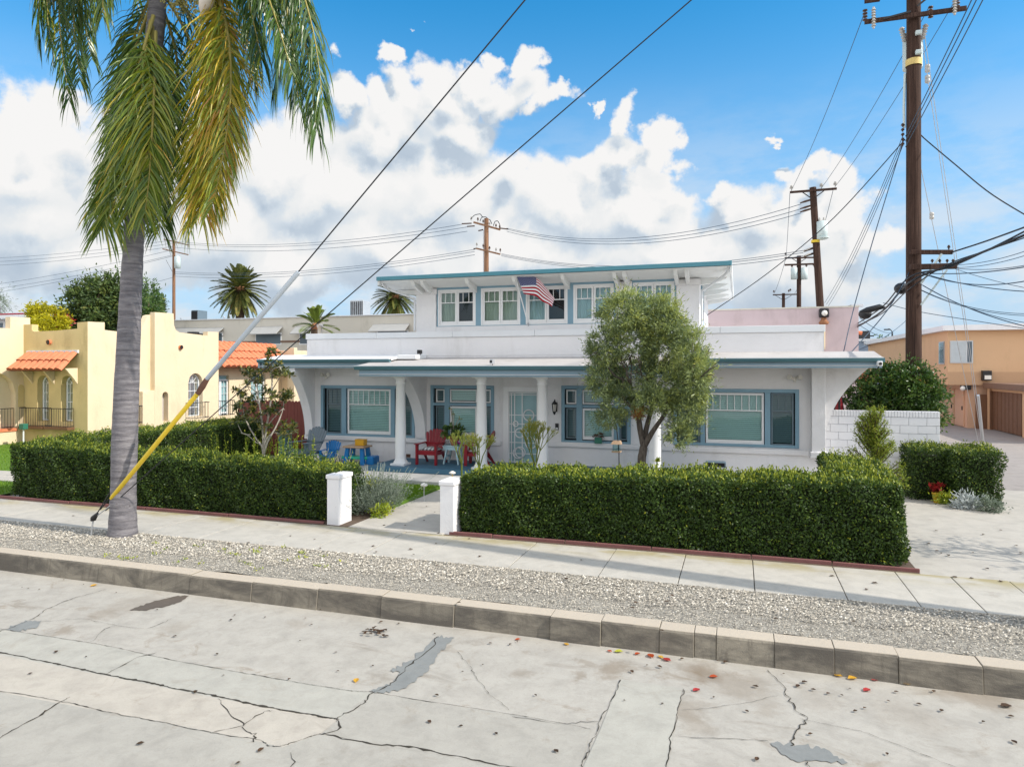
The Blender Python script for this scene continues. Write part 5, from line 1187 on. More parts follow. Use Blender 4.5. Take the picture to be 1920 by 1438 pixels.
# pink wall behind
pk = thing('pink_building', 'flat-topped pale pink stucco building behind the white house', 'building', (0,34,0))
mb = MB(); mb.box(-14,5.09,34,46,0,5.80); mb.build('wall', M['pink'], pk); mb = MB(); mb.box(-14.03,5.12,33.97,46.03,5.802,5.87); mb.build('coping', M['grey_wall'], pk)
c = onX(1612,621,5.1); MB().tube([(5.0,34.6,4.72),(5.32,34.6,4.67)],.09,10).build('drain_pipe', M['clay'], pk)
MB().tube([onY(1545,606,33.95),onY(1545,655,33.95)],.05,8).build('wall_pipe', M['cream'], pk)
t = thing('yard_light', 'black floodlight with a small orange lamp below on the pink wall', 'light', tuple(onY(1545,590,33.9))); c = onY(1545,587,33.7)
MB().box(c[0]-.2,c[0]+.2,33.55,33.97,c[2]-.2,c[2]+.2).build('housing', M['black'], t, bevel=.05); MB().ball((c[0],33.5,c[2]-.02),.13).build('lens', M['lampglass'], t); MB().lathe([(.18,-.5),(.22,-.42),(.12,-.3),(.10,-.2)],(c[0],33.75,c[2]),12).build('lower_lamp', M['pot'], t)
# long grey building behind the yellow house
AWN = paint('awning_metal', (.33,.33,.32,1), .6, .1)
gb = thing('grey_building', 'long grey stucco building with window awnings behind the yellow house', 'building', (-33,45,0))
mb = MB(); mb.box(-47,-16,45,58,0,6.93); mb.build('wall', M['grey_wall'], gb); MB().box(-47.1,-15.9,44.9,58.1,6.932,7.0).build('coping', M['flash'], gb)
MB().box(-47,-16,44.96,44.998,5.05,5.2).build('conduit', M['brown_fascia'], gb)
for (a,b,y0,y1) in ((328,372,615,632),(372,420,615,626),(473,530,613,627),(700,768,608,622),(555,600,612,626)):
    p, q_ = onY(a,y0,45)[0], onY(b,y0,45)[0]; z1, z0 = onY(a,y0,45)[2], onY(a,y1,45)[2]
    mb = MB(); mb.prism([(p,45,z1),(p,45,z1-.06),(p,44.2,z0-.06),(p,44.2,z0)],(q_-p,0,0)); mb.build('awning', AWN, gb)
    w = MB().box(p+.3,q_-.1,44.97,44.999,z0-.85,z0+.1).build('window', M['white_trim'], gb); MB().box(p+.38,q_-.18,44.955,44.969,z0-.75,z0).build('pane', M['slate'], w)
    MB().obox((q_-.1,45,z1-.7),(q_-.1,44.22,z0-.05),.04,.04).build('awning_arm', M['iron'], gb)
for px_, y0, y1, w_, lb in ((373,590,597,.55,'dark blue louvred rooftop unit left of the date palm'),(675,572,588,.95,'grey boxy rooftop unit right of the date palm')):
    c = onY(px_,y1,47); h = onY(px_,y0-3,47)[2]; t = thing('rooftop_unit', lb, 'air conditioner', (c[0],47,6.93))
    MB().box(c[0]-w_*.6,c[0]+w_*.6,46.5,47.6,6.93,h+.2).build('cabinet', M['slate'] if w_ < .6 else M['steel'], t, bevel=.03); mb = MB()
    for k in range(7): x = c[0]-w_*.5+w_*k/6; mb.box(x-.03,x+.03,46.46,46.499,7.0,h+.1)
    mb.build('louvres', M['iron'], t)
for px_,hh_ in ((420,.35),(432,.45),(310,.4),(340,.3)):
    c = onY(px_,598,48); tag(MB().tube([(c[0],48,6.9),(c[0],48,7.0+hh_),(c[0],48,7.02+hh_),(c[0],48,7.12+hh_)],[.05,.05,.11,.10],8).build('roof_vent_pipe', M['steel'], None, org=(c[0],48,6.9)), 'thin capped vent pipe on the roof of the long grey building', 'vent pipe', 'vent pipes on the grey roof')
# red-roofed house far left
rh = thing('red_roof_house', 'house with a dark red corrugated roof beyond the yellow house, at the left edge', 'house', (-70,50,0))
mb = MB(); mb.box(-84,-67.2,50,62,0,8.0); mb.build('wall', M['flash'], rh)
mb = MB()
for k in range(36):
    x = -86+k*.56; mb.prism([(x,49.2,8.35-.0*k),(x+.3,49.2,8.45),(x+.56,49.2,8.35),(x+.56,56,9.1),(x+.3,56,9.2),(x,56,9.1)],(0,0,-.12))
mb.build('roof', paint('red_metal_roof',(.25,.02,.028,1),.55,.15), rh); MB().box(-86,-65.8,49.15,49.25,8.0,8.3).build('fascia', M['white_trim'], rh)
for x in (-70.8,-68.6): MB().box(x-.8,x+.8,49.95,49.998,5.5,7.6).build('window', M['slate'], rh)
# tan apartment block and brown garage on the alley
ap = thing('apartment_building', 'tan two-storey stucco apartment block with a white roof edge along the alley', 'building', (16,44,0))
mb = MB(); mb.box(10.3,34,41,64,2.22,5.02); mb.build('upper_wall', M['tan'], ap, bevel=.01); MB().box(10.31,34,40.985,40.999,2.23,2.9).build('lower_band', M['tan_low'], ap)
mb = MB(); mb.box(11.25,34,41.25,64,0,2.218); mb.build('lower_wall', M['peach'], ap)
mb = MB(); mb.prism([(10.0,40.6,5.02),(10.0,40.6,5.28),(34,40.6,5.55),(34,40.6,5.02)][::-1],(0,23.6,0)); mb.build('roof', M['roof_white'], ap)
xa, xb = onY(1781,650,41)[0], onY(1824,650,41)[0]; mb = MB(); mb.box(xa,xb,40.95,40.998,3.35,4.50)
w = mb.build('window', M['steel'], ap); MB().box(xa+.77,xb-.05,40.935,40.949,3.4,4.45).build('pane', M['slate'], w)
mb = MB()
for k in range(15): mb.box(xa+.05+k*.045,xa+.085+k*.045,40.925+.006*(k % 2),40.949,3.4,4.45)
mb.build('blind', M['curtain_white'], w)
for y0, y1, z0, z1 in ((41.5,42.5,3.3,4.5),(48.0,49.2,3.9,4.5)):
    w = MB().box(10.255,10.298,y0,y1,z0,z1).build('window', M['steel'], ap); MB().box(10.24,10.254,y0+.06,y1-.06,z0+.06,z1-.06).build('pane', M['glass'], w)
for y0, y1 in ((41.7,43.2),(43.6,45.1),(45.5,47.0),(47.4,48.9)):
    d = MB().box(11.19,11.248,y0,y1,.05,1.95).build('door', M['peach'], ap, bevel=.01); MB().box(11.15,11.189,y0+.1,y0+.2,.9,1.1).build('handle', M['iron'], d); MB().box(11.18,11.249,y1+.02,y1+.36,.05,1.98).build('door_post', M['tan_low'], ap)
c = onY(1849,703,40.9); l_ = MB().box(c[0]-.2,c[0]+.2,40.7,40.984,c[2]-.28,c[2]+.22).build('wall_lamp', M['black'], ap, bevel=.02); MB().box(c[0]-.13,c[0]+.16,40.66,40.699,c[2]-.22,c[2]-.02).build('lamp_glass', M['lampglass'], l_)
l_ = MB().box(10.9,11.35,40.95,41.2,1.98,2.2).build('wall_lamp', M['black'], ap, bevel=.02); MB().ball((10.95,40.9,2.05),.13).build('lamp_glass', M['lampglass'], l_)
MB().tube([(18,46,5.3),(18,46,5.9),(18,46,5.92),(18,46,6.2)],[.1,.1,.2,.18],10).build('roof_vent', M['steel'], ap)
ga = thing('garage', 'low flat-roofed garage with a wide brown door on the alley', 'garage', (14,38,0))
mb = MB(); mb.box(12.02,20,33.5,36.3,0,2.08); mb.box(12.02,20,40.55,40.9,0,2.08); mb.box(12.12,20,36.3,40.55,1.95,2.08); mb.box(12.4,20,36.3,40.55,0,1.95); mb.build('wall', M['tan'], ga)
mb = MB(); mb.box(11.85,20,33.2,41.0-.02,2.08,2.36); mb.build('roof', M['brown_fascia'], ga, bevel=.02); MB().box(13.2,13.9,36.9,37.4,2.362,2.52).build('roof_vent', M['roof_white'], ga)
mb = MB()
for k in range(17): mb.box(12.14+.012*(k % 2),12.2,36.31+k*.25,36.555+k*.25,.04,1.94)
mb.build('garage_door', M['brown'], ga); MB().box(12.03,12.14,40.42,40.545,0,1.95).build('door_post', M['brown'], ga)
MB().box(11.6,12.0,40.85,41.2,0,1.75).build('utility_door', M['brown'], ga)
# far buildings at the end of the alley
fb = thing('blue_house', 'far blue-grey house with two white windows at the end of the alley', 'house', (10,75,0))
mb = MB(); mb.box(8.4,22,75,90,0,5.7); mb.build('wall', paint('blue_grey_siding',(.22,.28,.36,1),.7,.08), fb); MB().box(8.2,22,74.8,90.2,5.702,5.95).build('roof', M['flash'], fb)
for px_, y in ((1664,680),(1674,678),(1681,662),(1690,662)):
    c = onY(px_,y,75); w = MB().box(c[0]-.3,c[0]+.3,74.95,74.998,c[2]-.55,c[2]+.55).build('window', M['white_trim'], fb); MB().box(c[0]-.18,c[0]+.18,74.93,74.949,c[2]-.4,c[2]+.4).build('pane', M['glass'], w)
wb_ = thing('white_building', 'far white flat-roofed building seen past the corner of the pink wall', 'building', (6,88,0))
mb = MB(); mb.box(-6,13,88,100,0,5.1); mb.build('wall', M['flash'], wb_); MB().box(-6.2,13.2,87.8,100.2,5.102,5.4).build('roof', M['roof_white'], wb_); c = onY(1620,626,88); MB().box(c[0]-.8,c[0]+.8,89,91,5.4,7.4).build('roof_tank', M['iron'], wb_)
rb = thing('brick_shed', 'small brown-red wall seen under the right tip of the white eave', 'shed', (8,60,0)); MB().box(5.4,9.4,58,62,0,3.0).build('wall', M['clay'], rb); MB().box(5.2,9.6,57.8,62.2,3.002,3.2).build('roof', M['brown_fascia'], rb)
t = thing('striped_umbrella', 'folded red and black parasol behind the block wall', 'parasol', (2.6,21.3,0)); c = onY(1573,757,21.3)
mb = MB(); mb.lathe([(.14,-.5),(.10,0),(.03,.45)],(c[0],21.3,c[2]),8); mb.build('canopy', M['red'], t); mb = MB()
for k in range(4): a = k*1.57; mb.tube([(c[0]+.14*cos(a),21.3+.14*sin(a),c[2]-.5),(c[0]+.04*cos(a),21.3+.04*sin(a),c[2]+.42)],.03,5)
mb.build('stripe', M['black'], t); MB().tube([(c[0],21.3,0),(c[0],21.3,c[2]-.4)],.025,6).build('pole', M['white_trim'], t)
# ---- trees beyond
def img_tree(name, label, cat, mat, Y, blobs, nclump, per, L, W, spread, base_px, group=None, rnd=(0,1), up=.1):
    lob = []
    for (x,y,rx,ry) in blobs:
        c = onY(x,y,Y+RNG.normal()*.8); s = FPX/np.linalg.norm(np.array((c[0],Y)))*1.0; lob.append((*c,rx/s,rx/s,ry/s))
    b = onY(*base_px,Y); b[2] = 0; t = thing(name, label, cat, tuple(b), group)
    mb = MB(); crown(mb, lob, nclump, per, L, W, spread, rnd, up, shell=.6); mb.build('crown', M[mat], t)
    m2 = MB(); top = np.mean([l[:3] for l in lob],0); m2.tube(spline([b,(b+top)/2+(.2,0,0),top],10),np.linspace(.30,.12,10),8)
    for l in lob: limb(m2,(b+top)/2,l[:3],.12,.04)
    m2.build('trunk', M['bark_brown'], t); return t
img_tree('broad_tree','large dark green tree rising behind the yellow house','tree','dark_leaf',46,[(155,582,28,32),(188,560,32,28),(215,568,36,40),(245,582,32,38),(142,602,20,16),(180,598,38,24),(225,604,42,20),(262,594,18,28),(165,550,18,16),(196,532,14,10),(268,570,12,20)],1500,16,.34,.15,.30,(200,615))
img_tree('broad_tree','bright green conifer-like tree close behind the palm trunk','tree','bush_leaf',42,[(278,560,14,30),(285,585,14,24),(272,600,18,20)],260,14,.3,.09,.22,(278,620))
img_tree('yellow_tree','bright yellow-green shrub tree with rounded clumps beyond the yellow house','tree','yellow_leaf',40,[(88,598,24,18),(70,590,14,12),(105,604,16,12),(62,583,10,6),(85,584,16,8),(85,612,30,10)],420,14,.24,.11,.16,(88,630))
img_tree('flowering_tree','small tree dotted with red flowers between the yellow and dark green trees','tree','redleaf',43,[(113,598,10,8),(118,606,10,8)],40,10,.26,.12,.16,(115,630))
img_tree('flowering_tree','dark purple-green shrub left of the large dark tree','tree','dark_leaf',44,[(112,612,14,12),(124,606,10,12)],110,12,.26,.12,.16,(118,635))
img_tree('cypress','slim dark cypress right of the large dark tree','cypress','dark_leaf',60,[(303,580,3.0,18),(303,568,2.0,14)],120,12,.32,.09,.12,(303,615),'distant cypresses',up=1)
img_tree('cypress','shorter slim cypress touching the right of the large dark tree','cypress','dark_leaf',60,[(292,588,3.4,20)],90,12,.32,.09,.12,(292,615),up=1)
img_tree('far_tree','tiny far tree top beyond the white building at the end of the alley','tree','bush_leaf',110,[(1654,647,8,4)],70,10,.45,.2,.4,(1654,690))
img_tree('feathery_tree','feathery grey-green tree tip behind the red roof at the left edge','tree','lavender',62,[(0,575,10,12),(-25,570,22,24)],160,12,.5,.06,.5,(-20,640))
def date_palm(label, px, py, Y, rad_px, nf, mat, trunk_to, seed, L=.55, arch=1.0, group=None, low=-1.25):
    c = onY(px,py,Y); s = FPX/sqrt(c[0]**2+Y**2)*1.0; R = rad_px/s; t = thing('date_palm', label, 'palm tree', (c[0],Y,0), group)
    z0 = onY(px,trunk_to,Y)[2]; MB().tube([(c[0],Y,0),(c[0],Y,z0),(c[0],Y,c[2]-.3),(c[0],Y,c[2]+.1)],[R*.17,R*.15,R*.19,R*.12],12).build('trunk', M['bark_brown'], t)
    r_ = np.random.default_rng(seed)
    for k in range(nf):
        el = low+(1.5-low)*((k+.5)/nf)**.85; a = k*2.39996+r_.normal()*.15; mb = MB()
        d = np.array((cos(a)*cos(el),sin(a)*cos(el),sin(el))); g = R*(.95+.15*r_.random()); dr = .30*arch*(1-.4*abs(sin(el)))
        S_ = np.array([c+d*g*f+np.array((0,0,-1))*g*dr*f*f for f in np.linspace(.06,1,12)]); mb.tube(S_,np.linspace(.05,.015,12)*R/2.8,4,0,.6)
        T = np.gradient(S_,axis=0); T /= np.linalg.norm(T,axis=1)[:,None]; m = 34; f = np.linspace(.12,1,m); P = np.stack([np.interp(f,np.linspace(0,1,12),S_[:,i]) for i in range(3)],1); Tg = np.stack([np.interp(f,np.linspace(0,1,12),T[:,i]) for i in range(3)],1)
        sd_ = np.cross(Tg,(0,0,1.)); sd_ /= np.linalg.norm(sd_,axis=1)[:,None]+1e-6; nn = np.cross(sd_,Tg)
        for sg in (-1,1):
            D = Tg*.9+sd_*sg*.75+nn*.25; ll = L*R/2.8*np.sin(np.pi*np.clip(f*.9+.08,0,1))**.6
            v = np.clip((.25 if el < -.4 else .35)+r_.random()*.35+.25*(el < -.7),0,1); mb.leaves(P,D,nn+unit(m)*.2,ll,.10*R/2.8,0,np.clip(v+r_.normal(size=m)*.08,0,1))
        mb.build('frond', M[mat], t)
    MB().ball(c-(0,0,.05*R),R*.20).build('crown_base', M['pot'], t)
    return t
date_palm('date palm with a full round crown on a dark trunk behind the grey building',450,541,72,49,95,'phoenix',592,1)
date_palm('date palm half hidden behind the left end of the upper eave',741,556,72,44,90,'phoenix',600,2,low=-1.45,arch=1.3)
date_palm('young green palm with arching fronds behind the roof parapet and flue',592,612,41,46,15,'phoenix_green',640,3,L=.85,arch=1.5,low=-.25)
# ================================================================ POLES AND WIRES
def upole(label, px, Y, base_z, top_px, r0, r1, lean_px=None, mat='pole', group='utility poles'):
    a = onY(px if lean_px is None else lean_px[0], lean_px[1] if lean_px else 690, Y); b = onY(px, top_px, Y)
    if lean_px: d = (b-a)/(b[2]-a[2]); a = b-d*(b[2]-base_z)
    else: a = np.array((b[0],Y,base_z))
    t = thing('utility_pole', label, 'utility pole', tuple(a), group)
    MB().tube([a,a*.6+b*.4,b],[r0,(r0+r1)/2,r1],16).build('pole', M[mat], t); t['_'] = 0; del t['_']
    return t, a, b
def arm(t, p, q_, w=.09, h=.115, mat='pole', name='crossarm'):
    o = MB().obox(p,q_,w,h).build(name, M[mat], t, bevel=.008); return o
def insul(t, p, hgt=.22, r=.06, m='insul', parent=None):
    mb = MB(); mb.lathe([(.02,0),(.02,hgt*.4),(r,hgt*.42),(r*.6,hgt*.55),(r,hgt*.6),(r*.5,hgt*.8),(r*.7,hgt*.85),(.02,hgt)],p,10); return mb.build('insulator', M[m], t)
def hang(t, p, n=4, r=.055, L=.34, m='insul_dark'):
    mb = MB()
    for k in range(n): z = -L*k/n; mb.lathe([(.015,z-.07),(r,z-.05),(r*.9,z-.02),(.02,z)],p,10)
    return mb.build('insulator', M[m], t)
Y0 = 22.0; pt = lambda x, y, dy=0: onY(x,y,Y0+dy)
mp, a, b = upole('thick dark brown pole with a crossarm and grey transformer, beside the white house', 1713, Y0, 0, -75, .215, .178)
arm(mp, pt(1621,42,-.25), pt(1812,16,-.25)); arm(mp, pt(1640,-12,-.25), pt(1830,-34,-.25)); arm(mp, pt(1621,3,.30), pt(1650,-1,.30))
arm(mp, pt(1706,473,-.30), pt(1786,473,-.30), .10,.12); arm(mp, pt(1706,501,-.30), pt(1794,499,-.30), .12,.15)
mb = MB(); mb.obox(pt(1708,22,-.3),pt(1656,36,-.3),.03,.05); mb.obox(pt(1716,-2,-.3),pt(1678,-25,-.3),.03,.05); mb.obox(pt(1720,12,-.3),pt(1742,-6,-.3),.03,.05); mb.build('arm_brace', M['iron'], mp)
mb = MB(); mb.obox(pt(1766,476,-.36),pt(1727,532,-.2),.045,.045); mb.obox(pt(1776,506,-.38),pt(1727,572,-.2),.045,.045); mb.build('arm_brace', M['grey_metal'], mp)
c = pt(1711,124,.46); s = np.linalg.norm(pt(1713,60)-pt(1713,128))
tk = MB().lathe([(.10,-.52),(.245,-.50),(.255,-.46),(.255,.44),(.24,.48),(.08,.52)],(c[0],c[1],pt(1711,98,.46)[2]),24).build('transformer', M['grey_metal'], mp)
for x, y in ((1697,78),(1729,74)):
    p = pt(x,y,.30); d = np.array((-.12 if x < 1710 else .12,0,.5)); mb = MB()
    for k in range(5): mb.tube([p+d*k*.16,p+d*(k*.16+.08),p+d*(k*.16+.1),p+d*(k*.16+.16)],[.05,.085,.05,.05],10)
    mb.build('bushing', M['insul'], tk)
for y in (70,106): MB().box(c[0]-.08,c[0]+.08,Y0-.30,Y0-.19,pt(1713,y)[2]-.06,pt(1713,y)[2]+.06).build('pole_bolt', M['grey_metal'], mp, bevel=.02)
z = pt(1713,119)[2]; MB().tube([(b[0],Y0,z-.09),(b[0],Y0,z+.09)],.206,20,cap=False).build('tag_band', paint('tag_yellow',(.62,.46,.16,1),.5,.2,9), mp)
p = pt(1701,190,-.02); MB().tube([pt(1702,138,.0)+(-.07,0,0),pt(1700,200,.0)+(-.07,0,0),pt(1699,240,.0)+(-.05,0,0)],.035,8).build('cable_riser', M['grey_metal'], mp)
for x, y in ((1638,34),(1790,8)):
    p = pt(x,y,-.33); mb = MB()
    for k in range(7): mb.tube([p+(0,0,.26-.075*k),p+(0,0,.22-.075*k)],[.035,.065],10)
    mb.tube([p+(0,0,.3),p+(0,0,-.3)],.03,8); mb.build('fuse_cutout', M['insul'], mp)
for x, y in ((1622,18),(1745,12),(1795,-2)): hang(mp, pt(x,y,.25), 4,.07,.36)
for k in range(5): insul(mp, pt(1697,238+9*k,-.05)+(-.06,0,0), .10,.05,'insul_dark')
for x in (1748,1762,1776,1787): insul(mp, pt(x,493,-.30), .10,.045,'insul_dark')
insul(mp, pt(1779,468,-.3), .12,.045,'insul_dark')
# other poles
pr, a, b = upole('leaning brown pole with a grey transformer behind the pink building', 1524, 40, 0, 352, .22,.17, (1538,578)); P4 = lambda x, y, dy=0: onY(x,y,40+dy)
arm(pr, P4(1481,361,-.2), P4(1569,354,-.2)); 
for x, y in ((1484,358),(1540,354),(1566,351)): insul(pr, P4(x,y,-.2), .30,.10)
mb = MB(); mb.obox(P4(1505,361,-.25),P4(1521,372,-.25),.03,.05); mb.obox(P4(1545,358,-.25),P4(1529,370,-.25),.03,.05); mb.build('arm_brace', M['iron'], pr)
tk = MB().lathe([(.1,-.5),(.27,-.48),(.28,.45),(.1,.5)],P4(1541,432,-.1),16).build('transformer', M['grey_metal'], pr); MB().lathe([(.30,0),(.30,.05)],P4(1543,447,-.15),14).build('transformer_rim', M['grey_metal'], pr)
for dx in (-.1,.1): MB().lathe([(.05,0),(.07,.1),(.04,.25)],P4(1541,417,-.1)+(dx,0,0),8).build('bushing', M['insul'], tk)
for y in (374,385,391): MB().tube([P4(1523,y),P4(1510,y+4,0),P4(1500,y+7,0)],[.05,.06,.03],6).build('strain_insulator', M['insul_dark'], pr)
for y in (465,475): 
    arm(pr, P4(1508,y+6,-.3), P4(1532,y-2,.4),.08,.1); MB().tube([P4(1506,y+6,-.3),P4(1520,y,-.2)],.04,6).build('strain_insulator', M['insul'], pr)
z = P4(1530,453)[2]; MB().tube([(P4(1529,453)[0],40,z-.07),(P4(1529,453)[0],40,z+.07)],.215,14,cap=False).build('tag_band', M['guard_yellow'], pr)
p2, a, b = upole('straight brown pole with two crossarms and paired pale transformers, beyond the leaning pole', 1498, 62, 0, 480, .21,.17); P6 = lambda x, y, dy=0: onY(x,y,62+dy)
arm(p2,P6(1471,484,-.2),P6(1528,483,-.2),.1,.12); arm(p2,P6(1471,497,-.2),P6(1528,495,-.2),.1,.14)
for x in (1489,1508): MB().lathe([(.08,-.5),(.26,-.48),(.26,.45),(.08,.5)],P6(x,513,-.15),12).build('transformer', M['grey_metal'], p2)
for x, y in ((1473,480),(1526,479),(1485,503),(1512,502),(1526,501)): insul(p2,P6(x,y,-.2),.28,.10,'insul_dark')
mb = MB(); mb.obox(P6(1484,484,-.25),P6(1496,492,-.25),.04,.05); mb.obox(P6(1512,484,-.25),P6(1500,492,-.25),.04,.05); mb.build('arm_brace', M['iron'], p2)
p3, a, b = upole('smallest far pole with one crossarm above the pink wall', 1469, 85, 0, 550, .20,.17); P8 = lambda x, y: onY(x,y,84.8)
arm(p3,P8(1449,553),P8(1495,552),.1,.13)
for x, y in ((1451,550),(1479,549),(1482,547)): insul(p3,P8(x,y),.35,.12,'insul_dark')
mb = MB(); mb.obox(P8(1454,554),P8(1467,562),.04,.05); mb.obox(P8(1484,554),P8(1471,562),.04,.05); mb.build('arm_brace', M['iron'], p3)
pc, a, b = upole('weathered pole with angled crossarms rising behind the upper roof', 912, 50, 0, 410, .24,.17, mat='pole_light'); P5 = lambda x, y, dy=0: onY(x,y,50+dy)
for dy in (-.3,.3): arm(pc,P5(888,417,dy),P5(938,431,dy),.10,.14,'pole_light'); arm(pc,P5(893,466,dy),P5(938,477,dy),.10,.12,'pole_light')
for k, (x, y) in enumerate(((884,414),(896,416),(906,420),(918,424),(930,428),(937,430),(894,463),(906,466),(918,470),(930,473),(938,474))): insul(pc,P5(x,y,-.3 if k % 2 else .3),.34,.08,'insul_dark' if k % 3 else 'insul')
mb = MB()
for x0,y0,x1,y1 in ((882,412,897,402),(897,402,905,408),(905,408,916,412),(916,412,922,420),(900,415,906,407),(925,424,930,415),(930,415,937,421)): mb.tube(spline([P5(x0,y0,-.3),P5((x0+x1)/2,(y0+y1)/2-3,-.2),P5(x1,y1,.3)],6),.03,5)
mb.build('jumper_wire', M['wire'], pc)
for x0,y0,x1,y1 in ((866,420,884,419),(876,425,890,424),(897,433,906,431),(936,428,953,430),(888,467,893,466)): MB().tube([P5(x0,y0),P5(x1,y1)],.05,6).build('strain_insulator', M['insul_dark'], pc)
for x in (906.5,): MB().tube([P5(x,432),P5(x,520)],.03,6).build('conduit', M['flash'], pc)
pl, a, b = upole('slim orange-brown pole with two crossarms left of the date palm', 326, 62, 0, 450, .20,.15, mat='pole_light'); P7 = lambda x, y, dy=0: onY(x,y,62+dy)
arm(pl,P7(307,449,-.2),P7(354,460,-.2),.09,.11,'pole_light'); arm(pl,P7(305,467,-.2),P7(353,478,-.2),.09,.12,'pole_light')
for x, y in ((308,446),(326,449),(351,457),(353,466),(311,472)): insul(pl,P7(x,y,-.2),.4,.11)
MB().lathe([(.1,-.7),(.34,-.66),(.34,.6),(.1,.7)],P7(333,492,-.3),14).build('transformer', M['grey_metal'], pl)
MB().tube([P7(311,487),P7(326,515)],.02,4).build('guy_rod', M['wire'], pl)
# far street lamps
for lb, px_, y0, y1, Y, arm_ in (('far street lamp with a double arm beyond the alley',1673,620,690,105,((1673,622),(1668,617),(1663,618))),('far hooked street lamp beside the pink wall corner',1626,632,690,105,((1626,640),(1629,632),(1633,630))),('street lamp arm reaching over the pink wall',1563,600,690,50,((1563,597),(1570,585),(1590,575),(1607,573)))):
    t = thing('street_lamp', lb, 'street lamp', (onY(px_,690,Y)[0],Y,0)); top_ = onY(arm_[0][0],arm_[0][1],Y)
    MB().tube([(top_[0],Y,0),top_],.10 if Y > 60 else .07,8).build('post', M['iron'], t); MB().tube(spline([onY(x,y,Y) for x,y in arm_],10),.06,6).build('arm', M['iron'], t)
    e = onY(*arm_[-1],Y); MB().box(e[0]-.35,e[0]+.35,Y-.15,Y+.15,e[2]-.08,e[2]+.08).build('lamp_head', M['iron'] if Y > 60 else M['flash'], t)
# ---- wires: each span a thing; p=(px,py,Y)
def span(pts, r, label, group, sag=0.0, m='wire', name='overhead_wire', n=26):
    P = [onY(*p) if len(p) == 3 else np.array(p[:3]) for p in pts]
    if len(P) == 2:
        t = np.linspace(0,1,n)[:,None]; Q = P[0]+(P[1]-P[0])*t; Q[:,2] -= (4*sag*t*(1-t)).ravel()
    else: Q = spline(P,n)
    return tag(MB().tube(Q,r,6).build(name, M[m], None, org=tuple(Q[0])), label, 'wire', group)
g = 'lines from the thick pole to the leaning pole'; lb = 'thin blue-black line from the thick pole crossarm down to the leaning pole'
for p, q_ in (((1622,22,Y0+.3),(1484,357,39.8)),((1743,12,Y0+.3),(1540,353,39.8)),((1793,-2,Y0+.3),(1566,350,39.8))): span([p,q_],.011,lb,g,.25,'wire_blue')
g = 'three lines from overhead down to the thick pole'; lb = 'dark line coming from above the camera side to the insulators of the thick pole'
for x, y in ((1822,238),(1831,247),(1843,258)): span([(1698,y+18,Y0-.1),(x,0,15.5),(x+60,-140,12.5)],.012,lb,g,m='wire_blue')
g = 'lower lines from the thick pole to the foot of the leaning pole'; lb = 'thin line from the side insulators of the thick pole to the leaning pole foot'
for k in range(3): span([(1695,250+9*k,Y0-.05),(1546+3.5*k,568+3*k,39.8)],.010,lb,g,.35,'wire_blue')
span([(1692,270,Y0),(1640,440,21.5),(1603,570,21),(1581,663,20)],.013,'service line from the thick pole to the right wing roof, upper of two','service drops to the white house',m='wire_blue')
span([(1712,497,Y0),(1665,580,21.2),(1593,664,20)],.013,'service line from the thick pole arms to the right wing roof, lower of two','service drops to the white house',m='wire_blue')
span([(1697,262,Y0),(1560,412,24),(1440,512,25.5),(1326,591,25)],.014,'service line from the thick pole down to the back of the upper storey','service drops to the white house',m='wire')
span([(1727,254,Y0),(1740,266,Y0),(1790,308,21),(1860,365,20),(1960,425,19)],.017,'heavy black service line dropping from the thick pole to the right edge','service line to the right')
for x1, y1, x2 in ((1733,62,1844),(1726,55,1841)): span([(x1,y1,Y0+.1),(x2,830,33.2)],.010,'long guy wire from the top of the thick pole to the alley','guy wires of the thick pole',0,'steel','guy_wire')
span([(1719,278,Y0+.1),(1834,828,33.0)],.010,'shorter guy wire from the middle of the thick pole to the alley',None,0,'steel','guy_wire')
for p, lb in (((1739,129),'upper white strain insulator on the guy wires right of the transformer'),((1739,149),'lower white strain insulator on the guy wires right of the transformer'),((1747,405),'pale strain insulator on the shorter guy wire')):
    c = onY(p[0],p[1],23.5 if p[1] < 200 else 27); tag(MB().lathe([(.02,-.13),(.07,-.10),(.075,-.02),(.05,0),(.075,.02),(.07,.10),(.02,.13)],c,12).build('guy_insulator', M['insul'], None, org=tuple(c)), lb, 'insulator')
c0, c1 = onY(1843,829,33.2), onY(1834,741,31.9); tag(MB().tube([c0,c1],.055,10).build('guy_guard', M['steel'], None, org=tuple(c0)), 'silver tube guard on the guy wire foot in the alley', 'guy guard')
# thick communication cables
for k, (ya, yb, yc, r, lb) in enumerate(((606,520,436,.022,'upper thick black cable along the alley through the thick pole'),(612,530,447,.031,'thickest black cable along the alley through the thick pole'),(609,542,455,.016,'lower thin black cable along the alley through the thick pole'))):
    span([(1606,ya+2,34.5),(1655,(ya+yb)/2+12,27),(1705,yb,21.7),(1775,503-k*3,21.2),(1850,470,19),(1960,yc-22,17)],r,lb,'communication cables')
span([(1782,474,21.7),(1850,452,20),(1960,412,17.5)],.020,'black cable from the upper short arm to the right edge',None)
for (x,y,Y,sz,lb) in ((1690,541,22.8,.20,'large black splice case hanging on the cables left of the thick pole'),(1622,589,30,.24,'round black cable coil hanging by the pink wall corner')):
    c = onY(x,y,Y); tag(MB().ball(c,sz,n=12,sq=.85).build('splice_case', M['black'], None, org=tuple(c)), lb, 'splice case')
c = onY(1638,579,27); tag(MB().tube([c-(.45,0,.10),c-(.2,0,.05),c+(.2,0,.06),c+(.4,0,.03)],[.03,.11,.10,.02],8).build('splice_case', M['black'], None, org=tuple(c)), 'slim black splice sleeve lying along the cables by the pink wall', 'splice case')
g = 'fan of thin lines from the thick pole to the right edge'; lb = 'thin line fanning from the short arms of the thick pole to the right edge'
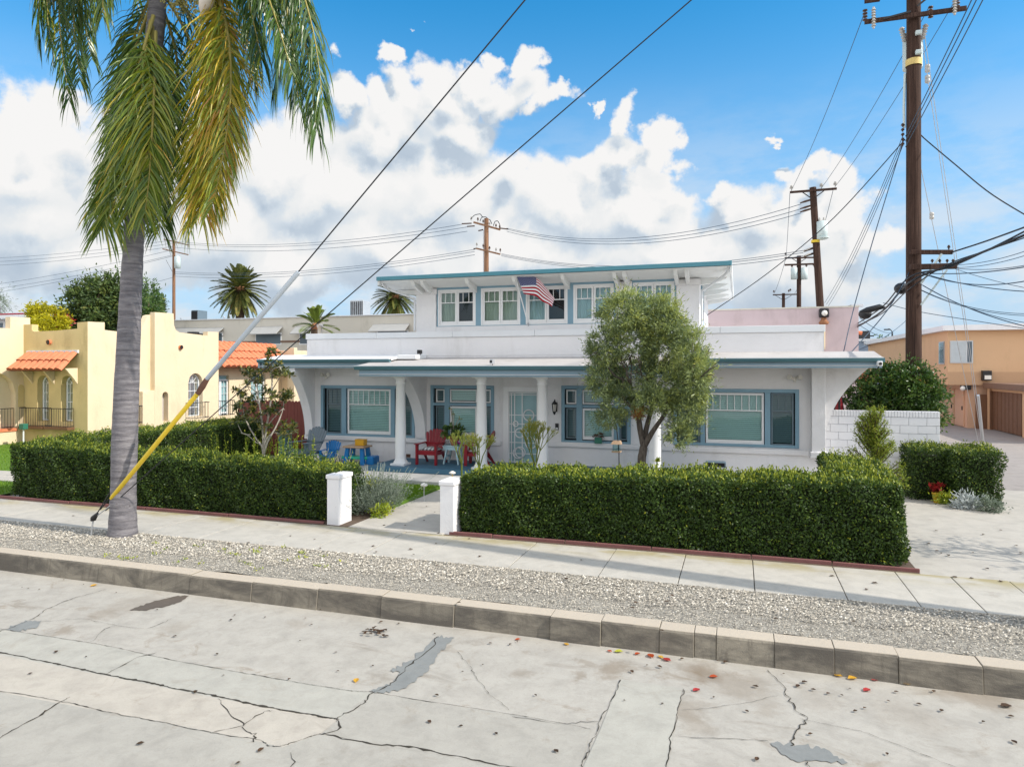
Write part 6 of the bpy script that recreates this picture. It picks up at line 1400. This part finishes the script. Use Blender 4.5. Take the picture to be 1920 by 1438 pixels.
for x0, y0, x1, y1, sg, r in ((1795,497,1960,457,.1,.008),(1795,502,1960,466,.1,.008),(1790,503,1960,490,.1,.009),(1727,512,1960,494,.1,.014),(1727,512,1960,519,.25,.013),(1745,517,1960,548,.1,.012),(1790,504,1960,547,.05,.007),(1726,533,1960,610,.2,.008),(1728,544,1960,588,.2,.008),(1728,545,1960,592,.2,.008),(1730,535,1960,620,.15,.012)):
    span([(x0,y0,Y0-.2),(x1,y1,18.5)],r,lb,g,sg,'wire_blue')
span([(1656,568,30),(1720,584,28),(1830,602,27),(1960,622,26)],.012,'long thin line crossing behind the thick pole above the tan roof',None,m='wire_blue')
for a_, b_ in (((1610,640),(1672,650)),((1612,655),(1700,600)),((1612,610),(1690,640)),((1612,596),(1674,625))): span([(*a_,60),(*b_,80)],.025,'hair-thin far line in the gap between pink wall and thick pole','far lines at the alley end',.3,'wire_blue')
g = 'upper lines left of the weathered pole'; lb = 'thin upper line between the weathered pole and the slim left pole'
for k, (y0,y1) in enumerate(((421,447),(426,450),(434,458))): span([(866 if k < 1 else 876,y0,50),(326,y1+6,62)],.018,lb,g,.9,'wire_blue')
g = 'lines beyond the slim left pole'; lb = 'thin line running from the slim left pole to the left edge'
for y0, y1 in ((450,486),(456,493),(462,500),(468,540),(478,548),(480,556)): span([(326,y0,62),(-60,y1,68)],.018,lb,g,.4,'wire_blue')
span([(326,520,62),(190,556,58),(60,583,56)],.016,'single low line from the slim left pole past the dark tree',None,m='wire_blue')
g = 'lower lines left of the weathered pole'; lb = 'thin lower line between the weathered pole and the slim left pole'
for k, (y0,y1) in enumerate(((468,510),(472,513),(478,518))): span([(890,y0,50),(326,y1,62)],.018,lb,g,.8,'wire_blue')
g = 'upper lines right of the weathered pole'; lb = 'sagging upper line between the weathered pole and the leaning pole'
for y0, y1 in ((428,383),(430,392),(434,400)): span([(950,y0,50),(1502,y1,40)],.016,lb,g,1.3,'wire_blue')
g = 'lower lines right of the weathered pole'; lb = 'lower sagging line from the weathered pole behind the roof to the leaning pole'
for y0, y1 in ((476,470),(478,474),(480,480)): span([(940,y0,50),(1506,y1,40)],.016,lb,g,.9,'wire_blue')
for x0,y0,x1,y1 in ((1481,363,1474,482),(1562,357,1527,482)): span([(x0,y0,40),(x1,y1,62)],.014,'thin line between the leaning pole and the straight pole behind it','lines between the right poles',.2,'wire_blue')
for x0,y0,x1,y1 in ((1473,486,1452,550),(1512,500,1490,550)): span([(x0,y0,62),(x1,y1,85)],.018,'thin line between the straight pole and the smallest far pole','lines to the smallest pole',.2,'wire_blue')
# ---- the two guy wires in front, anchored in the gravel
g0 = onZ(140,1010,.02); g0[1] = 9.75; GP = lambda x, y: onY(x,y,9.75)
ga_ = thing('guy_anchor', 'steel anchor rod and turnbuckle rising from the gravel left of the palm', 'guy anchor', tuple(g0))
j = GP(175,972); MB().tube([g0-(0,0,.15),g0,j],.014,8).build('rod', M['steel'], ga_); MB().tube([j-(.05,0,.04),j,j+(.10,0,.10)],[.02,.055,.025],10).build('turnbuckle', M['iron'], ga_)
MB().tube([j+(.05,0,.05),GP(205,925)],.010,6).build('rod', M['iron'], ga_); MB().tube([j+(.08,0,.05),GP(212,944)],.010,6).build('rod', M['steel'], ga_)
span([(188,955,9.75),(985,0,9.75),(1320,-402,9.75)],.011,'steep black guy wire rising from the guarded foot beside the palm','long guy wires crossing the sky',name='guy_wire')
span([(198,957,9.78),(560,637,9.78),(1297,0,9.78),(1640,-297,9.78)],.009,'flatter black guy wire rising across the roof to the sky','long guy wires crossing the sky',name='guy_wire')
for a_, b_, r, m, lb in (((208,935),(373,735),.040,'guard_yellow','long yellow plastic guard on the guy wire in front of the palm'),((386,713),(560,510),.040,'guard_grey','long grey plastic guard above the yellow one on the guy wire')):
    P = [GP(*a_),GP(*b_)]; tag(MB().tube([P[0],P[0]*.98+P[1]*.02,P[1]*.98+P[0]*.02,P[1]],[r*.7,r,r,r*.8],12).build('guy_guard', M[m], None, org=tuple(P[0])), lb, 'guy guard')
P = [GP(371,738),GP(388,711)]; tag(MB().tube([P[0],(P[0]+P[1])/2,P[1]],[.045,.055,.043],12).build('guy_coupling', M['rust'], None, org=tuple(P[0])), 'rusty coupling between the yellow and grey guy guards', 'coupling')
# ================================================================ PORCH FURNITURE AND SMALL THINGS
def adirondack(label, mat, loc, rz, s=1.0, group=None, cat='chair'):
    """chair facing local -Y; seat .40 m; fan back of seven slats"""
    t = thing('adirondack_chair', label, cat, (0,0,0), group); m = M[mat]
    for k in range(7):
        f = (k-3)/3; x0, x1 = f*.20, f*.30; h = .62-.10*f*f; w0, w1 = .060, .092; b0 = np.array((x0,.20,.34)); d = np.array((x1-x0,.22*h/.62,h)); e = b0+d
        mb = MB(); P = [b0-(w0/2,0,0),b0+(w0/2,0,0),e+(w1/2,0,-.03),e+(w1*.28,.004,.015),e-(w1*.28,-.004,-.015),e-(w1/2,0,.03)]; mb.prism([p*s for p in P],(0,.022*s,0)); mb.build('back_slat', m, t)
    mb = MB(); mb.obox(np.array((-.30,.28,.56))*s,np.array((.30,.28,.56))*s,.025*s,.06*s); mb.build('back_rail', m, t)
    for k in range(5): y = -.28+k*.115; z = .395-k*.018; MB().box(-.27*s,.27*s,(y-.05)*s,(y+.05)*s,(z-.012)*s,(z+.012)*s).build('seat_slat', m, t)
    MB().box(-.27*s,.27*s,-.345*s,-.325*s,.28*s,.40*s).build('front_apron', m, t, bevel=.008*s)
    for sx in (-1,1):
        mb = MB(); x = sx*.295; mb.prism([np.array(p)*s for p in ((x-.03,-.36,0),(x-.03,-.28,0),(x-.03,-.26,.57),(x-.03,-.37,.57))],(.06*s,0,0)); mb.build('leg', m, t)
        mb = MB(); mb.prism([np.array(p)*s for p in ((x-.02,.36,0),(x-.02,.42,0),(x-.02,.20,.36),(x-.02,-.26,.36),(x-.02,-.26,.28),(x-.02,.12,.27))],(.04*s,0,0)); mb.build('leg', m, t)
        mb = MB(); P = [(x-.06,-.40,.575),(x+.06,-.40,.575),(x+.075,-.30,.575),(x+.04,.30,.575),(x-.035,.30,.575),(x-.065,-.30,.575)]; mb.prism([np.array(p)*s for p in P],(0,0,.025*s)); mb.build('armrest', m, t, bevel=.006*s)
    t.location = loc; t.rotation_euler = (0,0,rz); return t
def plaid():
    N = NT('plaid_cloth'); tc = N.n('TexCoord'); s = N.n('SeparateXYZ'); N.l(tc.outputs['Object'], s.inputs[0])
    f = lambda o: N.math('GREATER_THAN', N.math('FRACT', N.math('MULTIPLY', o, 9)), .5)
    return N.bsdf(N.mix(N.math('MULTIPLY', N.math('ADD', f(s.outputs[0]), f(s.outputs[1])), .5), (.70,.70,.70,1), (.03,.03,.035,1)), .9)
M['plaid'] = plaid()
def cushion(label, loc, rz):
    G = [[(x,y,.41+.075*(1-(x/.25)**4)*(1-(y/.25)**4)-.02*y) for y in np.linspace(-.25,.25,9)] for x in np.linspace(-.25,.25,9)]
    mb = MB(); mb.grid(G); mb.box(-.25,.25,-.25,.25,.40,.415); o = mb.build('seat_cushion', M['plaid'], None, org=(0,0,0)); tag(o, label, 'cushion', 'plaid chair cushions'); o.location = loc; o.rotation_euler = (0,0,rz)
PZ = .346
adirondack('red fan-back garden chair facing the street on the blue porch','red',(-8.42,18.25,PZ),0,1,'red porch chairs')
cushion('black and white plaid cushion on the red chair facing the street',(-8.42,18.25,PZ),0)
adirondack('red fan-back garden chair turned sideways behind the second column','red',(-7.02,18.45,PZ),radians(-82),1,'red porch chairs')
cushion('black and white plaid cushion on the sideways red chair',(-7.02,18.45,PZ),radians(-82))
adirondack('slate grey fan-back garden chair beside the left bracket','slate',(-12.45,18.05,.20),radians(-12),1.12)
adirondack('small bright blue child garden chair between the grey chair and play table','royal',(-11.78,18.25,.20),radians(10),.70)
# child's play table
t = thing('play_table', 'child play table with blue legs, tan top and green bench', 'play table', (-10.95,18.45,.20)); x, y, z = -10.95,18.45,.20
MB().box(x-.36,x+.36,y-.28,y+.28,z+.50,z+.56).build('table_top', M['tanplastic'], t, bevel=.02)
for sx in (-1,1):
    mb = MB(); mb.prism([(x+sx*.30-.07,y-.25,z),(x+sx*.30+.07,y-.25,z),(x+sx*.24+.06,y-.20,z+.50),(x+sx*.24-.06,y-.20,z+.50)],(0,.10,0)); mb.build('leg', M['royal'], t, bevel=.015)
    mb = MB(); mb.prism([(x+sx*.30-.07,y+.15,z),(x+sx*.30+.07,y+.15,z),(x+sx*.24+.06,y+.12,z+.50),(x+sx*.24-.06,y+.12,z+.50)],(0,.10,0)); mb.build('leg', M['royal'], t, bevel=.015)
MB().box(x-.46,x+.42,y-.18,y+.20,z+.16,z+.24).build('bench', M['kidgreen'], t, bevel=.025); MB().box(x+.36,x+.62,y-.15,y+.25,z,z+.26).build('side_bin', M['royal'], t, bevel=.04)
t = thing('toy_bin', 'yellow-orange toy box on the child play table', 'box', (-10.85,18.45,.76)); MB().box(-10.99,-10.69,18.36,18.58,.762,.93).build('box', M['yellowplastic'], t, bevel=.015); MB().box(-10.995,-10.685,18.355,18.585,.93,.95).build('lid', M['yellowplastic'], t)
# side table with pot
t = thing('side_table', 'pale blue wooden side table between the two red chairs', 'table', (-7.82,18.5,PZ)); x, y = -7.80,18.45
for k in range(5): MB().box(x-.25,x+.25,y-.25+k*.1+.004,y-.25+k*.1+.096,PZ+.50,PZ+.525).build('top_slat', M['paleblue'], t)
for sx in (-1,1):
    for sy in (-1,1): MB().obox((x+sx*.23,y+sy*.19,PZ),(x+sx*.13,y+sy*.15,PZ+.50),.035,.07,(0,1,0)).build('leg', M['paleblue'], t)
    MB().box(x+sx*.17-.02,x+sx*.17+.02,y-.2,y+.2,PZ+.20,PZ+.25).build('stretcher', M['paleblue'], t)
MB().box(x-.22,x+.22,y-.21,y-.19,PZ+.41,PZ+.498).build('apron', M['paleblue'], t)
t = thing('potted_plant', 'terracotta pot with round green leaves and tall bare stems on the side table', 'potted plant', (x,y,PZ+.526)); zb = PZ+.526
MB().lathe([(.09,0),(.14,.16),(.16,.24),(.17,.24),(.17,.28),(.14,.28)],(x+.02,y,zb),18).build('pot', M['pot'], t)
mb = MB(); crown(mb,[(x-.14,y,zb+.38,.15,.15,.14),(x+.16,y,zb+.36,.14,.15,.13),(x,y,zb+.34,.14,.14,.1)],50,8,.09,.085,.05); mb.build('foliage', M['bush_leaf'], t)
mb = MB()
for px_,py_ in ((845,765),(851,775),(862,785),(858,800)): p = onY(px_,py_,18.45); mb.tube(spline([(x,y,zb+.25),(p+(x,y,zb+.3))/2+(0,0,.1),p],8),.012,5); m_ = 6; mb.leaves(np.tile(p,(m_,1)),unit(m_)+(0,0,.6),unit(m_),.10,.025,1)
mb.build('stem', [M['bark_pale'],M['euph']], t)
t = thing('flower_sprig', 'small magenta flower by the side table edge', 'flower', (x+.2,y-.1,PZ+.526)); mb = MB(); mb.leaves(np.tile((x+.20,y-.15,PZ+.60),(26,1)),unit(26),unit(26),.08,.05); mb.build('petals', leafmat('magenta_petal',[(0,(.30,.01,.22)),(1,(.5,.03,.35))]), t); MB().lathe([(.04,0),(.05,.06)],(x+.2,y-.15,PZ+.526),10).build('cup', M['greenpot'], t)
t = thing('window_planter', 'green square planter on the sill of the window behind the tree', 'planter', (-3.55,19.0,.995)); c = onY(1122,820,19.10)
MB().box(c[0]-.10,c[0]+.10,19.03,19.12,.998,1.17).build('pot', M['greenpot'], t, bevel=.008); mb = MB(); crown(mb,[(c[0],19.08,1.2,.10,.04,.06)],18,8,.06,.025,.03); mb.build('foliage', M['deadleaf'], t)
# bird feeder on a crook
t = thing('bird_feeder', 'small wooden lantern-like bird feeder on a thin iron stake', 'bird feeder', (-2.6,16,0)); c = onY(1157,838,16)
MB().tube(spline([(c[0]+.09,16,0),(c[0]+.05,16,.6),(c[0]+.04,16,1.2),(c[0]-.02,16,1.75),(c[0]-.06,16,1.80)],14),.012,6).build('stake', M['iron'], t)
mb = MB(); mb.prism([(c[0]-.13,15.88,c[2]+.07),(c[0]+.11,15.88,c[2]+.07),(c[0]+.07,15.94,c[2]+.14),(c[0]-.09,15.94,c[2]+.14)],(0,.2,0)); mb.build('roof', M['tanplastic'], t); MB().box(c[0]-.09,c[0]+.07,15.92,16.06,c[2]-.09,c[2]+.068).build('seed_box', M['glass'], t); MB().box(c[0]-.11,c[0]+.09,15.89,16.09,c[2]-.12,c[2]-.09).build('tray', M['tanplastic'], t)
# path lights
for (px_,py_,zt,lb) in ((848,900,.42,'thin path light standing at the far end of the front path'),(795,940,.42,'thin path light on the lawn edge of the front path')):
    c = onZ(px_,py_+ (14 if px_ == 848 else 0),.03); t = thing('path_light', lb, 'path light', (c[0],c[1],.03), 'path lights'); MB().tube([(c[0],c[1],.02),(c[0],c[1],zt)],.012,6).build('stake', M['steel'] if px_ < 800 else M['yellowpot'], t); MB().lathe([(.03,-.05),(.09,-.02),(.085,.0),(.03,.035),(.005,.04)],(c[0],c[1],zt),14).build('cap', M['lampglass'], t)
# floodlight box in the yard behind the right hedge
t = thing('ground_spotlight', 'dark long floodlight box just above the right hedge by the wall', 'spotlight', (-.35,14.6,0)); c = onY(1342,873,14.6); MB().box(c[0]-.20,c[0]+.20,14.5,14.7,c[2]-.02,c[2]+.09).build('housing', M['slate'], t, bevel=.02); MB().tube([(c[0],14.6,0),(c[0],14.6,c[2]-.02)],.03,8).build('post', M['iron'], t); MB().box(c[0]-.17,c[0]+.17,14.495,14.499,c[2],c[2]+.07).build('lens', M['black'], t)
t = thing('garden_bin', 'dark teal bin half hidden behind the magnolia by the fence', 'bin', (-14.6,20.3,0)); c = onY(538,830,20.4); MB().box(c[0]-.16,c[0]+.16,20.1,20.5,.0,.86).build('body', M['teal'], t, bevel=.03); MB().box(c[0]-.18,c[0]+.18,20.06,20.52,.862,.92).build('lid', M['teal'], t, bevel=.02)
# ---- fallen leaves
def leaf_obj(mat, s):
    n = 7; mb = MB(); pr = [(-.5,0),(-.2,.28),(.15,.32),(.5,.0)]; P = []
    L_ = [(-.5,0,.05),(-.22,.27,.16+RNG.random()*.15),(.12,.30,.22+RNG.random()*.2),(.5,.02,.12)]; R_ = [(-.22,-.26,.12+RNG.random()*.2),(.12,-.30,.20+RNG.random()*.2)]; Mid = [(-.2,0,.0),(.14,0,.02)]
    V = np.array([L_[0],L_[1],L_[2],L_[3],R_[0],R_[1],Mid[0],Mid[1]])*s; mb._add(V,[(0,6,1),(6,7,2,1),(7,3,2),(0,4,6),(4,5,7,6),(5,3,7)])
    return mb.build('fallen_leaf', M[mat], None, org=(0,0,0))
protos = {}
def drop(x, y, mat, s, label, group, z):
    key = (mat, random.randrange(3))
    c = onZ(x,y,z)
    if key not in protos: o = protos[key] = leaf_obj(mat, 1.0)
    else: o = protos[key].copy(); C.objects.link(o)
    o.location = (c[0],c[1],z+.004); o.rotation_euler = (0,0,random.uniform(0,6.28)); o.scale = (s,s,s*.42); tag(o, label, 'leaf', group)
KB = 'dry brown leaf lying on the cracked concrete street'
bright = [(1143,1217,'orangeleaf','pale orange leaf against the kerb, left of the bright red-orange pile',.07),(1195,1222,'orangeleaf','orange curled leaf left of the bright cluster under the kerb',.09),(1220,1226,'orangeleaf','largest bright red-orange leaf in the cluster under the kerb',.13),(1239,1228,'yellowleaf','bright yellow leaf beside the red-orange one under the kerb',.09),(1250,1233,'crimsonleaf','dark red leaf at the right end of the cluster under the kerb',.12),(1160,1218,'lime','green fresh leaf lying under the kerb',.11),
 (1062,1204,'yellowleaf','yellow-brown curled leaf under the kerb joint, left part',.08),(971,1195,'orangeleaf','tan orange leaf lying under the kerb near the asphalt repair',.08),(1338,1265,'orangeleaf','standing orange-red leaf above the smooth rectangular patch',.10),(1306,1290,'crimsonleaf','rounded pinkish red leaf right of the rectangular patch',.10),(1625,1290,'crimsonleaf','bright crimson leaf in the right gutter lane',.11),(1571,1263,'yellowleaf','pale yellow leaf under the right kerb, first of a pair',.10),(1598,1268,'yellowleaf','pale yellow long leaf under the right kerb, second of a pair',.12),(1700,1278,'yellowleaf','deep yellow leaf under the right kerb',.12),(1640,1271,'crimsonleaf','small pink-red leaf under the right kerb',.08),(1737,1281,'orangeleaf','small orange leaf under the far right kerb',.08),(1799,1288,'yellowleaf','tan triangular leaf leaning on the far right kerb',.11),(668,1272,'yellowleaf','single orange-yellow leaf on the pale slab left of the asphalt repair',.10),(176,1094,'yellowleaf','pale tan leaf under the kerb at the left',.11),(1886,1320,'deadleaf','large dark brown curled leaf near the right edge',.13)]
for x, y, m, lb, s in bright: drop(x,y+4,m,s,lb,None,SZ+.006)
for x, y in ((52,1100),(70,1102),(35,1098),(220,1108),(157,1093),(121,1084),(435,1159),(445,1150),(496,1154),(572,1156),(582,1168),(750,1166),(727,1190),(715,1163),(811,1185),(600,1140),(410,1223),(634,1255),(424,1263),(365,1294),(630,1220),(564,1198),(700,1245),(818,1300),(866,1256),(905,1243),(920,1203),(976,1200),(958,1205),(104,1219),(160,1228),(268,1391),(488,1403),(442,1427),(800,1350),(864,1358),(1004,1300),(1040,1405),(930,1372),(1243,1316),(1335,1304),(1415,1284),(1518,1373),(1660,1410),(1470,1260),(1500,1283),(1530,1290),(1597,1288),(1680,1294),(1751,1293),(1725,1317),(1764,1329),(1665,1311),(1905,1388),(1580,1300),(1600,1330),(1400,1330),(1216,1244),(1230,1247),(1185,1256),(1280,1232),(1360,1238),(1348,1236),(1895,1340),(1625,1324),(1555,1297),(1512,1276),(1840,1350),(1170,1310),(300,1140),(330,1190),(540,1270),(90,1330),(60,1260),(1420,1420)):
    drop(x+RNG.normal()*3,y+3,'deadleaf',.03+.05*RNG.random()**1.6,KB,'brown leaves on the street',SZ+.012)
for k in range(26): drop(700+RNG.normal()*11,1183+RNG.normal()*3.5,'deadleaf',.05+.03*RNG.random(),'rust brown leaf in the small heap on the street below the kerb','small heap of rust brown leaves',SZ+.012+.02*RNG.random())
for x, y in ((138,967),(520,984),(545,1005),(620,990),(760,985),(822,1000),(855,975),(818,1019),(900,1043),(795,976),(700,1024),(680,1000),(1625,1105),(1560,1080),(1640,1093),(505,1025),(465,1018),(590,1011),(1090,1050),(1300,1100),(1740,1019),(1757,1033),(1764,1037),(1824,1036),(1778,1041),(1850,1066),(1876,994),(1905,1023),(1915,1037),(1755,995),(1844,1002),(1822,1084),(1790,1082),(1877,1090),(640,975),(720,985),(770,1030),(880,1010),(840,940),(815,960),(800,950),(860,1130)):
    drop(x,y,'deadleaf',.045+.045*RNG.random(),'dry brown leaf lying on the pale sidewalk, path or driveway','brown leaves on the sidewalk and drive',.028)
for x, y in ((1192,1130),(1250,1128),(1260,1117),(1185,1140),(1090,1095),(1062,1085),(1330,1125),(1240,1182),(820,1060),(775,1040),(705,1035),(600,1028),(1600,1165),(430,1020),(1455,1160)):
    drop(x,y,'deadleaf',.05+.04*RNG.random(),'brown leaf lying on the gravel verge','brown leaves on the gravel',.035)
# weeds in the gravel
mb = MB()
for x, y in [(200+RNG.random()*420,1030+RNG.random()*50) for _ in range(34)]+[(985,1140),(1012,1144),(1192,1160),(1880,1232),(640,1065),(1115,1088)]:
    c = onZ(x,y-(12 if y < 1090 else 0),.02); n = 9
    if 8.66 < c[1] < 10.1: mb.leaves(np.tile(c,(n,1))+RNG.normal(size=(n,3))*(.04,.03,.0),unit(n)*.8+(0,0,.7),unit(n),.05,.018)
tag(mb.build('weeds', M['lime'], None, org=(0,0,0)), 'sparse yellow-green weeds sprouting through the gravel', 'weeds', kind='stuff')
# ================================================================ SKY, SUN, CAMERA
sc = bpy.context.scene
SUN_EL, SUN_AZ = radians(39), radians(3)          # sun to the right (+X), a little to the street side
sd = np.array((cos(SUN_EL)*cos(SUN_AZ), -cos(SUN_EL)*sin(SUN_AZ), sin(SUN_EL)))
L = bpy.data.lights.new('sun', 'SUN'); L.energy = 4.35; L.angle = radians(.5); L.color = (1,.93,.83)
so = bpy.data.objects.new('sun', L); C.objects.link(so)
from mathutils import Vector
so.rotation_euler = Vector(-sd).to_track_quat('-Z', 'Y').to_euler(); so.location = (20,0,30)
world = bpy.data.worlds.new('World'); sc.world = world; world.use_nodes = True
wt = world.node_tree; wt.nodes.clear()
class WN(NT):
    def __init__(s):
        s.t = wt; s.out = s.n('OutputWorld')
        s._p = s.n('TexCoord').outputs['Generated']
N = WN()
sky = N.n('TexSky'); sky.sky_type = 'NISHITA'; sky.sun_disc = False; sky.sun_elevation = SUN_EL; sky.sun_rotation = radians(90)+SUN_AZ
sky.air_density = 1.0; sky.dust_density = .4; sky.ozone_density = 3.0
tint = N.n('VectorMath', operation='MULTIPLY'); N.l(sky.outputs[0], tint.inputs[0]); tint.inputs[1].default_value = SKY_TINT
hs = N.n('HueSaturation'); hs.inputs['Hue'].default_value = .5; hs.inputs['Saturation'].default_value = SKY_SAT; hs.inputs['Value'].default_value = SKY_VAL
N.l(tint.outputs[0], hs.inputs['Color'])
dirv = N.pos(); sep = N.n('SeparateXYZ'); N.l(dirv, sep.inputs[0]); zz = sep.outputs[2]
def vadd(a, b, op='ADD'):
    nd = N.n('VectorMath', operation=op); N.val(nd.inputs[0], a); N.val(nd.inputs[1], b); return nd.outputs[0]
def ncol(scale, detail, rough=.55):
    nd = N.n('TexNoise'); nd.inputs['Scale'].default_value = scale; nd.inputs['Detail'].default_value = detail; nd.inputs['Roughness'].default_value = rough
    N.l(dirv, nd.inputs['Vector']); return vadd(nd.outputs['Color'], (.5,.5,.5), 'SUBTRACT')
w1 = N.n('VectorMath', operation='SCALE'); N.l(ncol(5.5,3), w1.inputs[0]); w1.inputs['Scale'].default_value = .16
w2 = N.n('VectorMath', operation='SCALE'); N.l(ncol(24,6,.6), w2.inputs[0]); w2.inputs['Scale'].default_value = .055
dw = vadd(vadd(dirv, w1.outputs[0]), w2.outputs[0])
blobs = CLOUDS
def field(vec):
    acc = None
    for (px, py, r, sx, *_) in blobs:
        d = ray(px, py); d /= np.linalg.norm(d); R = r/FPX*.95
        df = vadd(vec, tuple(d), 'SUBTRACT')
        if sx != 1: df = vadd(df, (1/sx, 1/sx, 1.0), 'MULTIPLY')
        ln = N.n('VectorMath', operation='LENGTH'); N.l(df, ln.inputs[0])
        v = N.math('MULTIPLY_ADD', ln.outputs['Value'], -1/R, 1.0)
        acc = v if acc is None else N.math('SMOOTH_MAX', acc, v, .22)
    return acc
er = N.n('TexNoise'); er.inputs['Scale'].default_value = 34; er.inputs['Detail'].default_value = 6; er.inputs['Roughness'].default_value = .62; N.l(dirv, er.inputs['Vector'])
dens = field(dw)
low = field(vadd(dw, (.012, -.004, .034)))            # the same clouds looked up a little higher, towards the sun
mask = N.mapr(N.math('ADD', dens, N.math('MULTIPLY_ADD', er.outputs['Fac'], .50, -.25)), -.03, .30)
thick = N.mapr(dens, .05, .55)
relief = N.math('SUBTRACT', dens, low)                 # >0 on crowns that face up to the sun, <0 on undersides
lit = N.mapr(relief, -.36, .30, 0, 1, False)
soft = N.math('MULTIPLY_ADD', N.noise(9, 6, .6, dw), .6, N.math('MULTIPLY', N.noise(26, 5, .6, dw), .4))
lit = N.math('ADD', N.math('MULTIPLY_ADD', lit, .62, .14), N.math('MULTIPLY', soft, .36), clamp=True)
ccol = N.ramp(lit, [(.24,(.52,.63,.76)),(.50,(.76,.845,.93)),(.68,(.97,.99,1.0)),(.88,(1.08,1.07,1.06))])
cs = N.n('VectorMath', operation='SCALE'); N.l(ccol, cs.inputs[0]); cs.inputs['Scale'].default_value = CLOUD_LUM/.15
# thin bright veil low over the roofs
veil = N.mapr(N.noise(6, 7, .62, N.scaled((1,1,2.6))), .36, .60); veil = N.math('MULTIPLY', veil, N.mapr(zz, .40, .04)); veil = N.math('MULTIPLY', veil, .92)
hz = N.math('MULTIPLY', N.mapr(zz, .50, -.02), .94)
vl = hz
c1 = N.mix(vl, hs.outputs[0], (.60*CLOUD_LUM/.15,.76*CLOUD_LUM/.15,1.0*CLOUD_LUM/.15,1))
c1 = N.mix(veil, c1, (.90*CLOUD_LUM/.15,.95*CLOUD_LUM/.15,1.0*CLOUD_LUM/.15,1))
# unseen extra-bright cloud behind and above the camera, added to fill shaded walls
gen = N.mapr(N.noise(2.6, 7, .6), .40, .60); d0 = ray(960,500); d0 /= np.linalg.norm(d0)
dt = N.n('VectorMath', operation='DOT_PRODUCT'); N.l(dirv, dt.inputs[0]); dt.inputs[1].default_value = tuple(d0)
gen = N.math('MULTIPLY', gen, N.mapr(dt.outputs['Value'], .72, .5))
c1 = N.mix(gen, c1, (12.6,12.1,11.5,1))
c2 = N.mix(mask, c1, cs.outputs[0])
bg = N.n('Background'); N.l(c2, bg.inputs[0]); bg.inputs[1].default_value = .15
N.l(bg.outputs[0], N.out.inputs[0])
cam = bpy.data.cameras.new('camera'); co = bpy.data.objects.new('camera', cam); C.objects.link(co)
cam.sensor_fit = 'HORIZONTAL'; cam.sensor_width = 36; cam.lens = 36*FPX/1920; cam.shift_y = -(719-HZ)/1920
cam.clip_end = 2000; cam.clip_start = .1
co.location = (0,0,CH); co.rotation_euler = (radians(90),0,AZ)
sc.camera = co
sc.view_settings.view_transform = 'Standard'; sc.view_settings.look = 'None'; sc.view_settings.exposure = EXPOSURE; sc.view_settings.gamma = 1
sc.cycles.max_bounces = 8; sc.cycles.transparent_max_bounces = 12; sc.cycles.sample_clamp_indirect = 6
try:
    sc.cycles.use_denoising = True
except Exception: pass
